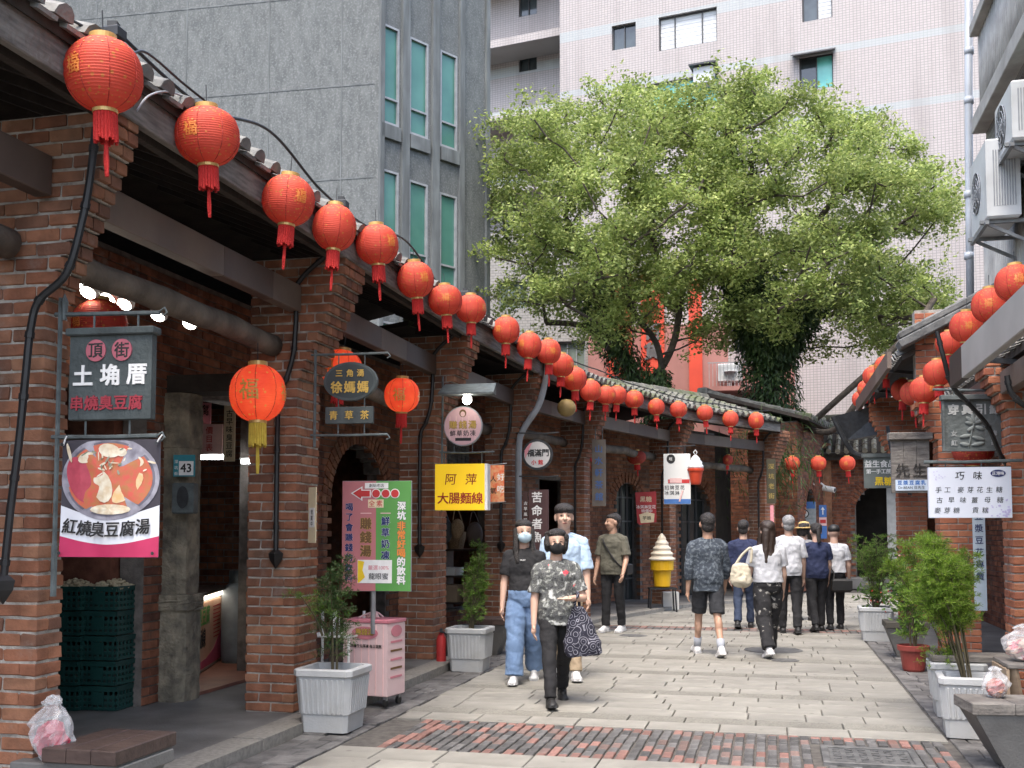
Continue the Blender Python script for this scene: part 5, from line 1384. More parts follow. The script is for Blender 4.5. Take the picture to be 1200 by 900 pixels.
# plaques deeper in
s = Sign('plaque', 'upright weathered plaque with blue characters hanging under the far eave', 'sign', 694, 515, 710, 601, 17.6)
s.rect('board', 694, 515, 710, 593, mk('faded tan board', (.18, .155, .125), (.12, .10, .085), 6, .7), th=.06); s.t('山水軒茶館', 702, 554, 10, INKB, y=-.033, vertical=True, pitch=14)
s.bar('hanger_rod', [(698, 515), (698, 500)], .008); s.bar('hanger_rod', [(706, 515), (706, 500)], .008)
s = Sign('poster_sign', 'small red poster board left of the ice cream sign', 'poster', 744, 576, 770, 615, 20.2)
s.poly('board', [(744.5, 577), (769, 576), (769, 612), (750, 615), (747, 613)], mk('poster red', (.40, .03, .035), (.30, .02, .025), 6, .5), y=0, th=.03); s.t('黑糖', 757, 585, 7, INKCR, y=-.017); s.t('冰淇淋豆花', 757, 594, 4.6, INKW, y=-.017); s.t('特價中', 758, 598.8, 4.4, INKW, y=-.017)
s.poly('white_panel', [(749, 603), (758, 600), (767, 602), (766, 612), (751, 613)], INKCR, y=-.017); s.t('芋頭', 758, 607, 5, INKK, y=-.019)
s = Sign('ice_cream_sign', 'white hanging light box with blue foot on the mossy arcade pillar', 'sign', 778, 532, 809, 592, 19.8)
s.rect('box', 778, 532, 809, 591, mk('white acrylic', (.66, .67, .65), (.60, .61, .59), 2, .4), th=.14, ch=.006); s.rect('blue_foot', 778.2, 585, 808.8, 590.6, INKB, y=-.003, th=.143); s.disc('round_mark', 786.5, 538, 5, 5.5, INKK, y=-.073)
s.t('旺', 786.5, 538, 4, INKW, y=-.0755); s.rect('red_band', 783, 562, 808, 566.5, INKR, y=-.0725, th=.003); s.rect('white_tab', 785, 560.5, 799, 566, INKPP, y=-.0745, th=.003)
s.t('招牌豆花', 790.5, 571.5, 5.4, INKK, y=-.073, pitch=6); s.t('冰淇淋', 787.5, 577.8, 5.4, INKK, y=-.073, pitch=6); s.bar('cone_print', [(796, 588), (800, 575)], .02, INKPP, y=-.066)
s.bar('arm', [(776, 523), (795, 523), (815, 522)], .012, IRON)
for x in (784, 803): s.bar('hanger_rod', [(x, 523), (x, 532)], .008, IRON)
s = Sign('ice_cream_lantern', 'hanging red and white ice cream shaped lamp beside the white light box', 'lamp', 806, 532, 824, 568, 19.7)
MB().lathe([(.085, -.28), (.10, -.24), (.135, -.03), (.15, -.03), (.155, .01), (.14, .015)], 20).build('cup', mk('toy red', (.60, .07, .03), None, 4, .4), s.root, smooth=False)
MB().lathe([(.145, .01), (.15, .06), (.12, .10), (.125, .13), (.085, .18), (.085, .20), (.04, .25), (.01, .27)], 20).build('swirl', WHITEP, s.root, smooth=True); s.bar('hanger_ring', [(815, 527), (813, 530), (815, 534), (817, 530), (815, 527)], .008, INKW)
s = Sign('plaque', 'narrow dark plaque with yellow characters on the last arcade pillar', 'sign', 898, 538, 909, 592, 22.6)
s.rect('board', 898.5, 538, 909, 590, mk('dark olive board', (.05, .045, .025), None, 5), th=.08); s.t('深坑老街', 903.7, 564, 7, ink('dull gold', (.30, .22, .06)), y=-.045, vertical=True, pitch=11.5); s.rect('red_tail', 902, 592, 906, 622, INKP, th=.05)
# right hand signs
GRB = mk('grey carved board', (.115, .13, .125), (.07, .08, .078), 6, .6, .4, 30)
s = Sign('relief_sign', 'grey carved board with a flower relief beside the black conduit', 'sign', 1105, 463, 1176, 529, 9.75)
s.rect('board', 1107, 467, 1175, 528.5, GRB, y=.006, th=.03); s.rect('cap', 1104, 462.5, 1177, 468.5, GRB, y=-.006, th=.09, ch=.005)
for (x0, x1, y0, y1) in ((1105.5, 1108, 468.7, 529), (1173, 1175.6, 468.7, 529), (1108.2, 1172.8, 526.4, 529)): s.rect('frame', x0, y0, x1, y1, GRB, y=-.004, th=.045)
s.t('穿真引線', 1141.5, 479.5, 13, mk('stone white letter', (.42, .43, .41), None, 10), y=-.010, pitch=15.6, bold=.03, ext=.005)
for (x, tx_) in ((1118.5, '女紅'), (1163, '修改')): s.t(tx_, x, 513.5, 7, mk('stone grey letter', (.30, .31, .30), None, 10), y=-.010, vertical=True, pitch=11, bold=.03, ext=.004)
REL = mk('relief grey', (.19, .21, .20), (.12, .135, .13), 8, .6)
fl = MB()
stem = curvepts([(s.X(1134), -.012, s.Z(526)), (s.X(1137), -.014, s.Z(512)), (s.X(1139), -.016, s.Z(502)), (s.X(1141), -.016, s.Z(496))], 5); fl.tube(stem, .006, 6)
for (x, y, an, L_) in ((1141, 496, 20, 12), (1141, 496, 60, 12), (1141, 496, 100, 11), (1141, 496, 140, 12), (1141, 496, 175, 10), (1141, 500, 215, 10), (1142, 500, -20, 11), (1138, 510, 190, 14), (1138, 512, -15, 15), (1136, 522, 170, 12), (1137, 522, 10, 16)):
    a = R(an); c = (s.X(x) + math.cos(a) * L_ * .5 * s.s, -.016, s.Z(y) + math.sin(a) * L_ * .5 * s.s)
    fl.ell(c, (L_ * .5 * s.s, .008, 2.4 * s.s), 10, 6, rot=Matrix.Rotation(-a, 3, 'Y'))
fl.build('flower_relief', REL, s.root, smooth=True)
s.bar('arm', [(1096, 455), (1140, 457), (1190, 458)], .012, IRONG)
for x in (1120, 1160): s.bar('hanger_rod', [(x, 456), (x, 464)], .006)
s = Sign('candy_sign', 'white hanging board with handwritten black candy names and lilac corner', 'sign', 1090, 547, 1182, 607, 9.35)
s.rect('board', 1090, 547, 1182, 607, mk('sign pale blue white', (.62, .65, .72), (.58, .61, .68), 2, .5, emit=None), th=.04, ch=.003); s.rect('edge_frame', 1089.5, 546.4, 1182.5, 547.4, INKK, y=.004, th=.05)
K2 = INKK
s.t('巧味', 1135, 557.5, 10.5, K2, y=-.0225, pitch=20, bold=.012, skew=.12)
for (body, px, py, pt) in (('手工', 1106, 574, 10), ('麥芽花生糖', 1147, 574, 10.6), ('古早味', 1115, 586, 13.2), ('薑母糖', 1155, 586, 14), ('麥芽糖', 1110, 598, 10.5), ('貢糖', 1147, 598, 11)): s.t(body, px, py, 7.6, K2, y=-.0225, pitch=pt, bold=.006, skew=.12)
s.disc('oval_mark', 1167.5, 555, 8.4, 4.2, INKN, y=-.0225); s.t('正港味', 1167.5, 555, 4.6, INKW, y=-.0245, pitch=4.6)
for k in range(46):
    u = random.random() ** 2; s.disc('ink_fleck', 1181 - u * 28 - random.random() * 3, 606 - random.random() ** 1.5 * 22, random.uniform(.5, 1.9), random.uniform(.4, 1.3), INKPU, y=-.0215 - k * .00001, n=8) if k < 34 else s.disc('ink_fleck', 1095 + random.random() * 15, 551 + random.random() * 13, random.uniform(.4, .9), random.uniform(.4, .8), INKPU, y=-.0218, n=7)
s.bar('arm', [(1086, 541), (1130, 541.5), (1195, 540)], .015, IRONG)
for x in (1110, 1150): s.bar('hanger_rod', [(x, 541), (x, 547)], .006)
s = Sign('wooden_sign', 'tall grey plank sign with cap and a blue sticker under lanterns', 'sign', 1044, 508, 1089, 580, 12.6)
for k in range(3): s.rect('plank', 1045 + k * 14.4, 515, 1059 + k * 14.4, 578, WOODW, y=random.uniform(-.006, .006), th=.04, ch=.004)
s.rect('cap', 1042, 507, 1091, 515.5, WOODW, y=-.01, th=.14, ch=.008); s.t('先生', 1067, 551, 17, mk('dark cut letter', (.02, .018, .017), None, 8), y=-.034, pitch=19, bold=.006, ext=.003)
s.rect('sticker', 1049, 562.5, 1085, 575, mk('pale blue sticker', (.52, .60, .70), None, 3), y=-.034, th=.004); s.t('豆漿豆腐乳', 1067, 565.8, 5.6, INKB, y=-.0375, pitch=6.6, bold=.03); s.t('Dr.BEAN 豆先生', 1067, 571.5, 4.2, INKK, y=-.0375)
s = Sign('food_sign', 'grey sign with white and yellow characters behind the plank sign', 'sign', 1012, 532, 1049, 573, 16.4)
s.rect('board', 1013, 535, 1049, 572, mk('green grey board', (.13, .15, .14), (.10, .115, .105), 5, .6), th=.05); s.rect('cap', 1011, 531.5, 1050, 536, GRB, th=.1); s.t('益生食品', 1031, 543.5, 9, INKW, y=-.028, pitch=8.8, bold=.012); s.t('第一手工蔗糖', 1032, 552.5, 6, INKW, y=-.028, pitch=5.6); s.t('黑糖', 1035, 564, 10.5, INKY, y=-.028, pitch=10.5, bold=.02)
s = Sign('blue_sign', 'blue and white notice strip on the far corner pillar', 'sign', 960, 590, 968, 632, 26.9)
s.rect('board', 960, 592, 968.5, 606, INKB, th=.04); s.rect('board', 960, 606.3, 968.5, 616, INKPP, th=.04); s.rect('board', 960, 616.3, 968.5, 631, INKB, th=.04); s.rect('arrow', 963.6, 595, 964.9, 603, INKW, y=-.025, th=.01); s.poly('arrow', [(962, 597.5), (964.2, 594), (966.4, 597.5)], INKW, y=-.026)
s.rect('red_print', 961, 609, 967.5, 613, INKR, y=-.025, th=.01)
s = Sign('notice_board', 'blue map board with a round no entry mark behind the queue', 'sign', 936, 586, 956, 625, 26.6, -.3)
s.rect('board', 937, 588, 956, 624, mk('map grey', (.30, .32, .33), (.2, .24, .26), 20, .5), th=.04); s.rect('roof_print', 938, 588, 955, 596, INKB, y=-.022, th=.004); s.disc('ring', 943, 602, 5, 5, INKK, y=-.024, th=.006); s.disc('ring', 943, 602, 3.8, 3.8, INKW, y=-.028, th=.006)
# wall fittings on the stone pillar and piers
s = Sign('number_plate', 'blue and white house number plate 43 on the stone pillar', 'number plate', 203, 533, 229, 559, 8.98, -.1)
s.rect('plate', 203, 533, 229, 558.5, INKT, th=.012); s.rect('white_field', 210, 540.5, 227.5, 557, INKW, y=-.008, th=.004); s.t('43', 218.5, 548.5, 14, INKK, y=-.011, bold=.02); s.t('深坑街', 206.5, 548, 4.5, INKW, y=-.0075, vertical=True, pitch=7)
s = Sign('meter_box', 'dark grey meter box on the stone pillar below the number plate', 'meter box', 204, 566, 231, 602, 8.95, -.1)
s.rect('box', 204, 566, 230, 602, IRONG, th=.10, ch=.01); s.disc('lid', 217, 583, 7, 13, IRON, y=-.053, th=.01)
s = Sign('notice', 'small yellow paper notice on the second pillar', 'notice', 358, 571, 374, 637, 8.45, -.95)
s.rect('sheet', 356, 571, 376, 636, INKCR, th=.006); s.rect('print_panel', 359, 595, 373, 618, INKW, y=-.004, th=.002); s.t('營業中', 366, 607, 6, INKK, y=-.006, vertical=True, pitch=7)
# ------------------------------------------------------------------ stone pillar, shop interior, street furniture
c = P(203, 823, 9.25); c.z = FLZ
sp = thing('stone_pillar', 'rough old sandstone pillar between the crates and the shop counter', 'pillar', c, -.24)
def rough_block(w_, d_, z0, z1, seed):
    rr = random.Random(seed); mb = MB(); n = 5; vs = []; fs = []
    K = 10; m = 16
    for k in range(K + 1):
        z = z0 + (z1 - z0) * k / K
        for j in range(m):
            t = 2 * math.pi * (j + .5) / m; cx, cy = math.cos(t), math.sin(t)
            q = max(abs(cx), abs(cy)); x, y = cx / q * w_ / 2, cy / q * d_ / 2
            if abs(abs(cx) - abs(cy)) < .3: x *= .97; y *= .97
            e = 1 if 0 < k < K else .985
            vs.append((x * e + rr.gauss(0, .0035), y * e + rr.gauss(0, .0035), z + (rr.gauss(0, .003) if 0 < k < K else 0)))
    for k in range(K):
        for j in range(m): fs.append((k * m + j, k * m + (j + 1) % m, (k + 1) * m + (j + 1) % m, (k + 1) * m + j))
    fs.append(tuple(range(m - 1, -1, -1))); fs.append(tuple(K * m + j for j in range(m)))
    return mb.add(vs, fs)
rough_block(.37, .37, 0, .76, 1).build('plinth', STONE, sp); rough_block(.41, .41, .762, .90, 2).build('collar', STONE, sp); rough_block(.33, .33, .902, 2.15, 3).build('shaft', STONE, sp); rough_block(.35, .35, 2.152, 2.62, 4).build('capital', STONE, sp)
MB().beam((-.15, 0, 2.70), (1.1, .05, 2.70), .3, .15).build('lintel', WOODD, sp)
CRG = mk('dark green crate plastic', (.012, .055, .048), (.008, .04, .036), 8, .45)
def crate_parts():
    w_, d_, h_ = .31, .42, .195
    sh = MB()
    for (cx, cy, sx, sy) in ((0, -d_ / 2, w_, .014), (0, d_ / 2, w_, .014)):
        for z in (.02, .065, .11, .175): sh.box((cx, cy, z), (sx, sy, .022 if z != .175 else .04))
        for k in range(7): sh.box((cx - w_ / 2 + .02 + k * (w_ - .04) / 6, cy + (.002 if cy > 0 else -.002), .09), (.014, .012, .17))
    for (cx, cy, sx, sy) in ((-w_ / 2, 0, .014, d_ - .016), (w_ / 2, 0, .014, d_ - .016)):
        for z in (.02, .065, .11, .175): sh.box((cx, cy, z), (sx, sy, .022 if z != .175 else .04))
        for k in range(8): sh.box((cx + (.002 if cx > 0 else -.002), cy - d_ / 2 + .03 + k * (d_ - .06) / 7, .09), (.012, .014, .17))
    fl_ = MB().box((0, 0, .008), (w_ - .02, d_ - .02, .01))
    rim = MB()
    for (cx, cy, sx, sy) in ((0, -d_ / 2, w_ + .025, .025), (0, d_ / 2, w_ + .025, .025), (-w_ / 2, 0, .025, d_ - .026), (w_ / 2, 0, .025, d_ - .026)): rim.box((cx, cy, .19), (sx, sy, .012))
    pl = MB().box((0, -d_ / 2 - .009, .10), (.11, .006, .10), ch=.002)
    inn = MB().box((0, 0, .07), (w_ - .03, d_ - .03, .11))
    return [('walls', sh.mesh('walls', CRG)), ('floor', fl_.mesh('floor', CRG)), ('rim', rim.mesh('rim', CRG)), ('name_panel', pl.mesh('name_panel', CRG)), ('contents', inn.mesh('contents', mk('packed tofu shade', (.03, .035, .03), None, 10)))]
CPARTS = crate_parts()
TOFM = mk('dried tofu', (.46, .40, .27), (.34, .28, .18), 20, .8)
for st, px in ((0, 88), (1, 131)):
    base = P(px, 826, 8.85); base.z = FLZ
    for k in range(5):
        nm = ['bottom', 'second lowest', 'middle', 'second highest', 'top'][k]
        t = thing('crate', '%s dark green plastic crate in the %s stack beside the pillar' % (nm, ['left', 'right'][st]), 'crate', base + Vector((random.uniform(-.008, .008), random.uniform(-.01, .01), k * .199)), -.2 + random.uniform(-.03, .03), 'stacked green crates')
        for n_, me in CPARTS: link(n_, me, t)
    hp = MB()
    for k in range(170):
        x, y = random.uniform(-.15, .15), random.uniform(-.2, .2); z = .17 + .07 * (1 - (x / .17) ** 2) * (1 - (y / .23) ** 2) * random.uniform(.6, 1.1)
        hp.ell((x, y, z), (.022, .018, .014), 6, 4, rot=Matrix.Rotation(random.uniform(0, 3), 3, 'Z') @ Matrix.Rotation(random.uniform(-.6, .6), 3, 'X'))
    ho = hp.build('tofu_heap', TOFM, None, smooth=True, loc=base + Vector((0, 0, 4 * .199)), rz=-.2); tag(ho, 'heap of pale tofu puffs on the %s crate stack' % ['left', 'right'][st], 'tofu', 'tofu heaps on crates', 'stuff')
s = Sign('red_poster', 'red paper sign with black characters behind the crates', 'poster', 92, 640, 154, 684, 9.3, -.2)
s.poly('sheet', [(96, 640), (154, 640), (147, 684), (92, 684)], mk('red paper', (.48, .05, .03), None, 4), y=0, th=.01); s.t('招牌豆腐', 122, 654, 11, INKK, y=-.007, pitch=14); s.t('麻辣鴨血', 120, 672, 11, INKK, y=-.007, pitch=14)
MB().beam(off(1, -1.25, .03) + segd(1) * .3, off(1, -1.25, .03) + segd(1) * 1.6, .3, .16).build('plinth', CONC, houseA)
# interior of the first shop
a, b = off(2, -1.2), off(3, -1.2); a2, b2 = off(2, -4.1), off(3, -4.1)
fl1 = a.lerp(b, .1)
shopfloor = MB().slabpoly([(fl1.x, fl1.y), (b.x, b.y), (b2.x, b2.y), (a2.x, a2.y)], FLZ + .001, FLZ + .03).build('red_tiles', REDTILE, houseA)
s = Sign('shop_counter', 'orange and pink poster fronted counter inside the tofu shop', 'counter', 218, 690, 264, 795, 10.5, 0)
s.root.location = (-3.12, 11.0, FLZ + .03); s.root.rotation_euler = (0, 0, R(95)); CHh = .78
MB().box((0, .25, CHh / 2), (1.7, .5, CHh), ch=.005).build('body', mk('counter cream', (.45, .40, .34), None, 3), s.root)
MB().box((0, -.006, CHh / 2 - .03), (1.68, .008, CHh - .12)).build('poster', mk('poster peach', (.62, .33, .20), (.66, .44, .30), 3, .5, lo=.4, hi=.6), s.root)
MB().prism([(-.84, .04), (.84, .04), (.84, .50), (.6, .30), (.3, .18), (-.1, .12), (-.84, .10)][::-1], -.014, -.011).build('pink_corner', mk('poster magenta', (.55, .09, .16), None, 3), s.root)
MB().box((0, .22, CHh + .015), (1.8, .62, .03), ch=.004).build('top', BROWN, s.root); MB().tube([(-.8, -.03, CHh - .04), (.7, -.03, CHh - .04)], .018, 8).build('lamp_tube', GLOWS, s.root)
text(s.root, '臭豆腐', -.25, .56, .2, INKGR, y=-.016, bold=.03); text(s.root, '麵線', -.35, .34, .2, INKK, y=-.016, bold=.03)
for k in range(9): MB().box((.45, -.0125, .62 - k * .04), (.4 - .01 * k, .003, .012)).build('print_line', INKR, s.root)
g = thing('gas_cylinder', 'grey gas cylinder standing in the tofu shop', 'gas cylinder', P(277, 765, 11.6) * 1, 0); g.location.z = FLZ + .03
MB().lathe([(.14, 0), (.16, .03), (.165, .1), (.165, .72), (.14, .80), (.07, .86), (.05, .87)], 20).build('tank', mk('gas grey', (.16, .18, .19), (.11, .12, .13), 6, .5), g.children and None or g, smooth=True)
MB().lathe([(.085, .84), (.09, .84), (.09, .98), (.085, .98), (.085, .84)], 16, caps=False).build('collar', IRONG, g); MB().tube([(0, 0, .86), (0, 0, .94)], .02, 8).build('valve', STEEL, g); MB().lathe([(.15, 0), (.155, 0), (.155, .05), (.15, .05)], 16).build('foot_ring', IRONG, g)
for k, (px, py, wd) in enumerate(((246, 536, 36), (290, 541, 14))):
    q = P(px, py, 10.6); wm = wd * 10.6 / F
    t = thing('tube_lamp', ['white tube lamp above the posters in the tofu shop', 'short white tube lamp beside the glowing lantern'][k], 'lamp', q, -.1); MB().tube([(-wm / 2, 0, 0), (wm / 2, 0, 0)], .02, 8).build('tube', GLOWW, t); MB().box((0, .02, .03), (wm + .04, .05, .02)).build('holder', WHITEP, t)
for k, (px, py) in enumerate(((112, 334), (126, 346), (147, 353), (165, 359), (202, 372), (237, 381))):
    q = P(px, py, 7.3 + k * .28)
    t = thing('spot_lamp', '%s small round ceiling lamp in the row under the log' % ORD[k], 'lamp', q, 0, 'round lamps under the log'); t.rotation_euler = (R(-38), 0, R(-15)); t.location.z -= .06; t.location.y -= .35
    MB().lathe([(.055, 0), (.07, .02), (.06, .06), (.03, .07)], 16).build('housing', WHITEP, t); MB().lathe([(.052, -.004), (.05, -.003)], 16).build('lens', GLOW, t)
for (nm, x0, y0, x1, y1, D, m, tx, im, lb) in (('shop_poster', 231, 450, 248, 497, 10.4, INKP, '豆腐', INKK, 'pink hanging paper poster inside the tofu shop'), ('price_card', 229, 497, 262, 532, 10.3, INKPP, '價目表', INKR, 'pale price card under the pink poster in tofu shop'), ('shop_poster', 262, 475, 276, 541, 10.2, INKCR, '古早味臭豆腐', INKK, 'narrow cream calligraphy strip inside the tofu shop')):
    s = Sign(nm, lb, 'poster', x0, y0, x1, y1, D, -.15); s.rect('sheet', x0, y0, x1, y1, m, th=.008); s.t(tx, (x0 + x1) / 2, (y0 + y1) / 2, min(x1 - x0, (y1 - y0) / len(tx)) * .8, im, y=-.007, vertical=True)
# contents of the other bays: shelves with baskets and boxes behind the third pillar
sh = thing('goods_shelf', 'wooden shelf of baskets and boxes under the yellow sign', 'shelf', P(545, 745, 16.2), -.4); sh.location.z = FLZ
mb = MB()
for z in (.35, .75, 1.15): MB().box((0, .1, z), (.75, .4, .03)).build('board', BROWN, sh)
for x in (-.36, .36): MB().box((x, .1, .75), (.03, .4, 1.5)).build('upright', BROWN, sh)
KR = mk('kraft carton', (.34, .25, .16), (.28, .2, .13), 5, .8); WIC = mk('wicker', (.26, .18, .10), (.16, .10, .05), 60, .85, .6, 120)
for k, (x, z, w_, h_, m, lb) in enumerate(((-.2, .365, .3, .26, KR, 'kraft carton on the lowest goods shelf'), (.15, .365, .26, .3, KR, 'taller kraft carton on the lowest goods shelf'), (-.22, .765, .28, .12, WHITEP, 'white tray on the middle goods shelf'), (.14, .765, .3, .2, WIC, 'wicker basket on the middle goods shelf'), (-.15, 1.165, .3, .26, WIC, 'round wicker basket on the top goods shelf'))):
    t = MB()
    if m is WIC: t.lathe([(w_ * .38, 0), (w_ * .5, h_ * .6), (w_ * .52, h_), (w_ * .47, h_), (w_ * .36, .03)], 18)
    else: t.box((0, 0, h_ / 2), (w_, .3, h_), ch=.005)
    o = t.build('basket' if m is WIC else ('tray' if m is WHITEP else 'carton'), m, None, loc=sh.location + Vector((x, .05 - x * .35, z + .001)), rz=-.4); tag(o, lb, 'basket' if m is WIC else 'box')
for k, (px, py, r_, m, lb) in enumerate(((520, 618, .13, IRON, 'black woven bag hanging under the yellow sign'), (536, 616, .10, WIC, 'brown woven bag hanging under the yellow sign'), (556, 622, .12, mk('dark brown hide', (.06, .04, .03), None, 8), 'dark leather bag hanging under the yellow sign'))):
    q = P(px, py, 15.4); t = thing('hanging_bag', lb, 'bag', q, 0)
    MB().ell((0, 0, -.05), (r_, .07, r_ * 1.5), 14, 10).build('body', m, t, smooth=True); MB().tube(curvepts([(-r_ * .7, 0, .05), (-.02, 0, .28), (r_ * .7, 0, .05)], 6), .008, 6).build('handle', m, t)
# wooden plank door in the fourth bay, lattice in the fifth
o_, d_, n_, L_ = bay(4)
for k in range(7):
    q = off(4, -BW + .02).lerp(off(5, -BW + .02), .16 + k * .045); MB().beam(q + Vector((0, 0, 2.5)), q + Vector((0, 0, 3.4)), .12, .03, up=n_).build('plank', WOODW, houseB)
q0 = off(4, -1.0).lerp(off(5, -1.0), .42); MB().beam(q0 + Vector((0, 0, 2.4)) - d_ * .6, q0 + Vector((0, 0, 2.4)) + d_ * .5, .5, .10, ch=.01).build('awning_board', KERB, houseB)
for i, u0, u1 in [(6, pxu(721)[1], pxu(750)[1]), (6, pxu(797)[1], pxu(832)[1])]:
    a, b = off(i, -BW - .2), off(i + 1, -BW - .2); dd = (b - a).normalized()
    dm = MB().beam(a + dd * u0 + Vector((0, 0, 1.3)), a + dd * u1 + Vector((0, 0, 1.3)), .03, 2.5).build('door', mk('dark glass door', (.03, .035, .035), None, 4, .15), houseB)
    for k in range(5): MB().beam(a + dd * (u0 + (u1 - u0) * k / 4) + nrm(dd) * .03 + Vector((0, 0, .06)), a + dd * (u0 + (u1 - u0) * k / 4) + nrm(dd) * .03 + Vector((0, 0, 2.5)), .04, .04).build('door_bar', ALU, dm)
    for z in (.5, 1.1, 1.7, 2.2): MB().beam(a + dd * u0 + nrm(dd) * .033 + Vector((0, 0, z)), a + dd * u1 + nrm(dd) * .033 + Vector((0, 0, z)), .03, .03).build('door_bar', ALU, dm)
# ------------------------------------------------------------------ planters
PLW = mk('white planter plastic', (.44, .45, .45), (.36, .37, .37), 4, .55, .15, 60, dirt=((.25, .24, .21), 3, .45))
SOIL = mk('potting soil', (.05, .038, .028), (.03, .022, .017), 30, .95, .8, 60)
def planter(p, label, top=.46, bot=.35, h=.46, rz=-SA):
    t = thing('planter', label, 'planter', (p.x, p.y, p.z), rz, 'white ribbed planters')
    mb = MB(); lev = [(bot, 0), (bot * 1.06, .13), (bot * 1.10, .135), (top * .93, h - .07), (top * .94, h - .06), (top, h - .05), (top, h - .01), (top - .02, h), (top - .09, h), (top - .11, h - .05)]
    vs = []; fs = []
    def ring(w_, z, c=.16):
        a = w_ / 2; b = a * (1 - c); return [(-b, -a, z), (b, -a, z), (a, -b, z), (a, b, z), (b, a, z), (-b, a, z), (-a, b, z), (-a, -b, z)]
    for w_, z in lev: vs += ring(w_, z)
    for i in range(len(lev) - 1):
        for j in range(8): fs.append((i * 8 + j, i * 8 + (j + 1) % 8, (i + 1) * 8 + (j + 1) % 8, (i + 1) * 8 + j))
    fs.append(tuple(range(7, -1, -1)))
    mb.add(vs, fs); mb.build('tub', PLW, t)
    for side in range(4):
        ro = Matrix.Rotation(side * math.pi / 2, 3, 'Z')
        for k in range(9):
            x = (-.5 + k / 8) * bot * .84; x2 = x * top * .93 / (bot * 1.1)
            a, b = ro @ Vector((x, -bot * 1.10 / 2 - .001, .142)), ro @ Vector((x2, -top * .93 / 2 - .001, h - .075))
            MB().beam(a, b, .017, .016, up=ro @ Vector((0, -1, 0)), ch=.004).build('rib', PLW, t)
    so_ = MB().slabpoly([(q[0], q[1]) for q in ring(top - .105, 0)], h - .09, h - .06).build('soil', SOIL, t)
    return t
def Gz(px, py, z=0): return G(px, py, z)
PLANT = {}
def gpt(px, py, back=.2, z=0.0):
    q = G(px, py, z); d = Vector((q.x, q.y, 0)).normalized(); q = q + d * back; q.z = z; return q
pA = gpt(390, 860, .22); planter(pA, 'white ribbed planter nearest on the left beside the pink cart', .47, .36, .47)
pB = gpt(551, 788, .22); planter(pB, 'white ribbed planter under the yellow noodle sign', .45, .35, .46)
pC = gpt(1136, 867, .2); planter(pC, 'front white ribbed planter on the right next to the bench', .43, .33, .44, R(-18))
pD = gpt(1118, 845, .25); pD = gpt(1122, 843, .22); planter(pD, 'white planter with a plank on top behind the front right planter', .43, .33, .44, R(-16))
pE = gpt(1027, 752, .22); planter(pE, 'small distant white planter at the bend on the right', .46, .36, .46)
pk = MB().box((.1, 0, .47), (.62, .34, .05), ch=.006).build('plank', WOODW, None, loc=pD, rz=-SA); tag(pk, 'weathered plank lying across the right rear planter', 'plank')
rp_ = gpt(1071, 788, .15)
t = thing('flower_pot', 'red brown round pot with drooping leaves on the right', 'pot', rp_)
MB().lathe([(.105, 0), (.115, .02), (.145, .22), (.165, .22), (.17, .27), (.155, .275), (.14, .24), (.02, .23)], 24).build('pot', mk('terracotta red', (.26, .05, .04), (.20, .038, .03), 6, .5), t, smooth=False)
# ------------------------------------------------------------------ benches
def bench(c, label, w_=.42, l_=.5, h=.42, rz=-SA, top=BROWN, base=CONC):
    t = thing('bench', label, 'bench', c, rz, 'small V shaped benches')
    b = MB(); b.add([(-w_ * .22, -l_ * .3, 0), (w_ * .22, -l_ * .3, 0), (w_ * .22, l_ * .3, 0), (-w_ * .22, l_ * .3, 0), (-w_ * .47, -l_ * .5, h - .075), (w_ * .47, -l_ * .5, h - .075), (w_ * .47, l_ * .5, h - .075), (-w_ * .47, l_ * .5, h - .075)], [(3, 2, 1, 0), (4, 5, 6, 7), (0, 1, 5, 4), (1, 2, 6, 5), (2, 3, 7, 6), (3, 0, 4, 7)]); b.build('base', base, t)
    n_ = 3
    for k in range(n_): MB().box(((k - (n_ - 1) / 2) * w_ / n_, 0, h - .038), (w_ / n_ - .004, l_ + .03, .074), ch=.006).build('plank', top, t)
    return t
q = P(100, 873, 5.62); q = Vector((q.x, q.y, 0)); q.z = FLZ - .06
nb_ = bench(Vector((-2.08, 5.62, 0)), 'brown topped concrete bench nearest at the lower left', .42, .52, .42)
MB().box((-.10, 0, .30), (.62, .5, .07), ch=.006).build('slab', CONC, nb_)
bench(gpt(425, 828, .1) + Vector((-.05, .25, 0)), 'brown bench between the white planter and pink cart', .40, .5, .44)
bench(gpt(575, 768, .2), 'brown bench behind the planter under yellow sign', .5, .4, .44)
bench(Vector((3.30, 6.93, 0)), 'weathered wooden topped bench at the lower right corner', .78, .38, .42, rz=-.12, top=WOODW)
bench(gpt(1062, 772, .3), 'concrete bench beside the red pot', .5, .42, .42, top=mk('dark wet timber', (.06, .055, .045), None, 5))
# ------------------------------------------------------------------ pink cart
ct = thing('drink_cart', 'pale pink drinks cart on castors below the green board', 'cart', gpt(438, 830, .22), -.42)
CP = mk('pale pink laminate', (.64, .48, .47), (.60, .43, .43), 3, .45); CPD = mk('rose laminate', (.56, .20, .24), None, 3, .45)
MB().box((0, 0, .40), (.44, .30, .62), ch=.008).build('body', CP, ct); MB().box((0, 0, .725), (.455, .315, .03), ch=.005).build('lid', CPD, ct)
for k in range(6): MB().box((-.18 + k * .072, -.152, .40), (.010, .004, .60)).build('stripe', INKPP, ct)
MB().prism([(.13 * math.cos(a), .055 * math.sin(a) + .625) for a in np.linspace(2 * math.pi, 0, 30)], -.157, -.154).build('oval_mark', CPD, ct)
text(ct, '賺錢湯', 0, .635, .06, INKBR, y=-.160, bold=.05); text(ct, '賺錢湯', 0, .635, .06, INKG, y=-.162, bold=.01); text(ct, '天然養生仙草凍·每日現熬', 0, .515, .030, INKK, y=-.158, bold=.03)
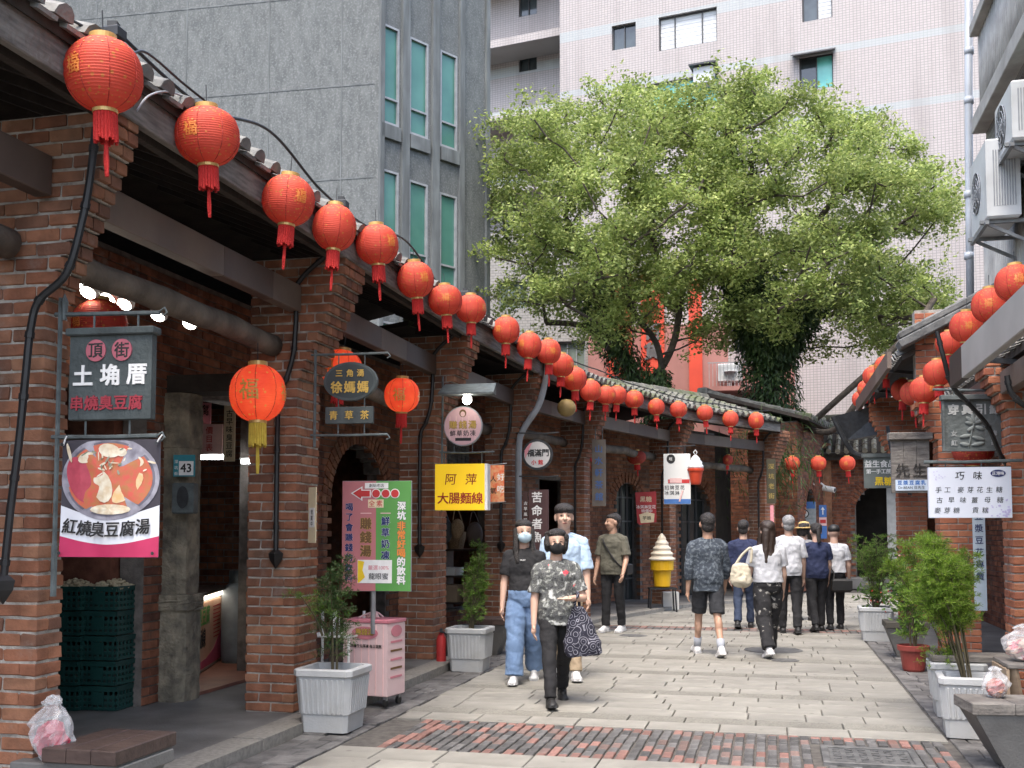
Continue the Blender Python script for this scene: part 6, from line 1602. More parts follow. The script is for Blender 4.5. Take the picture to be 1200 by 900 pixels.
for k in range(5): MB().box((.2225, 0, .55 - k * .075), (.003, .19, .018)).build('print_line', INKBR if k % 2 else CPD, ct)
MB().prism([(.09 * math.cos(a), .05 * math.sin(a) + .64) for a in np.linspace(2 * math.pi, 0, 24)], -.002, .002).build('oval_mark', CPD, ct).matrix_local = Matrix.Translation((.2235, 0, 0)) @ Matrix.Rotation(math.pi / 2, 4, 'Z')
for x in (-.18, .18):
    for y in (-.11, .11):
        w_ = MB(); w_.tube([(x - .012, y, .035), (x + .012, y, .035)], .034, 14); wo = w_.build('castor', RUBBER, ct); MB().box((x, y, .075), (.03, .03, .04)).build('fork', STEEL, wo)
mb = MB()
for k in range(5): mb.tube(curvepts([(-.05 + random.uniform(-.1, .1), random.uniform(-.05, .05), .745), (0, 0, .79 + random.uniform(0, .03)), (.05 + random.uniform(-.05, .1), random.uniform(-.06, .06), .75)], 5), .007, 5)
tag(mb.build('rope_coil', INKPP, None, loc=ct.location, rz=-.42), 'pale cord bundled on the cart lid', 'cord')
# white rack with bottle beside the second pillar
rk = thing('wire_rack', 'white metal rack behind the nearest planter', 'rack', gpt(392, 838, .5), -.3)
for (a, b) in (((-.2, -.15, 0), (-.2, -.15, .62)), ((.2, -.15, 0), (.2, -.15, .62)), ((-.2, .15, 0), (-.2, .15, .8)), ((.2, .15, 0), (.2, .15, .8))): MB().tube([a, b], .013, 8).build('leg', WHITEP, rk)
for z in (.25, .6):
    for y in (-.15, -.05, .05, .15): MB().tube([(-.2, y, z), (.2, y, z)], .009, 6).build('rail', WHITEP, rk)
    for x in (-.2, .2): MB().tube([(x, -.15, z), (x, .15, z)], .009, 6).build('rail', WHITEP, rk)
bt = MB().lathe([(.035, 0), (.04, .02), (.04, .14), (.02, .17), (.018, .2), (.02, .21)], 14).build('bottle', WHITEP, None, loc=rk.location + Vector((.0, 0, .612)), smooth=True); tag(bt, 'white bottle standing on the metal rack', 'bottle')
fx = thing('fire_extinguisher', 'red fire extinguisher at the foot of the third pillar', 'extinguisher', gpt(517, 783, .12))
MB().lathe([(.05, 0), (.055, .02), (.055, .30), (.03, .36), (.02, .38)], 14).build('cylinder', INKR, fx, smooth=True); MB().box((0, -.01, .40), (.03, .1, .04)).build('valve', IRON, fx); MB().tube(curvepts([(0, -.02, .39), (.06, -.02, .34), (.06, -.02, .12)], 5), .01, 6).build('hose', RUBBER, fx)
# ------------------------------------------------------------------ ice cream figure on a stool
ic = thing('ice_cream_figure', 'giant soft ice cream figure in a yellow cup', 'figure', P(776, 688, 20.0), 0)
MB().lathe([(.13, 0), (.15, .02), (.17, .30), (.215, .32), (.22, .50), (.20, .52)], 24).build('cup', mk('yellow cup', (.72, .42, .015), None, 3, .4), ic)
pr = []
for k in range(40):
    f = k / 39; r_ = .225 * (1 - f) ** .75 + .012; pr.append((r_ * (1 + .09 * math.sin(f * 2 * math.pi * 5)), .5 + f * .5))
MB().lathe(pr, 28).build('swirl', mk('cream white', (.68, .62, .50), (.62, .54, .42), 8, .5), ic, smooth=True)
st = thing('stool', 'dark metal stool under the ice cream figure', 'stool', (ic.location.x, ic.location.y, 0), 0)
hh = ic.location.z - .002
MB().box((0, 0, hh - .02), (.5, .36, .03)).build('seat', IRON, st)
for x in (-.22, .22):
    for y in (-.15, .15): MB().tube([(x * 1.1, y * 1.1, 0), (x, y, hh - .03)], .016, 8).build('leg', IRON, st)
bxo = MB().box((.12, .22, .17), (.3, .2, .34), ch=.01).build('foam_box', WHITEP, None, loc=st.location + Vector((.1, .25, 0))); tag(bxo, 'white foam box behind the ice cream stool', 'box')
# red stool and goods in the right arcade
rs_ = thing('stool', 'red plastic stool in the right arcade', 'stool', ST(2.75, 12.2, FLZ), -SA)
RP_ = mk('red plastic', (.40, .012, .03), None, 3, .35)
MB().box((0, 0, .43), (.32, .32, .03), ch=.01).build('seat', RP_, rs_)
for x in (-1, 1):
    for y in (-1, 1): MB().beam((x * .165, y * .165, 0), (x * .13, y * .13, .42), .06, .05).build('leg', RP_, rs_)
for s_, v in ((0, -.15), (0, .15)): MB().box((0, v, .2), (.26, .02, .04)).build('brace', RP_, rs_)
tr = MB().box((0, 0, .03), (.28, .2, .05), ch=.01).box((.05, .02, .08), (.12, .1, .06), ch=.01).build('package', WHITEP, None, loc=rs_.location + Vector((0, 0, .446)), rz=.3); tag(tr, 'pale packages lying on the red stool', 'package')
shr = thing('goods_shelf', 'tall wooden shelf of jars in the right arcade', 'shelf', ST(3.0, 11.0, FLZ), RTH)
for z in (.3, .8, 1.3, 1.8): MB().box((0, 0, z), (1.1, .3, .03)).build('board', BROWN, shr)
for x in (-.55, .55): MB().box((x, 0, 1.0), (.04, .3, 2.0)).build('upright', BROWN, shr)
JG = mk('green jar glass', (.10, .14, .10), (.06, .09, .06), 4, .15); JC = mk('clear jar glass', (.36, .34, .28), (.28, .24, .18), 20, .15)
JM = {m.name: MB().lathe([(.045, 0), (.05, .02), (.05, .14), (.035, .17), (.035, .19), (.01, .195)], 14).mesh('jar', m, True) for m in (JG, JC)}
for zi, z in enumerate((.316, .816, 1.316, 1.816)):
    for k in range(8):
        o = link('jar', JM[(JG if (k + zi) % 2 else JC).name], None, None, shr.matrix_basis @ Vector((-.45 + k * .128, -.03, z))); tag(o, '%s %s glass jar from the left on the %s board of right arcade shelf' % (ORD[k], 'green' if (k + zi) % 2 else 'clear', ['lowest', 'second', 'third', 'top'][zi]), 'jar', 'jars on the right shelf')
bn = Sign('vertical_banner', 'pale vertical banner with blue characters below the candy sign', 'banner', 1141, 608, 1155, 700, 11.2)
bn.rect('cloth', 1141, 606, 1155, 715, mk('pale blue cloth', (.50, .58, .64), (.42, .50, .56), 6, .7), th=.006); bn.t('豆漿豆花專賣', 1148, 640, 10, INKN, y=-.006, vertical=True, pitch=14)
# clear plastic bags
CLEAR = bpy.data.materials.new('clear film'); CLEAR.use_nodes = True
_n = CLEAR.node_tree.nodes; _l = CLEAR.node_tree.links
_b = _n['Principled BSDF']; _b.inputs['Base Color'].default_value = (.72, .73, .74, 1); _b.inputs['Roughness'].default_value = .18
_t = _n.new('ShaderNodeBsdfTransparent'); _m = _n.new('ShaderNodeMixShader'); _m.inputs['Fac'].default_value = .3
_l.new(_t.outputs[0], _m.inputs[1]); _l.new(_b.outputs[0], _m.inputs[2]); _l.new(_m.outputs[0], _n['Material Output'].inputs['Surface'])
def crumple(mb, c, r, seed, n=22, k=16, tie=True):
    rr = random.Random(seed); base = len(mb.v); mb.ell((0, 0, 0), r, n, k)
    ph = [rr.uniform(0, 6.28) for _ in range(6)]
    for i in range(base, len(mb.v)):
        x, y, z = mb.v[i]; a = math.atan2(y, x); f = z / r[2]
        w_ = 1 + .13 * math.sin(5 * a + ph[0] + 3 * f) + .09 * math.sin(9 * a + ph[1] - 5 * f) + .06 * math.sin(14 * a + 9 * f + ph[2])
        if tie and f > .35: w_ *= max(.22, 1 - (f - .35) * 1.4) if f < .8 else .5 + .5 * f
        mb.v[i] = (c[0] + x * w_ + rr.gauss(0, .003), c[1] + y * w_ + rr.gauss(0, .003), c[2] + z * (1 + .05 * math.sin(4 * a + ph[3])) + rr.gauss(0, .003))
    return mb
def bag(p, r, label, inside, seed, h=None):
    t = thing('plastic_bag', label, 'bag', p)
    crumple(MB(), (0, 0, r[2] * .95), r, seed).build('film', CLEAR, t)
    crumple(MB(), (0, 0, r[2] * .62), (r[0] * .78, r[1] * .78, r[2] * .6), seed + 1, 14, 10, False).build('contents', inside, t)
    return t
REDC = mk('red snack pack', (.40, .04, .06), (.52, .38, .30), 9, .5, lo=.45, hi=.52)
qb = P(62, 852, 5.6); bag(Vector((P(60, 885, 5.52).x, 5.52, .325)), (.10, .09, .17), 'clear plastic bag with a red tin at the foot of nearest pillar', mk('red tin', (.42, .03, .06), None, 4, .4), 3)
tb = thing('side_table', 'tapering wooden table holding bags at the right edge', 'table', Vector((3.55, 7.52, 0)), -SA)
MB().box((.12, 0, .58), (.5, .5, .03), ch=.005).build('top', WOODW, tb)
for (x, y) in ((-.1, -.2), (.34, -.2), (-.1, .2), (.34, .2)): MB().beam((x * .6 + .05, y * .6, 0), (x, y, .565), .09, .03).build('leg', mk('tan plywood', (.33, .25, .17), (.26, .19, .13), 5, .7, streak=(1, 1, 6)), tb)
MB().box((-.13, 0, .36), (.02, .5, .4)).build('side_panel', mk('tan plywood', (.33, .25, .17)), tb)
bag(tb.location + Vector((.02, -.05, .597)), (.15, .14, .13), 'large clear bag of red snacks on the wooden table', REDC, 5); bag(tb.location + Vector((.28, .05, .597)), (.13, .13, .15), 'clear bag of snacks at the right picture edge', REDC, 8)
bag(Vector((3.14, 7.0, .421)), (.075, .075, .10), 'small clear bag of brown snacks beside the planter plank', mk('brown snack', (.30, .16, .08), (.40, .05, .05), 9, .5), 11)
# cameras on the far pillar
for (px, py, rz, nm) in ((949, 569, -.6, 'white security camera left of the far corner pillar'), (971, 573, .9, 'white security camera right of the far corner pillar')):
    t = thing('security_camera', nm, 'camera', P(px, py, 26.9), rz, 'security cameras'); mb = MB(); mb.tube([(0, -.16, -.03), (0, .14, .03)], .07, 12); mb.build('housing', WHITEP, t); MB().tube([(0, .05, .03), (0, .2, .15)], .025, 6).build('bracket', WHITEP, t); MB().tube([(0, -.165, -.031), (0, -.15, -.028)], .05, 12).build('lens', IRON, t)
# ------------------------------------------------------------------ foliage
def mleaf(name, c1, c2, c3, tr=.35, rough=.5):
    m = bpy.data.materials.new(name); m.use_nodes = True
    n = m.node_tree.nodes; L = m.node_tree.links; b = n['Principled BSDF']; b.inputs['Roughness'].default_value = rough; b.inputs['Specular IOR Level'].default_value = .35
    ge = n.new('ShaderNodeNewGeometry'); rp = n.new('ShaderNodeValToRGB')
    e = rp.color_ramp.elements; e[0].color = (*c1, 1); e[1].color = (*c3, 1); x = e.new(.5); x.color = (*c2, 1)
    L.new(ge.outputs['Random Per Island'], rp.inputs[0])
    nz = n.new('ShaderNodeTexNoise'); nz.inputs['Scale'].default_value = .9; nz.inputs['Detail'].default_value = 3; L.new(ge.outputs['Position'], nz.inputs['Vector'])
    mr = n.new('ShaderNodeMapRange'); mr.inputs['From Min'].default_value = .35; mr.inputs['From Max'].default_value = .65; mr.inputs['To Min'].default_value = .72; mr.inputs['To Max'].default_value = 1.25; L.new(nz.outputs['Fac'], mr.inputs['Value'])
    hs = n.new('ShaderNodeHueSaturation'); L.new(mr.outputs[0], hs.inputs['Value']); L.new(rp.outputs[0], hs.inputs['Color'])
    L.new(hs.outputs[0], b.inputs['Base Color'])
    tl = n.new('ShaderNodeBsdfTranslucent'); L.new(hs.outputs[0], tl.inputs['Color']); ms = n.new('ShaderNodeMixShader'); ms.inputs['Fac'].default_value = tr
    L.new(b.outputs[0], ms.inputs[1]); L.new(tl.outputs[0], ms.inputs[2]); L.new(ms.outputs[0], n['Material Output'].inputs['Surface'])
    return m
LEAF = mleaf('camphor leaf', (.14, .20, .055), (.25, .32, .085), (.40, .45, .16), .45)
IVY = mleaf('ivy leaf', (.022, .048, .015), (.038, .075, .022), (.07, .11, .03), .25)
BARK = mk('tree bark', (.085, .07, .055), (.045, .037, .03), 8, .95, .8, 20)
def leaves(name, C, ax, ay, L, W, mat, parent, kind='stuff'):
    """diamond leaves: centres C, length axes ax, width axes ay (N,3)"""
    N = len(C); L = np.asarray(L).reshape(-1, 1); W = np.asarray(W).reshape(-1, 1)
    nn = np.cross(ax, ay)
    v = np.empty((N, 4, 3), 'f')
    v[:, 0] = C - ax * L * .5; v[:, 1] = C + ay * W * .5 - nn * W * .12 + ax * L * .05; v[:, 2] = C + ax * L * .5; v[:, 3] = C - ay * W * .5 - nn * W * .12 + ax * L * .05
    me = bpy.data.meshes.new(name); me.vertices.add(N * 4); me.vertices.foreach_set('co', v.reshape(-1))
    me.loops.add(N * 4); me.loops.foreach_set('vertex_index', np.arange(N * 4, dtype='i')); me.polygons.add(N)
    me.polygons.foreach_set('loop_start', np.arange(0, N * 4, 4, dtype='i')); me.update(calc_edges=True); me.materials.append(mat); me.validate()
    return link(name, me, parent, kind)
def unit(a): return a / np.maximum(1e-6, np.linalg.norm(a, axis=1, keepdims=True))
def frames(N, up=.8, spread=.8):
    nrm_ = unit(rng.normal(0, spread, (N, 3)) + np.array([0, 0, up])); t = unit(np.cross(nrm_, rng.normal(0, 1, (N, 3)))); return t, np.cross(nrm_, t)
def inpoly(x, y, poly):
    c = False; j = len(poly) - 1
    for i in range(len(poly)):
        if (poly[i][1] > y) != (poly[j][1] > y) and x < (poly[j][0] - poly[i][0]) * (y - poly[i][1]) / (poly[j][1] - poly[i][1]) + poly[i][0]: c = not c
        j = i
    return c
CROWN_L = [(580, 170), (605, 135), (655, 120), (700, 110), (745, 120), (790, 100), (840, 125), (855, 200), (845, 260), (845, 310), (838, 360), (812, 392), (780, 372), (758, 350), (735, 385), (700, 400), (655, 392), (610, 378), (582, 345), (578, 240)]
CROWN_R = [(790, 112), (845, 102), (900, 106), (955, 116), (1005, 130), (1038, 160), (1075, 180), (1102, 212), (1112, 232), (1096, 262), (1070, 285), (1100, 320), (1110, 350), (1090, 385), (1040, 400), (1000, 398), (968, 405), (930, 390), (880, 410), (845, 390), (838, 350), (835, 290), (815, 240), (800, 170)]
def tree(label, poly, trunk, DC, nclump, seed, sub, per=430):
    rr = random.Random(seed)
    t = thing('tree', label, 'tree', (trunk[0][0].x, trunk[0][0].y, 0)); inv = Vector((-t.location.x, -t.location.y, 0))
    xs = [p[0] for p in poly]; ys = [p[1] for p in poly]; cx, cy = (min(xs) + max(xs)) / 2, (min(ys) + max(ys)) / 2; hw = (max(xs) - min(xs)) / 2; hh = (max(ys) - min(ys)) / 2
    rough = []
    for a_, b_ in zip(poly, poly[1:] + poly[:1]):
        m_ = max(1, int(math.hypot(b_[0] - a_[0], b_[1] - a_[1]) / 22))
        for q in range(m_): rough.append((a_[0] + (b_[0] - a_[0]) * q / m_ + rr.uniform(-13, 15), a_[1] + (b_[1] - a_[1]) * q / m_ + rr.uniform(-15, 15)))
    poly = rough
    cl = []
    tries = 0
    while len(cl) < nclump and tries < 20000:
        tries += 1
        px, py = rr.uniform(min(xs), max(xs)), rr.uniform(min(ys), max(ys))
        if not inpoly(px, py, poly): continue
        e = max(.15, 1 - ((px - cx) / hw) ** 2 * .8 - ((py - cy) / hh) ** 2 * .6)
        D = DC + rr.uniform(-1, 1) * 3.6 * math.sqrt(e)
        c = P(px, py, D)
        if math.sin(px * .055 + seed) * math.sin(py * .07 + seed * 2) + .5 * math.sin(px * .021 - py * .04) < -.62: continue
        # keep the silhouette where the photo has it: pull the clump in by its own radius
        if any((c - q).length < .6 for q in cl): continue
        cl.append(c)
    # branches: connect clumps to the nearest node, nearest to the trunk first
    nodes = []; par = []
    for bi, br in enumerate(trunk):
        prev = None
        if bi > 0: prev = min(range(len(nodes)), key=lambda k: (nodes[k] - br[0]).length)
        for p in curvepts(br, 5):
            nodes.append(p); par.append(prev); prev = len(nodes) - 1
    top = len(nodes); rootp = nodes[0]
    forks = trunk[0][-1]
    for c in sorted(cl, key=lambda q: (q - forks).length):
        k = min(range(len(nodes)), key=lambda i: (nodes[i] - c).length + (.0 if nodes[i].z < c.z else 1.5) + (3 if i < 4 else 0))
        a = nodes[k]; L_ = (c - a).length; n_ = max(2, int(L_ / .5)); prev = k
        for j in range(1, n_ + 1):
            f = j / n_; p = a.lerp(c, f) + Vector((rr.gauss(0, .07), rr.gauss(0, .07), -.10 * math.sin(math.pi * f) * L_ * .6 + rr.gauss(0, .05)))
            nodes.append(p); par.append(prev); prev = len(nodes) - 1
    wgt = [0.0] * len(nodes); ch = [0] * len(nodes)
    for i in range(len(nodes)):
        if par[i] is not None: ch[par[i]] += 1
    for i in range(len(nodes) - 1, -1, -1):
        if ch[i] == 0: wgt[i] += 1
        if par[i] is not None: wgt[par[i]] += wgt[i]
    rad = [max(.014, .024 * w_ ** .5 * sub) for w_ in wgt]
    for i in range(top): rad[i] = max(rad[i], .075 if i > 25 else .12)
    mb = MB()
    for i in range(len(nodes)):
        if par[i] is not None: mb.tube([nodes[par[i]] + inv, nodes[i] + inv], [min(rad[par[i]], rad[i] * 1.5), rad[i]], 7, caps=False)
    mb.build('trunk', BARK, t, smooth=True)
    # leaves in tufts around each clump
    Cs, Ls = [], []
    for c in cl:
        R_ = rr.uniform(.45, 1.0); nt_ = rr.randint(16, 24)
        for k in range(nt_):
            d = unit(rng.normal(0, 1, (1, 3)) + np.array([[0, 0, .35]]))[0]
            tc = np.array(c) + d * R_ * rr.uniform(.35, 1.0) * np.array([1, 1, .78])
            m = per // nt_
            Cs.append(tc + rng.normal(0, .125, (m, 3)) * np.array([1, 1, .8]))
    C_ = np.concatenate(Cs) + np.array(inv); N = len(C_)
    ax, ay = frames(N, 1.0, .75)
    leaves('crown', C_.astype('f'), ax, ay, rng.uniform(.085, .14, N), rng.uniform(.045, .07, N), LEAF, t)
    return t, nodes[:top], inv
def ivy(t, path, inv, n, r):
    path = [Vector(p) for p in path]; K = len(path)
    f = rng.random(n) * (K - 1); i = np.minimum(f.astype(int), K - 2); fr = (f - i)[:, None]
    A = np.array([tuple(p) for p in path]); C_ = A[i] * (1 - fr) + A[i + 1] * fr
    an = rng.random(n) * 2 * math.pi; rad = r * (.4 + .75 * rng.random(n))
    C_ = C_ + np.stack([np.cos(an) * rad, np.sin(an) * rad, rng.normal(0, .12, n)], 1) + np.array(inv)
    out = np.stack([np.cos(an), np.sin(an), np.zeros(n)], 1)
    ax = unit(out * .5 + np.array([0, 0, -1]) + rng.normal(0, .45, (n, 3))); ay = unit(np.cross(ax, out + rng.normal(0, .3, (n, 3))))
    leaves('ivy', C_.astype('f'), ax, ay, rng.uniform(.10, .22, n), rng.uniform(.035, .06, n), IVY, t)
DT = 27.0
tl_, nl_, il_ = tree('leaning camphor tree with ivy trunk rising behind the mossy roof', CROWN_L,
    [[Vector((P(792, 560, DT).x, DT, 0)), P(790, 560, DT), P(770, 490, DT), P(735, 430, DT), P(705, 370, DT), P(690, 300, DT)], [P(765, 480, DT), P(775, 440, DT - .5), P(768, 400, DT - .6), P(740, 360, DT - .8), P(730, 300, DT - 1)], [P(735, 430, DT), P(690, 385, DT), P(640, 378, DT - .4)], [P(770, 440, DT - .5), P(790, 400, DT), P(800, 330, DT + .5)]], DT, 152, 21, .9, 560)
ivy(tl_, [P(792, 540, DT), P(770, 490, DT), P(735, 430, DT), P(705, 375, DT), P(695, 330, DT)], il_, 7000, .5)
ivy(tl_, [P(800, 500, DT - .3), P(775, 470, DT - .5), P(768, 440, DT - .6)], il_, 2200, .35)
tr_, nr_, ir_ = tree('big camphor tree with dark ivy clad trunk right of the mossy roof', CROWN_R,
    [[Vector((P(918, 560, DT).x, DT, 0)), P(915, 560, DT), P(908, 500, DT), P(900, 430, DT), P(895, 370, DT), P(880, 300, DT), P(875, 230, DT)], [P(902, 440, DT), P(930, 390, DT - .5), P(960, 330, DT - 1), P(985, 270, DT - 1)], [P(912, 520, DT), P(945, 500, DT - 1), P(985, 465, DT - 2), P(1030, 425, DT - 2.5), P(1070, 385, DT - 2.5), P(1095, 350, DT - 2)], [P(945, 502, DT - 1), P(975, 505, DT - 2), P(1005, 470, DT - 2.6), P(1020, 440, DT - 2.6), P(1045, 420, DT - 2.6)], [P(900, 430, DT), P(870, 370, DT - .3), P(862, 320, DT), P(850, 280, DT + .5), P(835, 240, DT + .5)]], DT, 178, 22, .9, 560)
ivy(tr_, [P(915, 560, DT), P(908, 500, DT), P(900, 430, DT), P(892, 370, DT), P(885, 310, DT)], ir_, 12000, .7)
ivy(tr_, [P(905, 430, DT - .2), P(930, 390, DT - .5), P(955, 345, DT - .8)], ir_, 5200, .52)
ivy(tr_, [P(896, 420, DT - .2), P(870, 370, DT - .3), P(862, 320, DT)], ir_, 4200, .42)
# feathery potted plants
FEA = mleaf('feathery green', (.06, .13, .02), (.11, .21, .03), (.19, .30, .05), .4); FEAD = mleaf('feathery dark', (.03, .065, .018), (.05, .10, .025), (.08, .14, .035), .3); FEAB = mleaf('bright lime needle', (.09, .17, .02), (.16, .27, .03), (.27, .38, .06), .5)
STEM = mk('green brown stem', (.10, .085, .045), (.06, .05, .03), 10, .9)
def feathery(base, label, h, wd, stems, mat, seed, lean=(0, 0), dens=1.0, clump=None, name='shrub', leafl=(.025, .05), low=.15, rz=0):
    rr = random.Random(seed); t = thing(name, label, 'plant', base); sm = MB(); Cs, AX = [], []
    for k in range(stems):
        a = rr.uniform(0, 6.28); q = rr.uniform(.2, 1.0); hh = h * rr.uniform(.6, 1.0)
        tip = Vector((math.cos(a) * wd * q + lean[0] * hh, math.sin(a) * wd * q + lean[1] * hh, hh))
        pts = curvepts([(math.cos(a) * .03, math.sin(a) * .03, 0), (tip.x * .35, tip.y * .35, hh * .45), (tip.x * .75, tip.y * .75, hh * .8), tip], 5)
        sm.tube(pts, [.006 * (1 - i / len(pts)) + .0018 for i in range(len(pts))], 5)
        nb = int(26 * dens * hh / .8)
        for b in range(nb):
            f = low + (1 - low) * rr.random(); i = min(int(f * (len(pts) - 1)), len(pts) - 2); o = pts[i].lerp(pts[i + 1], f * (len(pts) - 1) - i)
            d = Vector((rr.gauss(0, 1), rr.gauss(0, 1), rr.uniform(.1, 1.1))).normalized(); bl = rr.uniform(.08, .2) * (1.15 - f * .5)
            e = o + d * bl + Vector((0, 0, -.25 * bl))
            sm.tube([o, o.lerp(e, .5) + Vector((0, 0, .012)), e], .0018, 3, caps=False)
            m = int(16 * dens) + 6
            fs_ = np.sqrt(rng.random(m))[:, None]
            c = np.array(o) * (1 - fs_) + np.array(e) * fs_; sd = unit(rng.normal(0, 1, (m, 3)) + np.array(d) * .8 + np.array([0, 0, .25]))
            L_ = rng.uniform(leafl[0], leafl[1], m)[:, None]
            Cs.append(c + sd * L_ * .5); AX.append(sd)
    sm.build('stem', STEM, t)
    C_ = np.concatenate(Cs); ax = np.concatenate(AX); N = len(C_); ay = unit(np.cross(ax, rng.normal(0, 1, (N, 3))))
    leaves('foliage', C_.astype('f'), ax, ay, rng.uniform(leafl[0], leafl[1], N), rng.uniform(.0035, .0065, N) * (2.4 if leafl[1] > .075 else 1), mat, t)
    return t
def above(p, z): return Vector((p.x, p.y, z))
feathery(above(pA, .40), 'slender dark feathery shrub in the nearest left planter', .95, .13, 5, FEAD, 1, (-.03, .0), 1.3)
feathery(above(pA, .40) + Vector((-.08, 0, .3)), 'low side spray of feathery green left of the slender shrub', .36, .26, 5, FEA, 2, (-.35, 0), 1.0, low=.4)
feathery(above(pB, .40), 'light green feathery shrub in the planter under yellow sign', .95, .17, 8, FEA, 3, (.1, 0), 1.3)
feathery(above(pC, .38), 'bright feathery shrub in the front right planter', 1.08, .32, 11, FEAB, 4, (-.16, .1), 1.9, leafl=(.025, .06), low=.36)
feathery(above(pD, .38) + Vector((-.02, 0, 0)), 'lime green feathery shrub in the right rear planter', 1.12, .36, 12, FEAB, 5, (-.22, .0), 1.9, leafl=(.025, .06), low=.33)
feathery(above(pD, .40) + Vector((-.12, -.05, 0)), 'low bright green herb at the edge of right rear planter', .16, .12, 9, FEAB, 9, (0, 0), 1.2, low=.0)
feathery(above(pE, .40), 'feathery green shrub in the distant white planter', 1.05, .34, 16, FEA, 6, (0, 0), 1.1)
feathery(above(rp_, .22), 'thin leafy plant drooping from the red pot', .85, .22, 7, FEA, 7, (-.05, 0), .7, leafl=(.04, .08))
BRLF = mleaf('broad green leaf', (.035, .08, .02), (.07, .14, .03), (.13, .20, .05), .3); PETAL = mleaf('red pink petal', (.42, .04, .03), (.50, .13, .07), (.62, .42, .36), .3)
def flowering(base, label, h, wd, n, seed):
    t = thing('flowering_plant', label, 'plant', base); rr = random.Random(seed); sm = MB()
    for k in range(9):
        a = rr.uniform(0, 6.28); tip = Vector((math.cos(a) * wd * rr.random(), math.sin(a) * wd * rr.random(), h * rr.uniform(.6, 1))); sm.tube(curvepts([(0, 0, 0), (tip.x * .4, tip.y * .4, tip.z * .6), tip], 4), .005, 5)
    sm.build('stem', STEM, t)
    for nm, m, k, sz in (('foliage', BRLF, n, (.05, .11)), ('flower', PETAL, n // 4, (.03, .06))):
        C_ = rng.normal(0, 1, (k, 3)) * np.array([wd * .5, wd * .5, h * .24]) + np.array([0, 0, h * .55]); ax, ay = frames(k, .6, 1); leaves(nm, C_.astype('f'), ax, ay, rng.uniform(*sz, k), rng.uniform(sz[0] * .5, sz[1] * .55, k), m, t)
    return t
flowering(gpt(1062, 772, .35) + Vector((0, 0, .425)), 'bushy red and white flowering plant on the bench by red pot', .75, .24, 420, 3)
flowering(gpt(1030, 752, .3) + Vector((-.05, -.1, .42)), 'orange flowers in front of the distant shrub', .3, .22, 120, 4)
# hanging ferns on the gable of the far house
fr_ = thing('fern', 'grey green ferns hanging over the far brick gable', 'plant', P(905, 540, 24.6)); n_ = 1400
C_ = rng.normal(0, 1, (n_, 3)) * np.array([.5, .25, .45]); ax = unit(rng.normal(0, .5, (n_, 3)) + np.array([.2, 0, -1])); ay = unit(np.cross(ax, rng.normal(0, 1, (n_, 3))))
leaves('fronds', C_.astype('f'), ax, ay, rng.uniform(.15, .4, n_), rng.uniform(.012, .03, n_), IVY, fr_)
# ------------------------------------------------------------------ people
SKIN = mk('skin', (.54, .355, .27), (.49, .31, .23), 10, .5); SKIN2 = mk('tanned skin', (.44, .27, .19), (.39, .23, .16), 10, .5)
HAIRB = mk('black hair', (.010, .009, .009), (.035, .03, .028), 45, .45, .9, 90, streak=(3, 3, .25)); HAIRD = mk('dark brown hair', (.028, .018, .014), (.04, .026, .02), 60, .42, .4, 120, streak=(3, 3, .3)); HAIRG = mk('grey hair', (.26, .26, .26), (.16, .16, .16), 40, .5, .3, 100)
def cloth(name, c1, c2=None, scale=5, **k): return mk('cloth ' + name, c1, c2 or tuple(x * .78 for x in c1), scale, .85, k.pop('bump', .3), k.pop('bscale', 240), **k)
BLKC = cloth('black', (.014, .014, .016)); BLKT = cloth('black tee', (.02, .02, .022)); WHTC = cloth('white', (.46, .47, .495), (.40, .41, .435)); NAVY = cloth('navy', (.018, .026, .07)); JEAN = cloth('denim', (.17, .26, .42), (.11, .18, .31), 4); JEAND = cloth('dark denim', (.03, .045, .085))
OLIVE = cloth('olive', (.11, .105, .08)); SKYB = cloth('sky blue', (.40, .52, .66), (.35, .46, .60)); KHAKI = cloth('khaki', (.36, .28, .19)); DKPAT = cloth('dark print', (.035, .045, .06), (.10, .12, .14), 30, detail=6, lo=.42, hi=.5); SHORT = cloth('charcoal', (.028, .03, .035)); SHOEW = mk('white shoe', (.66, .66, .66), (.5, .5, .5), 12, .5); SHOEK = mk('black shoe', (.02, .02, .02), None, 12, .5); SOCK = cloth('grey sock', (.32, .34, .38))
FLTR = cloth('dark floral trousers', (.015, .015, .017), (.27, .26, .24), 14, detail=5, lo=.37, hi=.41)
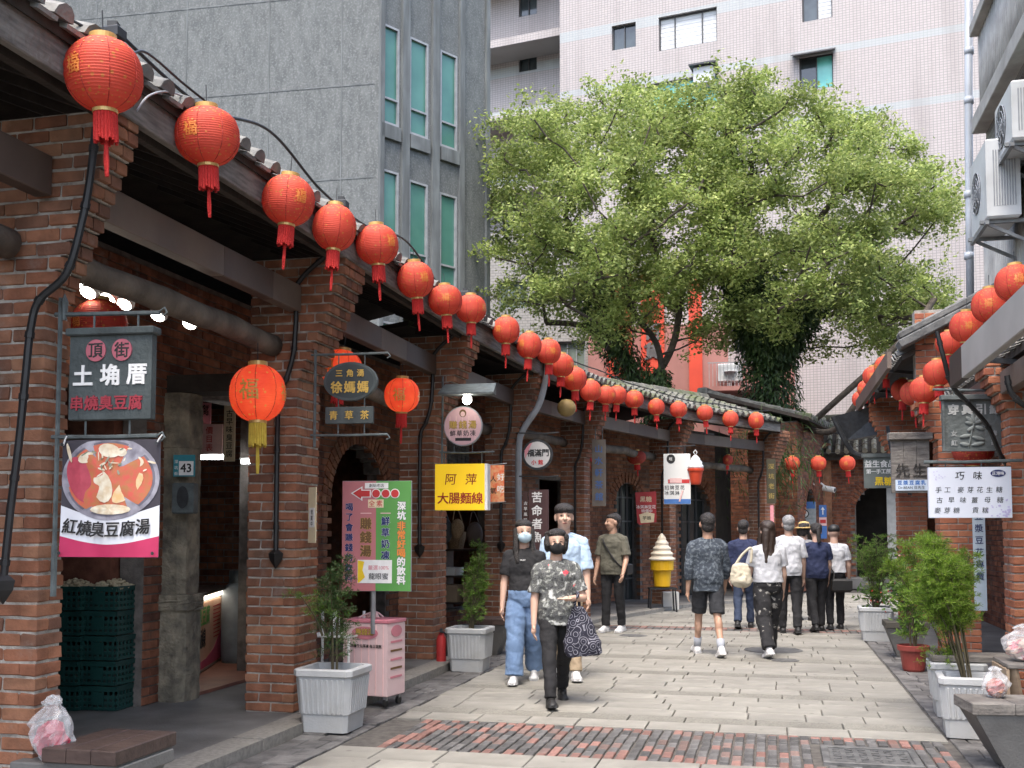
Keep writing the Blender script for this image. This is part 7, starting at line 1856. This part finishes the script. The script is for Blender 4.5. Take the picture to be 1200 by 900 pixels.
def floral():
    m = bpy.data.materials.new('floral print'); m.use_nodes = True; n = m.node_tree.nodes; L = m.node_tree.links; b = n['Principled BSDF']; b.inputs['Roughness'].default_value = .8
    tc = n.new('ShaderNodeTexCoord'); nz = n.new('ShaderNodeTexNoise'); nz.inputs['Scale'].default_value = 22; nz.inputs['Detail'].default_value = 10; nz.inputs['Roughness'].default_value = .62; nz.inputs['Distortion'].default_value = .5; L.new(tc.outputs['Object'], nz.inputs['Vector'])
    rp = n.new('ShaderNodeValToRGB'); e = rp.color_ramp.elements; e[0].position = .36; e[0].color = (.02, .021, .022, 1); e[1].position = .66; e[1].color = (.44, .45, .45, 1)
    for p, c in ((.46, (.11, .115, .115)), (.50, (.035, .037, .037)), (.56, (.20, .21, .19))): x = e.new(p); x.color = (*c, 1)
    L.new(nz.outputs['Fac'], rp.inputs[0]); col = rp.outputs[0]
    for (p, r_) in (((.075, -.13, 1.15), .042), ((-.085, -.11, 1.22), .036), ((.15, -.05, 1.02), .02), ((-.06, .12, 1.1), .06)):
        vd = n.new('ShaderNodeVectorMath'); vd.operation = 'DISTANCE'; L.new(tc.outputs['Object'], vd.inputs[0]); vd.inputs[1].default_value = p
        n2 = n.new('ShaderNodeTexNoise'); n2.inputs['Scale'].default_value = 30; L.new(tc.outputs['Object'], n2.inputs['Vector'])
        ad = n.new('ShaderNodeMath'); ad.operation = 'MULTIPLY_ADD'; ad.inputs[1].default_value = .06; L.new(n2.outputs['Fac'], ad.inputs[0]); L.new(vd.outputs['Value'], ad.inputs[2])
        lt = n.new('ShaderNodeMath'); lt.operation = 'LESS_THAN'; lt.inputs[1].default_value = r_ + .03; L.new(ad.outputs[0], lt.inputs[0])
        mx = n.new('ShaderNodeMixRGB'); mx.inputs['Color2'].default_value = (.50, .04, .06, 1); L.new(lt.outputs[0], mx.inputs['Fac']); L.new(col, mx.inputs['Color1']); col = mx.outputs[0]
    L.new(col, b.inputs['Base Color']); return m
FLORAL = floral()
TEXF = bpy.data.textures.new('folds', 'CLOUDS'); TEXF.noise_scale = .11; TEXF.noise_depth = 2
def capsule(mb, a, b, ra, rb, n=14, ex=1.0):
    a, b = Vector(a), Vector(b); d = b - a
    d = d.normalized() if d.length > 1e-6 else Vector((0, 0, 1))
    mb.tube([a - d * ra * .97, a - d * ra * .8, a - d * ra * .45, a, a.lerp(b, .5), b, b + d * rb * .45, b + d * rb * .8, b + d * rb * .97], [ra * .2, ra * .6, ra * .89, ra, (ra + rb) / 2, rb, rb * .89, rb * .6, rb * .2], n, ex=ex)
def rings(mb, lst, n=20):
    vs = []; fs = []
    for (c, rx, ry) in lst:
        for j in range(n):
            t = 2 * math.pi * j / n; cx, cy = math.cos(t), math.sin(t)
            q = (abs(cx) ** 2.5 + abs(cy) ** 2.5) ** (-1 / 2.5); vs.append((c[0] + rx * cx * q, c[1] + ry * cy * q, c[2]))
    for i in range(len(lst) - 1):
        for j in range(n): fs.append((i * n + j, i * n + (j + 1) % n, (i + 1) * n + (j + 1) % n, (i + 1) * n + j))
    fs.append(tuple(range(n - 1, -1, -1))); fs.append(tuple((len(lst) - 1) * n + j for j in range(n)))
    mb.add(vs, fs)
def skinmesh(mb, name, mat, parent, vox, sm=6, folds=0.0, fac=.5):
    o = mb.build(name, mat, parent)
    r = o.modifiers.new('join', 'REMESH'); r.mode = 'VOXEL'; r.voxel_size = vox; r.use_smooth_shade = True
    if sm: s = o.modifiers.new('smooth', 'SMOOTH'); s.iterations = sm; s.factor = fac
    if folds:
        d = o.modifiers.new('folds', 'DISPLACE'); d.texture = TEXF; d.strength = folds; d.mid_level = .5; d.texture_coords = 'LOCAL'
    return o
def person(label, px, py, h, rz, legs, arms, top, bottom, hair, shoe=SHOEK, skin=SKIN, D=None, sleeve=.55, tight=1.0, build=1.0, bot='long', wide=1.0, mask=None, head=(0, 0), hem=.50, vox=.008, face=True, lean=0.0, sock=None, cap=None, flare=1.0):
    g_ = G(px, py) if D is None else P(px, 622, D); 
    t = thing('person', label, 'person', (g_.x, g_.y, 0), rz)
    TH = SHN = .243 * h; V = Vector
    J = {}
    lows = []
    for s_, (a, kb) in zip((-1, 1), legs):
        a, kb = R(a), R(kb); kx = s_ * .052 * h * build
        hip = V((kx, 0, 0)); kn = hip + V((0, -math.sin(a), -math.cos(a))) * TH; an = kn + V((0, -math.sin(a - kb), -math.cos(a - kb))) * SHN
        an.x += s_ * .004; J[s_] = [hip, kn, an]; lows.append(an.z)
    hz = .043 * h - min(lows)
    for s_ in J: J[s_] = [p + V((0, 0, hz)) for p in J[s_]]
    shz = hz + .292 * h; ly = -math.tan(lean) * .29 * h
    A = {}
    for s_, ar in zip((-1, 1), arms):
        sh = V((s_ * .102 * h * build, ly, shz - .034 * h)); a, c, e = R(ar[0]), R(ar[1]), R(ar[2]); inw = R(ar[3]) if len(ar) > 3 else 0
        el = sh + V((s_ * math.sin(c), -math.sin(a) * math.cos(c), -math.cos(a) * math.cos(c))) * .172 * h
        f = a + e; fd = V((s_ * math.sin(c) * .3 - s_ * math.sin(inw), -math.sin(f) * math.cos(inw), -math.cos(f) * math.cos(inw))).normalized(); wr = el + fd * .145 * h
        A[s_] = (sh, el, wr, fd)
    b = MB()
    # head
    HC = V((0, ly - .01, shz + .113 * h)); Hr = Matrix.Rotation(R(head[0]), 3, 'Z') @ Matrix.Rotation(R(head[1]), 3, 'X'); k = h / 1.68 * 1.13
    hp = lambda x, y, z: HC + Hr @ (V((x, y, z)) * k)
    b.ell(hp(0, .012, .025), (.074 * k, .092 * k, .092 * k), 18, 12, rot=Hr); b.ell(hp(0, -.022, -.035), (.058 * k, .066 * k, .072 * k), 16, 12, rot=Hr); b.ell(hp(0, -.04, -.078), (.034 * k, .036 * k, .028 * k), 12, 8, rot=Hr)
    capsule(b, hp(0, -.084, .012), hp(0, -.098, -.018), .009 * k, .014 * k, 10)
    for s_ in (-1, 1): b.ell(hp(s_ * .074, .01, -.005), (.012 * k, .022 * k, .032 * k), 10, 8, rot=Hr); b.ell(hp(s_ * .030, -.070, -.02), (.024 * k, .02 * k, .024 * k), 10, 8, rot=Hr)
    capsule(b, hp(0, .012, -.05), V((0, ly * .9 + .008, shz + .01 * h)), .05 * k, .056 * k)
    bw = build
    tor = [(-.02, .075, .062), (.0, .092, .070), (.04, .098, .072), (.09, .088, .064), (.14, .083, .060), (.20, .093, .066), (.24, .090, .062), (.268, .068, .05), (.295, .042, .042)]
    rings(b, [(V((0, ly * z / .29, hz + z * h)), rx * h * bw * .9, ry * h * bw * .88) for z, rx, ry in tor])
    for s_ in (-1, 1):
        hip, kn, an = J[s_]; lg = 1.0 if bot == 'short' else .8; capsule(b, hip, kn, .047 * h * bw * lg, .029 * h * lg); capsule(b, kn, an, .028 * h * lg, .019 * h * lg)
        if bot == 'short': b.ell(kn.lerp(an, .3) + V((0, .008, 0)), (.028 * h, .030 * h, .07 * h), 12, 8)
        sh, el, wr, fd = A[s_]; capsule(b, sh, el, .024 * h * bw, .024 * h * bw); capsule(b, el, wr, .024 * h, .0155 * h); capsule(b, V((s_ * .03 * h, ly, shz - .024 * h)), sh, .026 * h, .021 * h)
        # hand: palm, four fingers, thumb
        sd = V((0, 1, 0)) - fd * fd.y
        if sd.length < .2: sd = V((1, 0, 0)) * s_
        sd.normalize(); nm = fd.cross(sd) * s_; k = h / 1.68; pc = wr + fd * .045 * k
        capsule(b, wr, pc + fd * .02 * k, .020 * k, .026 * k, 12); b.ell(pc + fd * .01, (.026 * k,) * 3, 10, 8)
        for q in range(4):
            r0 = pc + fd * .032 * k + sd * (q - 1.5) * -.0195 * k; ln = (.068, .078, .074, .056)[q] * k; cu = -nm * s_ * 0
            m1 = r0 + (fd + V((-s_ * .25, 0, 0))).normalized() * ln * .5; m2 = m1 + (fd + V((-s_ * .8, 0, 0))).normalized() * ln * .5; capsule(b, r0, m1, .0092 * k, .0085 * k, 8); capsule(b, m1, m2, .0085 * k, .0072 * k, 8)
        th0 = pc - fd * .02 * k - sd * .02 * k; th1 = th0 + (fd * .7 - sd * .9).normalized() * .034 * k; capsule(b, th0, th1, .011 * k, .010 * k, 8); capsule(b, th1, th1 + fd * .028 * k, .010 * k, .008 * k, 8)
    k = h / 1.68 * 1.13
    skinmesh(b, 'body', skin, t, vox, 5)
    # shirt
    g = .009 * tight + .004; c = MB(); hemz = hz + (hem - .53) * h
    lst = [(V((0, ly * max(z, 0) / .29, hz + z * h)), rx * h * bw + g * (1.6 if z < .12 else 1.1), ry * h * bw + g * (1.6 if z < .12 else 1.1)) for z, rx, ry in tor[:-1] if hz + z * h > hemz]
    lst = [(V((0, 0, hemz)), lst[0][1] * 1.02, lst[0][2] * 1.04)] + lst + [(V((0, ly, hz + .292 * h)), .046 * h + .008, .042 * h + .008), (V((0, ly, hz + .306 * h)), .036 * h + .006, .036 * h + .006)]
    # even out the waist so that the cloth hangs straight
    mxr = max(q[1] for q in lst[:-2]) if tight >= 1 else 0
    lst = [(q[0], q[1] if i > len(lst) - 6 else max(q[1], mxr * .94), q[2]) for i, q in enumerate(lst)]
    rings(c, lst, 24)
    for s_ in (-1, 1):
        sh, el, wr, fd = A[s_]; capsule(c, V((s_ * .034 * h, ly, shz - .016 * h)), sh, .036 * h + g * .4, .030 * h * bw + g * .8)
        sl = sleeve
        if sl <= 1: e = sh.lerp(el, sl); c.tube([sh, sh.lerp(e, .5), e], [.030 * h * bw + g * .8, .031 * h * bw + g * 1.1, .031 * h * bw + g * 1.4], 16)
        else: c.tube([sh, sh.lerp(el, .5), el, el.lerp(wr, sl - 1)], [.033 * h * bw + g, .031 * h * bw + g, .028 * h * bw + g, .022 * h + g], 16); capsule(c, el, el + V((0, 0, .001)), .028 * h * bw + g, .028 * h * bw + g)
    skinmesh(c, 'shirt', top, t, vox, 3, .032)
    # trousers
    p = MB(); g2 = .010; rings(p, [(V((0, 0, hz + z * h)), rx * h * bw + g2, ry * h * bw + g2) for z, rx, ry in ((-.05, .078, .055), (-.02, .090, .066), (.0, .098, .072), (.04, .099, .073), (.085, .090, .066))], 22)
    for s_ in (-1, 1):
        hip, kn, an = J[s_]
        if bot == 'short': e = hip.lerp(kn, .92); p.tube([hip, hip.lerp(e, .5), e], [.056 * h * bw, .053 * h * bw, .052 * h * bw], 16)
        else:
            en = an + V((0, 0, .012 * h if bot == 'long' else .03 * h)); p.tube([hip, hip.lerp(kn, .5), kn, kn.lerp(en, .5), en], [.056 * h * bw, (.049 * h) * wide, (.041 * h) * wide, .037 * h * wide * flare, .036 * h * wide * flare ** 1.5], 16); 
    skinmesh(p, 'shorts' if bot == 'short' else 'trousers', bottom, t, vox, 3, .030)
    for s_ in (-1, 1):
        hip, kn, an = J[s_]; f = MB(); z0 = an.z - .043 * h; ang = (R(legs[0 if s_ < 0 else 1][0]) - R(legs[0 if s_ < 0 else 1][1]))
        Rt = Matrix.Rotation(-ang * .55 if ang < -.1 else (-ang * .5 if ang > .15 else 0), 3, 'X')
        q = lambda x, y, z: an + Rt @ V((x, y, z))
        capsule(f, q(0, .022 * h, -.020 * h), q(0, -.085 * h, -.024 * h), .027 * h, .024 * h); f.ell(q(0, -.09 * h, -.026 * h), (.029 * h, .034 * h, .018 * h), 12, 8); capsule(f, an + V((0, .004, .010)), q(0, -.0, -.02 * h), .026 * h, .029 * h); f.ell(q(0, -.035 * h, -.010 * h), (.024 * h, .05 * h, .022 * h), 12, 8)
        so_ = skinmesh(f, 'shoe', shoe, t, vox, 3)
        f = MB(); o_ = [q(x * h, y * h, -.040 * h) for x, y in ((-.022, .045), (.022, .045), (.028, .0), (.024, -.04), (.032, -.085), (.020, -.118), (-.020, -.118), (-.032, -.085), (-.024, -.04), (-.028, 0))]
        f.add([tuple(v) for v in o_] + [tuple(v + Rt @ V((0, 0, .013 * h))) for v in o_], [tuple(range(9, -1, -1)), tuple(range(10, 20))] + [(j, (j + 1) % 10, (j + 1) % 10 + 10, j + 10) for j in range(10)]); f.build('sole', SHOEW if shoe is SHOEW else SHOEK, so_)
        if sock: f = MB(); f.tube([an + V((0, 0, .0)), an.lerp(kn, .3)], [.026 * h, .029 * h], 14); f.build('sock', sock, t, smooth=True)
    # hair or headgear
    hm, style = hair; hb = MB()
    if cap is None or style != 'short':
        hb.ell(hp(0, .034, .040), (.080 * k, .090 * k, .086 * k), 18, 12, rot=Hr)
        if style == 'bowl': hb.ell(hp(0, .0, .066), (.086 * k, .096 * k, .056 * k), 18, 12, rot=Hr)
        if style in ('bob', 'long', 'pony'): hb.ell(hp(0, .016, .076), (.083 * k, .090 * k, .048 * k), 18, 12, rot=Hr)
        if style == 'bob':
            for s_ in (-1, 1): hb.ell(hp(s_ * .074, .022, -.002), (.034 * k, .062 * k, .080 * k), 14, 10, rot=Hr)
            hb.ell(hp(0, .065, -.01), (.085 * k, .055 * k, .085 * k), 14, 10, rot=Hr)
            for q in range(9): hb.ell(hp(math.sin(q * 2.4) * .08, .02 + .04 * math.cos(q * 1.7), .07 * math.cos(q * .9)), (.03 * k, .035 * k, .035 * k), 10, 8)
        if style == 'long':
            for s_ in (-1, 1): capsule(hb, hp(s_ * .070, .0, .02), hp(s_ * .078, -.03, -.16), .028 * k, .030 * k); capsule(hb, hp(s_ * .078, -.03, -.16), hp(s_ * .070, -.07, -.27), .030 * k, .018 * k)
            capsule(hb, hp(0, .065, .02), hp(0, .085, -.27), .075 * k, .055 * k, ex=.6); capsule(hb, hp(.03, .075, .0), hp(.045, .09, -.33), .05 * k, .03 * k)
        if style == 'pony': capsule(hb, hp(0, .11, .03), hp(0, .13, -.14), .035 * k, .025 * k)
        if style in ('short', 'bowl'):
            hb.ell(hp(0, .008, .066), (.077 * k, .088 * k, .050 * k), 16, 10, rot=Hr)
            hb.ell(hp(0, .06, -.025), (.070 * k, .045 * k, .06 * k), 14, 10, rot=Hr)
        skinmesh(hb, 'hair', hm, t, max(vox * .7, .005), 2, .018 if style in ('bob', 'long') else .010)
    if cap == 'cap':
        f = MB(); f.ell(hp(0, .014, .055), (.086 * k, .102 * k, .075 * k), 18, 12, rot=Hr); f.ell(hp(0, -.11, .045), (.07 * k, .06 * k, .01 * k), 14, 8, rot=Hr); skinmesh(f, 'cap', SHOEK, t, .006, 3)
    if cap == 'straw':
        f = MB(); f.lathe([(.17, .03), (.175, .035), (.10, .06), (.092, .10), (.08, .135), (.03, .15)], 24, tuple(hp(0, 0, .0))); f.build('straw_hat', mk('straw', (.50, .36, .16), (.40, .27, .10), 40, .8), t, smooth=True)
    if face:
        for s_ in (-1, 1):
            MB().ell(hp(s_ * .030, -.083, .012), (.0115 * k, .006 * k, .0042 * k), 10, 6, rot=Hr).build('eye', mk('eye dark', (.02, .015, .012), None, 5, .2), t, smooth=True); MB().ell(hp(s_ * .032, -.084, .034), (.016 * k, .006 * k, .0024 * k), 10, 6, rot=Hr).build('eyebrow', hm if hm is not HAIRG else HAIRB, t)
        if not mask: MB().ell(hp(0, -.088, -.052), (.021 * k, .006 * k, .006 * k), 10, 6, rot=Hr).build('mouth', mk('lip', (.30, .12, .10), None, 5), t)
    if mask:
        f = MB(); f.ell(hp(0, -.052, -.042), (.064 * k, .060 * k, .056 * k), 18, 12, rot=Hr); f.ell(hp(0, -.09, -.025), (.026 * k, .024 * k, .03 * k), 12, 8, rot=Hr); mo = skinmesh(f, 'face_mask', mask, t, .006, 4)
        for s_ in (-1, 1): MB().tube([hp(s_ * .060, -.045, -.02), hp(s_ * .078, .0, .005)], .0025, 5).build('strap', mask, mo)
    return t, A, J, hz, k
MASKB = cloth('mask blue', (.46, .60, .68)); MASKK = cloth('mask black', (.012, .012, .013))
NV = .0062
old, A1, J1, hz1, k1 = person('woman in grey floral blouse and black mask carrying a dark printed bag', 652, 822, 1.55, R(4), ((24, 4), (-16, 16)), ((4, 9, 10), (12, 16, 80, 42)), FLORAL, BLKC, (HAIRB, 'bob'), SHOEK, D=9.42, sleeve=.8, build=.98, hem=.475, mask=MASKK, vox=NV, tight=1.2)
yw, A2, J2, _, _ = person('young woman in black tee, blue jeans and pale mask', 614, 798, 1.61, R(-6), ((16, 5), (-12, 16)), ((4, 9, 12), (10, 8, 20)), BLKT, JEAN, (HAIRB, 'long'), SHOEW, D=10.7, sleeve=.7, build=.95, hem=.58, mask=MASKB, vox=NV, wide=1.35, head=(14, 0), flare=1.12)
ym, A3, J3, _, _ = person('young man in pale blue tee and khaki trousers behind the floral blouse', 661, 797, 1.78, R(2), ((-10, 14), (16, 6)), ((4, 8, 10), (4, 8, 12)), SKYB, KHAKI, (HAIRB, 'bowl'), SHOEW, D=11.0, sleeve=.9, build=1.0, hem=.48, vox=NV, tight=1.6)
om, A4, J4, _, _ = person('man in olive tee with black crossbody strap looking aside', 718, 737, 1.74, R(-30), ((6, 4), (-4, 6)), ((4, 10, 14), (6, 10, 30)), OLIVE, BLKC, (HAIRB, 'short'), SHOEW, SKIN2, D=16.0, sleeve=.8, build=1.0, hem=.49, head=(-38, 0), tight=1.4)
mw, A5, J5, _, _ = person('man walking away in dark printed shirt and charcoal shorts', 829, 766, 1.73, R(180), ((-14, 14), (20, 6)), ((10, 9, 22), (-8, 10, 18)), DKPAT, SHORT, (HAIRB, 'short'), SHOEW, SKIN2, D=13.0, sleeve=1.5, build=1.02, hem=.47, bot='short', sock=SOCK, face=False, tight=1.0)
ww, A6, J6, _, _ = person('long haired woman walking away in white tee and dark floral trousers', 899, 768, 1.63, R(184), ((18, 5), (-13, 18)), ((6, 8, 14), (14, 8, 40)), WHTC, FLTR, (HAIRD, 'long'), SHOEW, D=12.9, sleeve=.65, hem=.56, face=False, wide=1.35)
nv, A7, J7, _, _ = person('person in navy jacket and dark jeans left of the walking woman', 871, 735, 1.66, R(165), ((12, 4), (-9, 14)), ((6, 7, 14), (-2, 7, 14)), NAVY, JEAND, (HAIRB, 'short'), SHOEK, D=16.6, sleeve=1.9, face=False, tight=1.5)
gm, A8, J8, _, _ = person('grey haired man in white shirt and black trousers in the queue', 924, 742, 1.71, R(172), ((-7, 10), (9, 5)), ((6, 7, 14), (-2, 7, 14)), WHTC, BLKC, (HAIRG, 'short'), SHOEK, D=15.7, sleeve=.8, face=False, tight=1.4)
sh_, A9, J9, _, _ = person('person in straw hat half hidden in the queue', 942, 728, 1.62, R(150), ((4, 4), (-4, 6)), ((6, 7, 14), (-2, 7, 14)), cloth('grey', (.30, .30, .31)), BLKC, (HAIRB, 'bob'), SHOEK, D=18.0, sleeve=.7, face=False, cap='straw')
nw, A10, J10, _, _ = person('woman in navy tee and black trousers in the queue', 956, 739, 1.60, R(184), ((9, 4), (-8, 12)), ((6, 8, 16), (4, 8, 24)), NAVY, BLKC, (HAIRB, 'pony'), SHOEK, D=16.1, sleeve=.7, face=False, build=1.05)
wc, A11, J11, _, _ = person('person in white tee and black cap at the right end of the queue', 977, 737, 1.57, R(172), ((5, 4), (-4, 6)), ((4, 12, 16), (6, 14, 30)), WHTC, BLKC, (HAIRB, 'short'), SHOEK, D=16.4, sleeve=.7, face=False, cap='cap', hem=.55)
# ------------------------------------------------------------------ bags and small belongings
BAGM = bpy.data.materials.new('navy paisley'); BAGM.use_nodes = True
_n = BAGM.node_tree.nodes; _l = BAGM.node_tree.links; _tc = _n.new('ShaderNodeTexCoord'); _v = _n.new('ShaderNodeTexVoronoi'); _v.inputs['Scale'].default_value = 15; _l.new(_tc.outputs['Object'], _v.inputs['Vector'])
_s = _n.new('ShaderNodeMath'); _s.operation = 'SINE'; _m2 = _n.new('ShaderNodeMath'); _m2.operation = 'MULTIPLY'; _m2.inputs[1].default_value = 22; _l.new(_v.outputs['Distance'], _m2.inputs[0]); _l.new(_m2.outputs[0], _s.inputs[0])
_r = _n.new('ShaderNodeValToRGB'); _r.color_ramp.elements[0].position = .78; _r.color_ramp.elements[0].color = (.014, .014, .028, 1); _r.color_ramp.elements[1].position = .9; _r.color_ramp.elements[1].color = (.26, .26, .30, 1); _l.new(_s.outputs[0], _r.inputs[0]); _l.new(_r.outputs[0], _n['Principled BSDF'].inputs['Base Color']); _n['Principled BSDF'].inputs['Roughness'].default_value = .8
W1 = old.matrix_basis
el = W1 @ (A1[1][1].lerp(A1[1][2], .45))
tb_ = thing('tote_bag', 'dark navy paisley cloth bag hanging from the woman\'s forearm', 'bag', el, R(4))
f = MB(); rings(f, [(Vector((.05, 0, -.50)), .14, .06), (Vector((.05, 0, -.47)), .165, .075), (Vector((.045, 0, -.38)), .16, .08), (Vector((.03, 0, -.26)), .13, .065), (Vector((.015, 0, -.16)), .085, .05), (Vector((0, 0, -.08)), .045, .04)], 24); skinmesh(f, 'sack', BAGM, tb_, .008, 4, .04)
MB().tube(curvepts([(-.02, -.02, -.12), (-.025, -.045, -.02), (0, -.05, .03), (.0, 0, .047), (0, .05, .03), (.02, .045, -.02), (.02, .02, -.12)], 6), .014, 8).build('strap', BAGM, tb_, smooth=True)
W6 = ww.matrix_basis
cb = thing('shoulder_bag', 'cream quilted bag at the left side of the walking woman', 'bag', P(868, 672, 12.75), 0)
f = MB(); f.ell((0, 0, -.02), (.13, .07, .16), 16, 12); f.ell((.01, 0, -.08), (.14, .08, .09), 14, 10); CRM = cloth('cream', (.52, .47, .36)); skinmesh(f, 'body', CRM, cb, .009, 4, .05); MB().tube(curvepts([(-.06, 0, .10), (.02, 0, .22), (.13, .0, .30), (.12, 0, .12)], 6), .016, 8).build('strap', CRM, cb, smooth=True)
bb = thing('hip_bag', 'small black bag at the hip of the capped person', 'bag', P(986, 686, 16.2), 0); MB().box((0, 0, 0), (.3, .12, .2), ch=.03).build('body', SHOEK, bb); MB().tube(curvepts([(-.12, 0, .08), (-.1, .05, .2), (-.2, .15, .35)], 6), .012, 6).build('strap', SHOEK, bb)
# crossbody strap of the olive man, following chest and shoulder
k_ = om.matrix_basis; f = MB()
pts = [Vector((-.13, -.02, 1.40)), Vector((-.10, -.12, 1.34)), Vector((0, -.155, 1.20)), Vector((.11, -.145, 1.05)), Vector((.19, -.05, .95)), Vector((.18, .1, .97)), Vector((.05, .155, 1.15)), Vector((-.08, .12, 1.34)), Vector((-.13, .02, 1.42)), Vector((-.13, -.02, 1.40))]
cbg = thing('crossbody_bag', 'black crossbody strap bag worn by the olive shirted man', 'bag', om.location, om.rotation_euler.z); f.tube(curvepts(pts, 5), .013, 6); f.build('strap', SHOEK, cbg); MB().box((.21, .06, .93), (.09, .2, .16), ch=.02).build('pouch', SHOEK, cbg)
tg = MB(); text(yw, 'MUST', 0, 1.21, .022, INKW, y=-.118, bold=.02, name='chest_print')
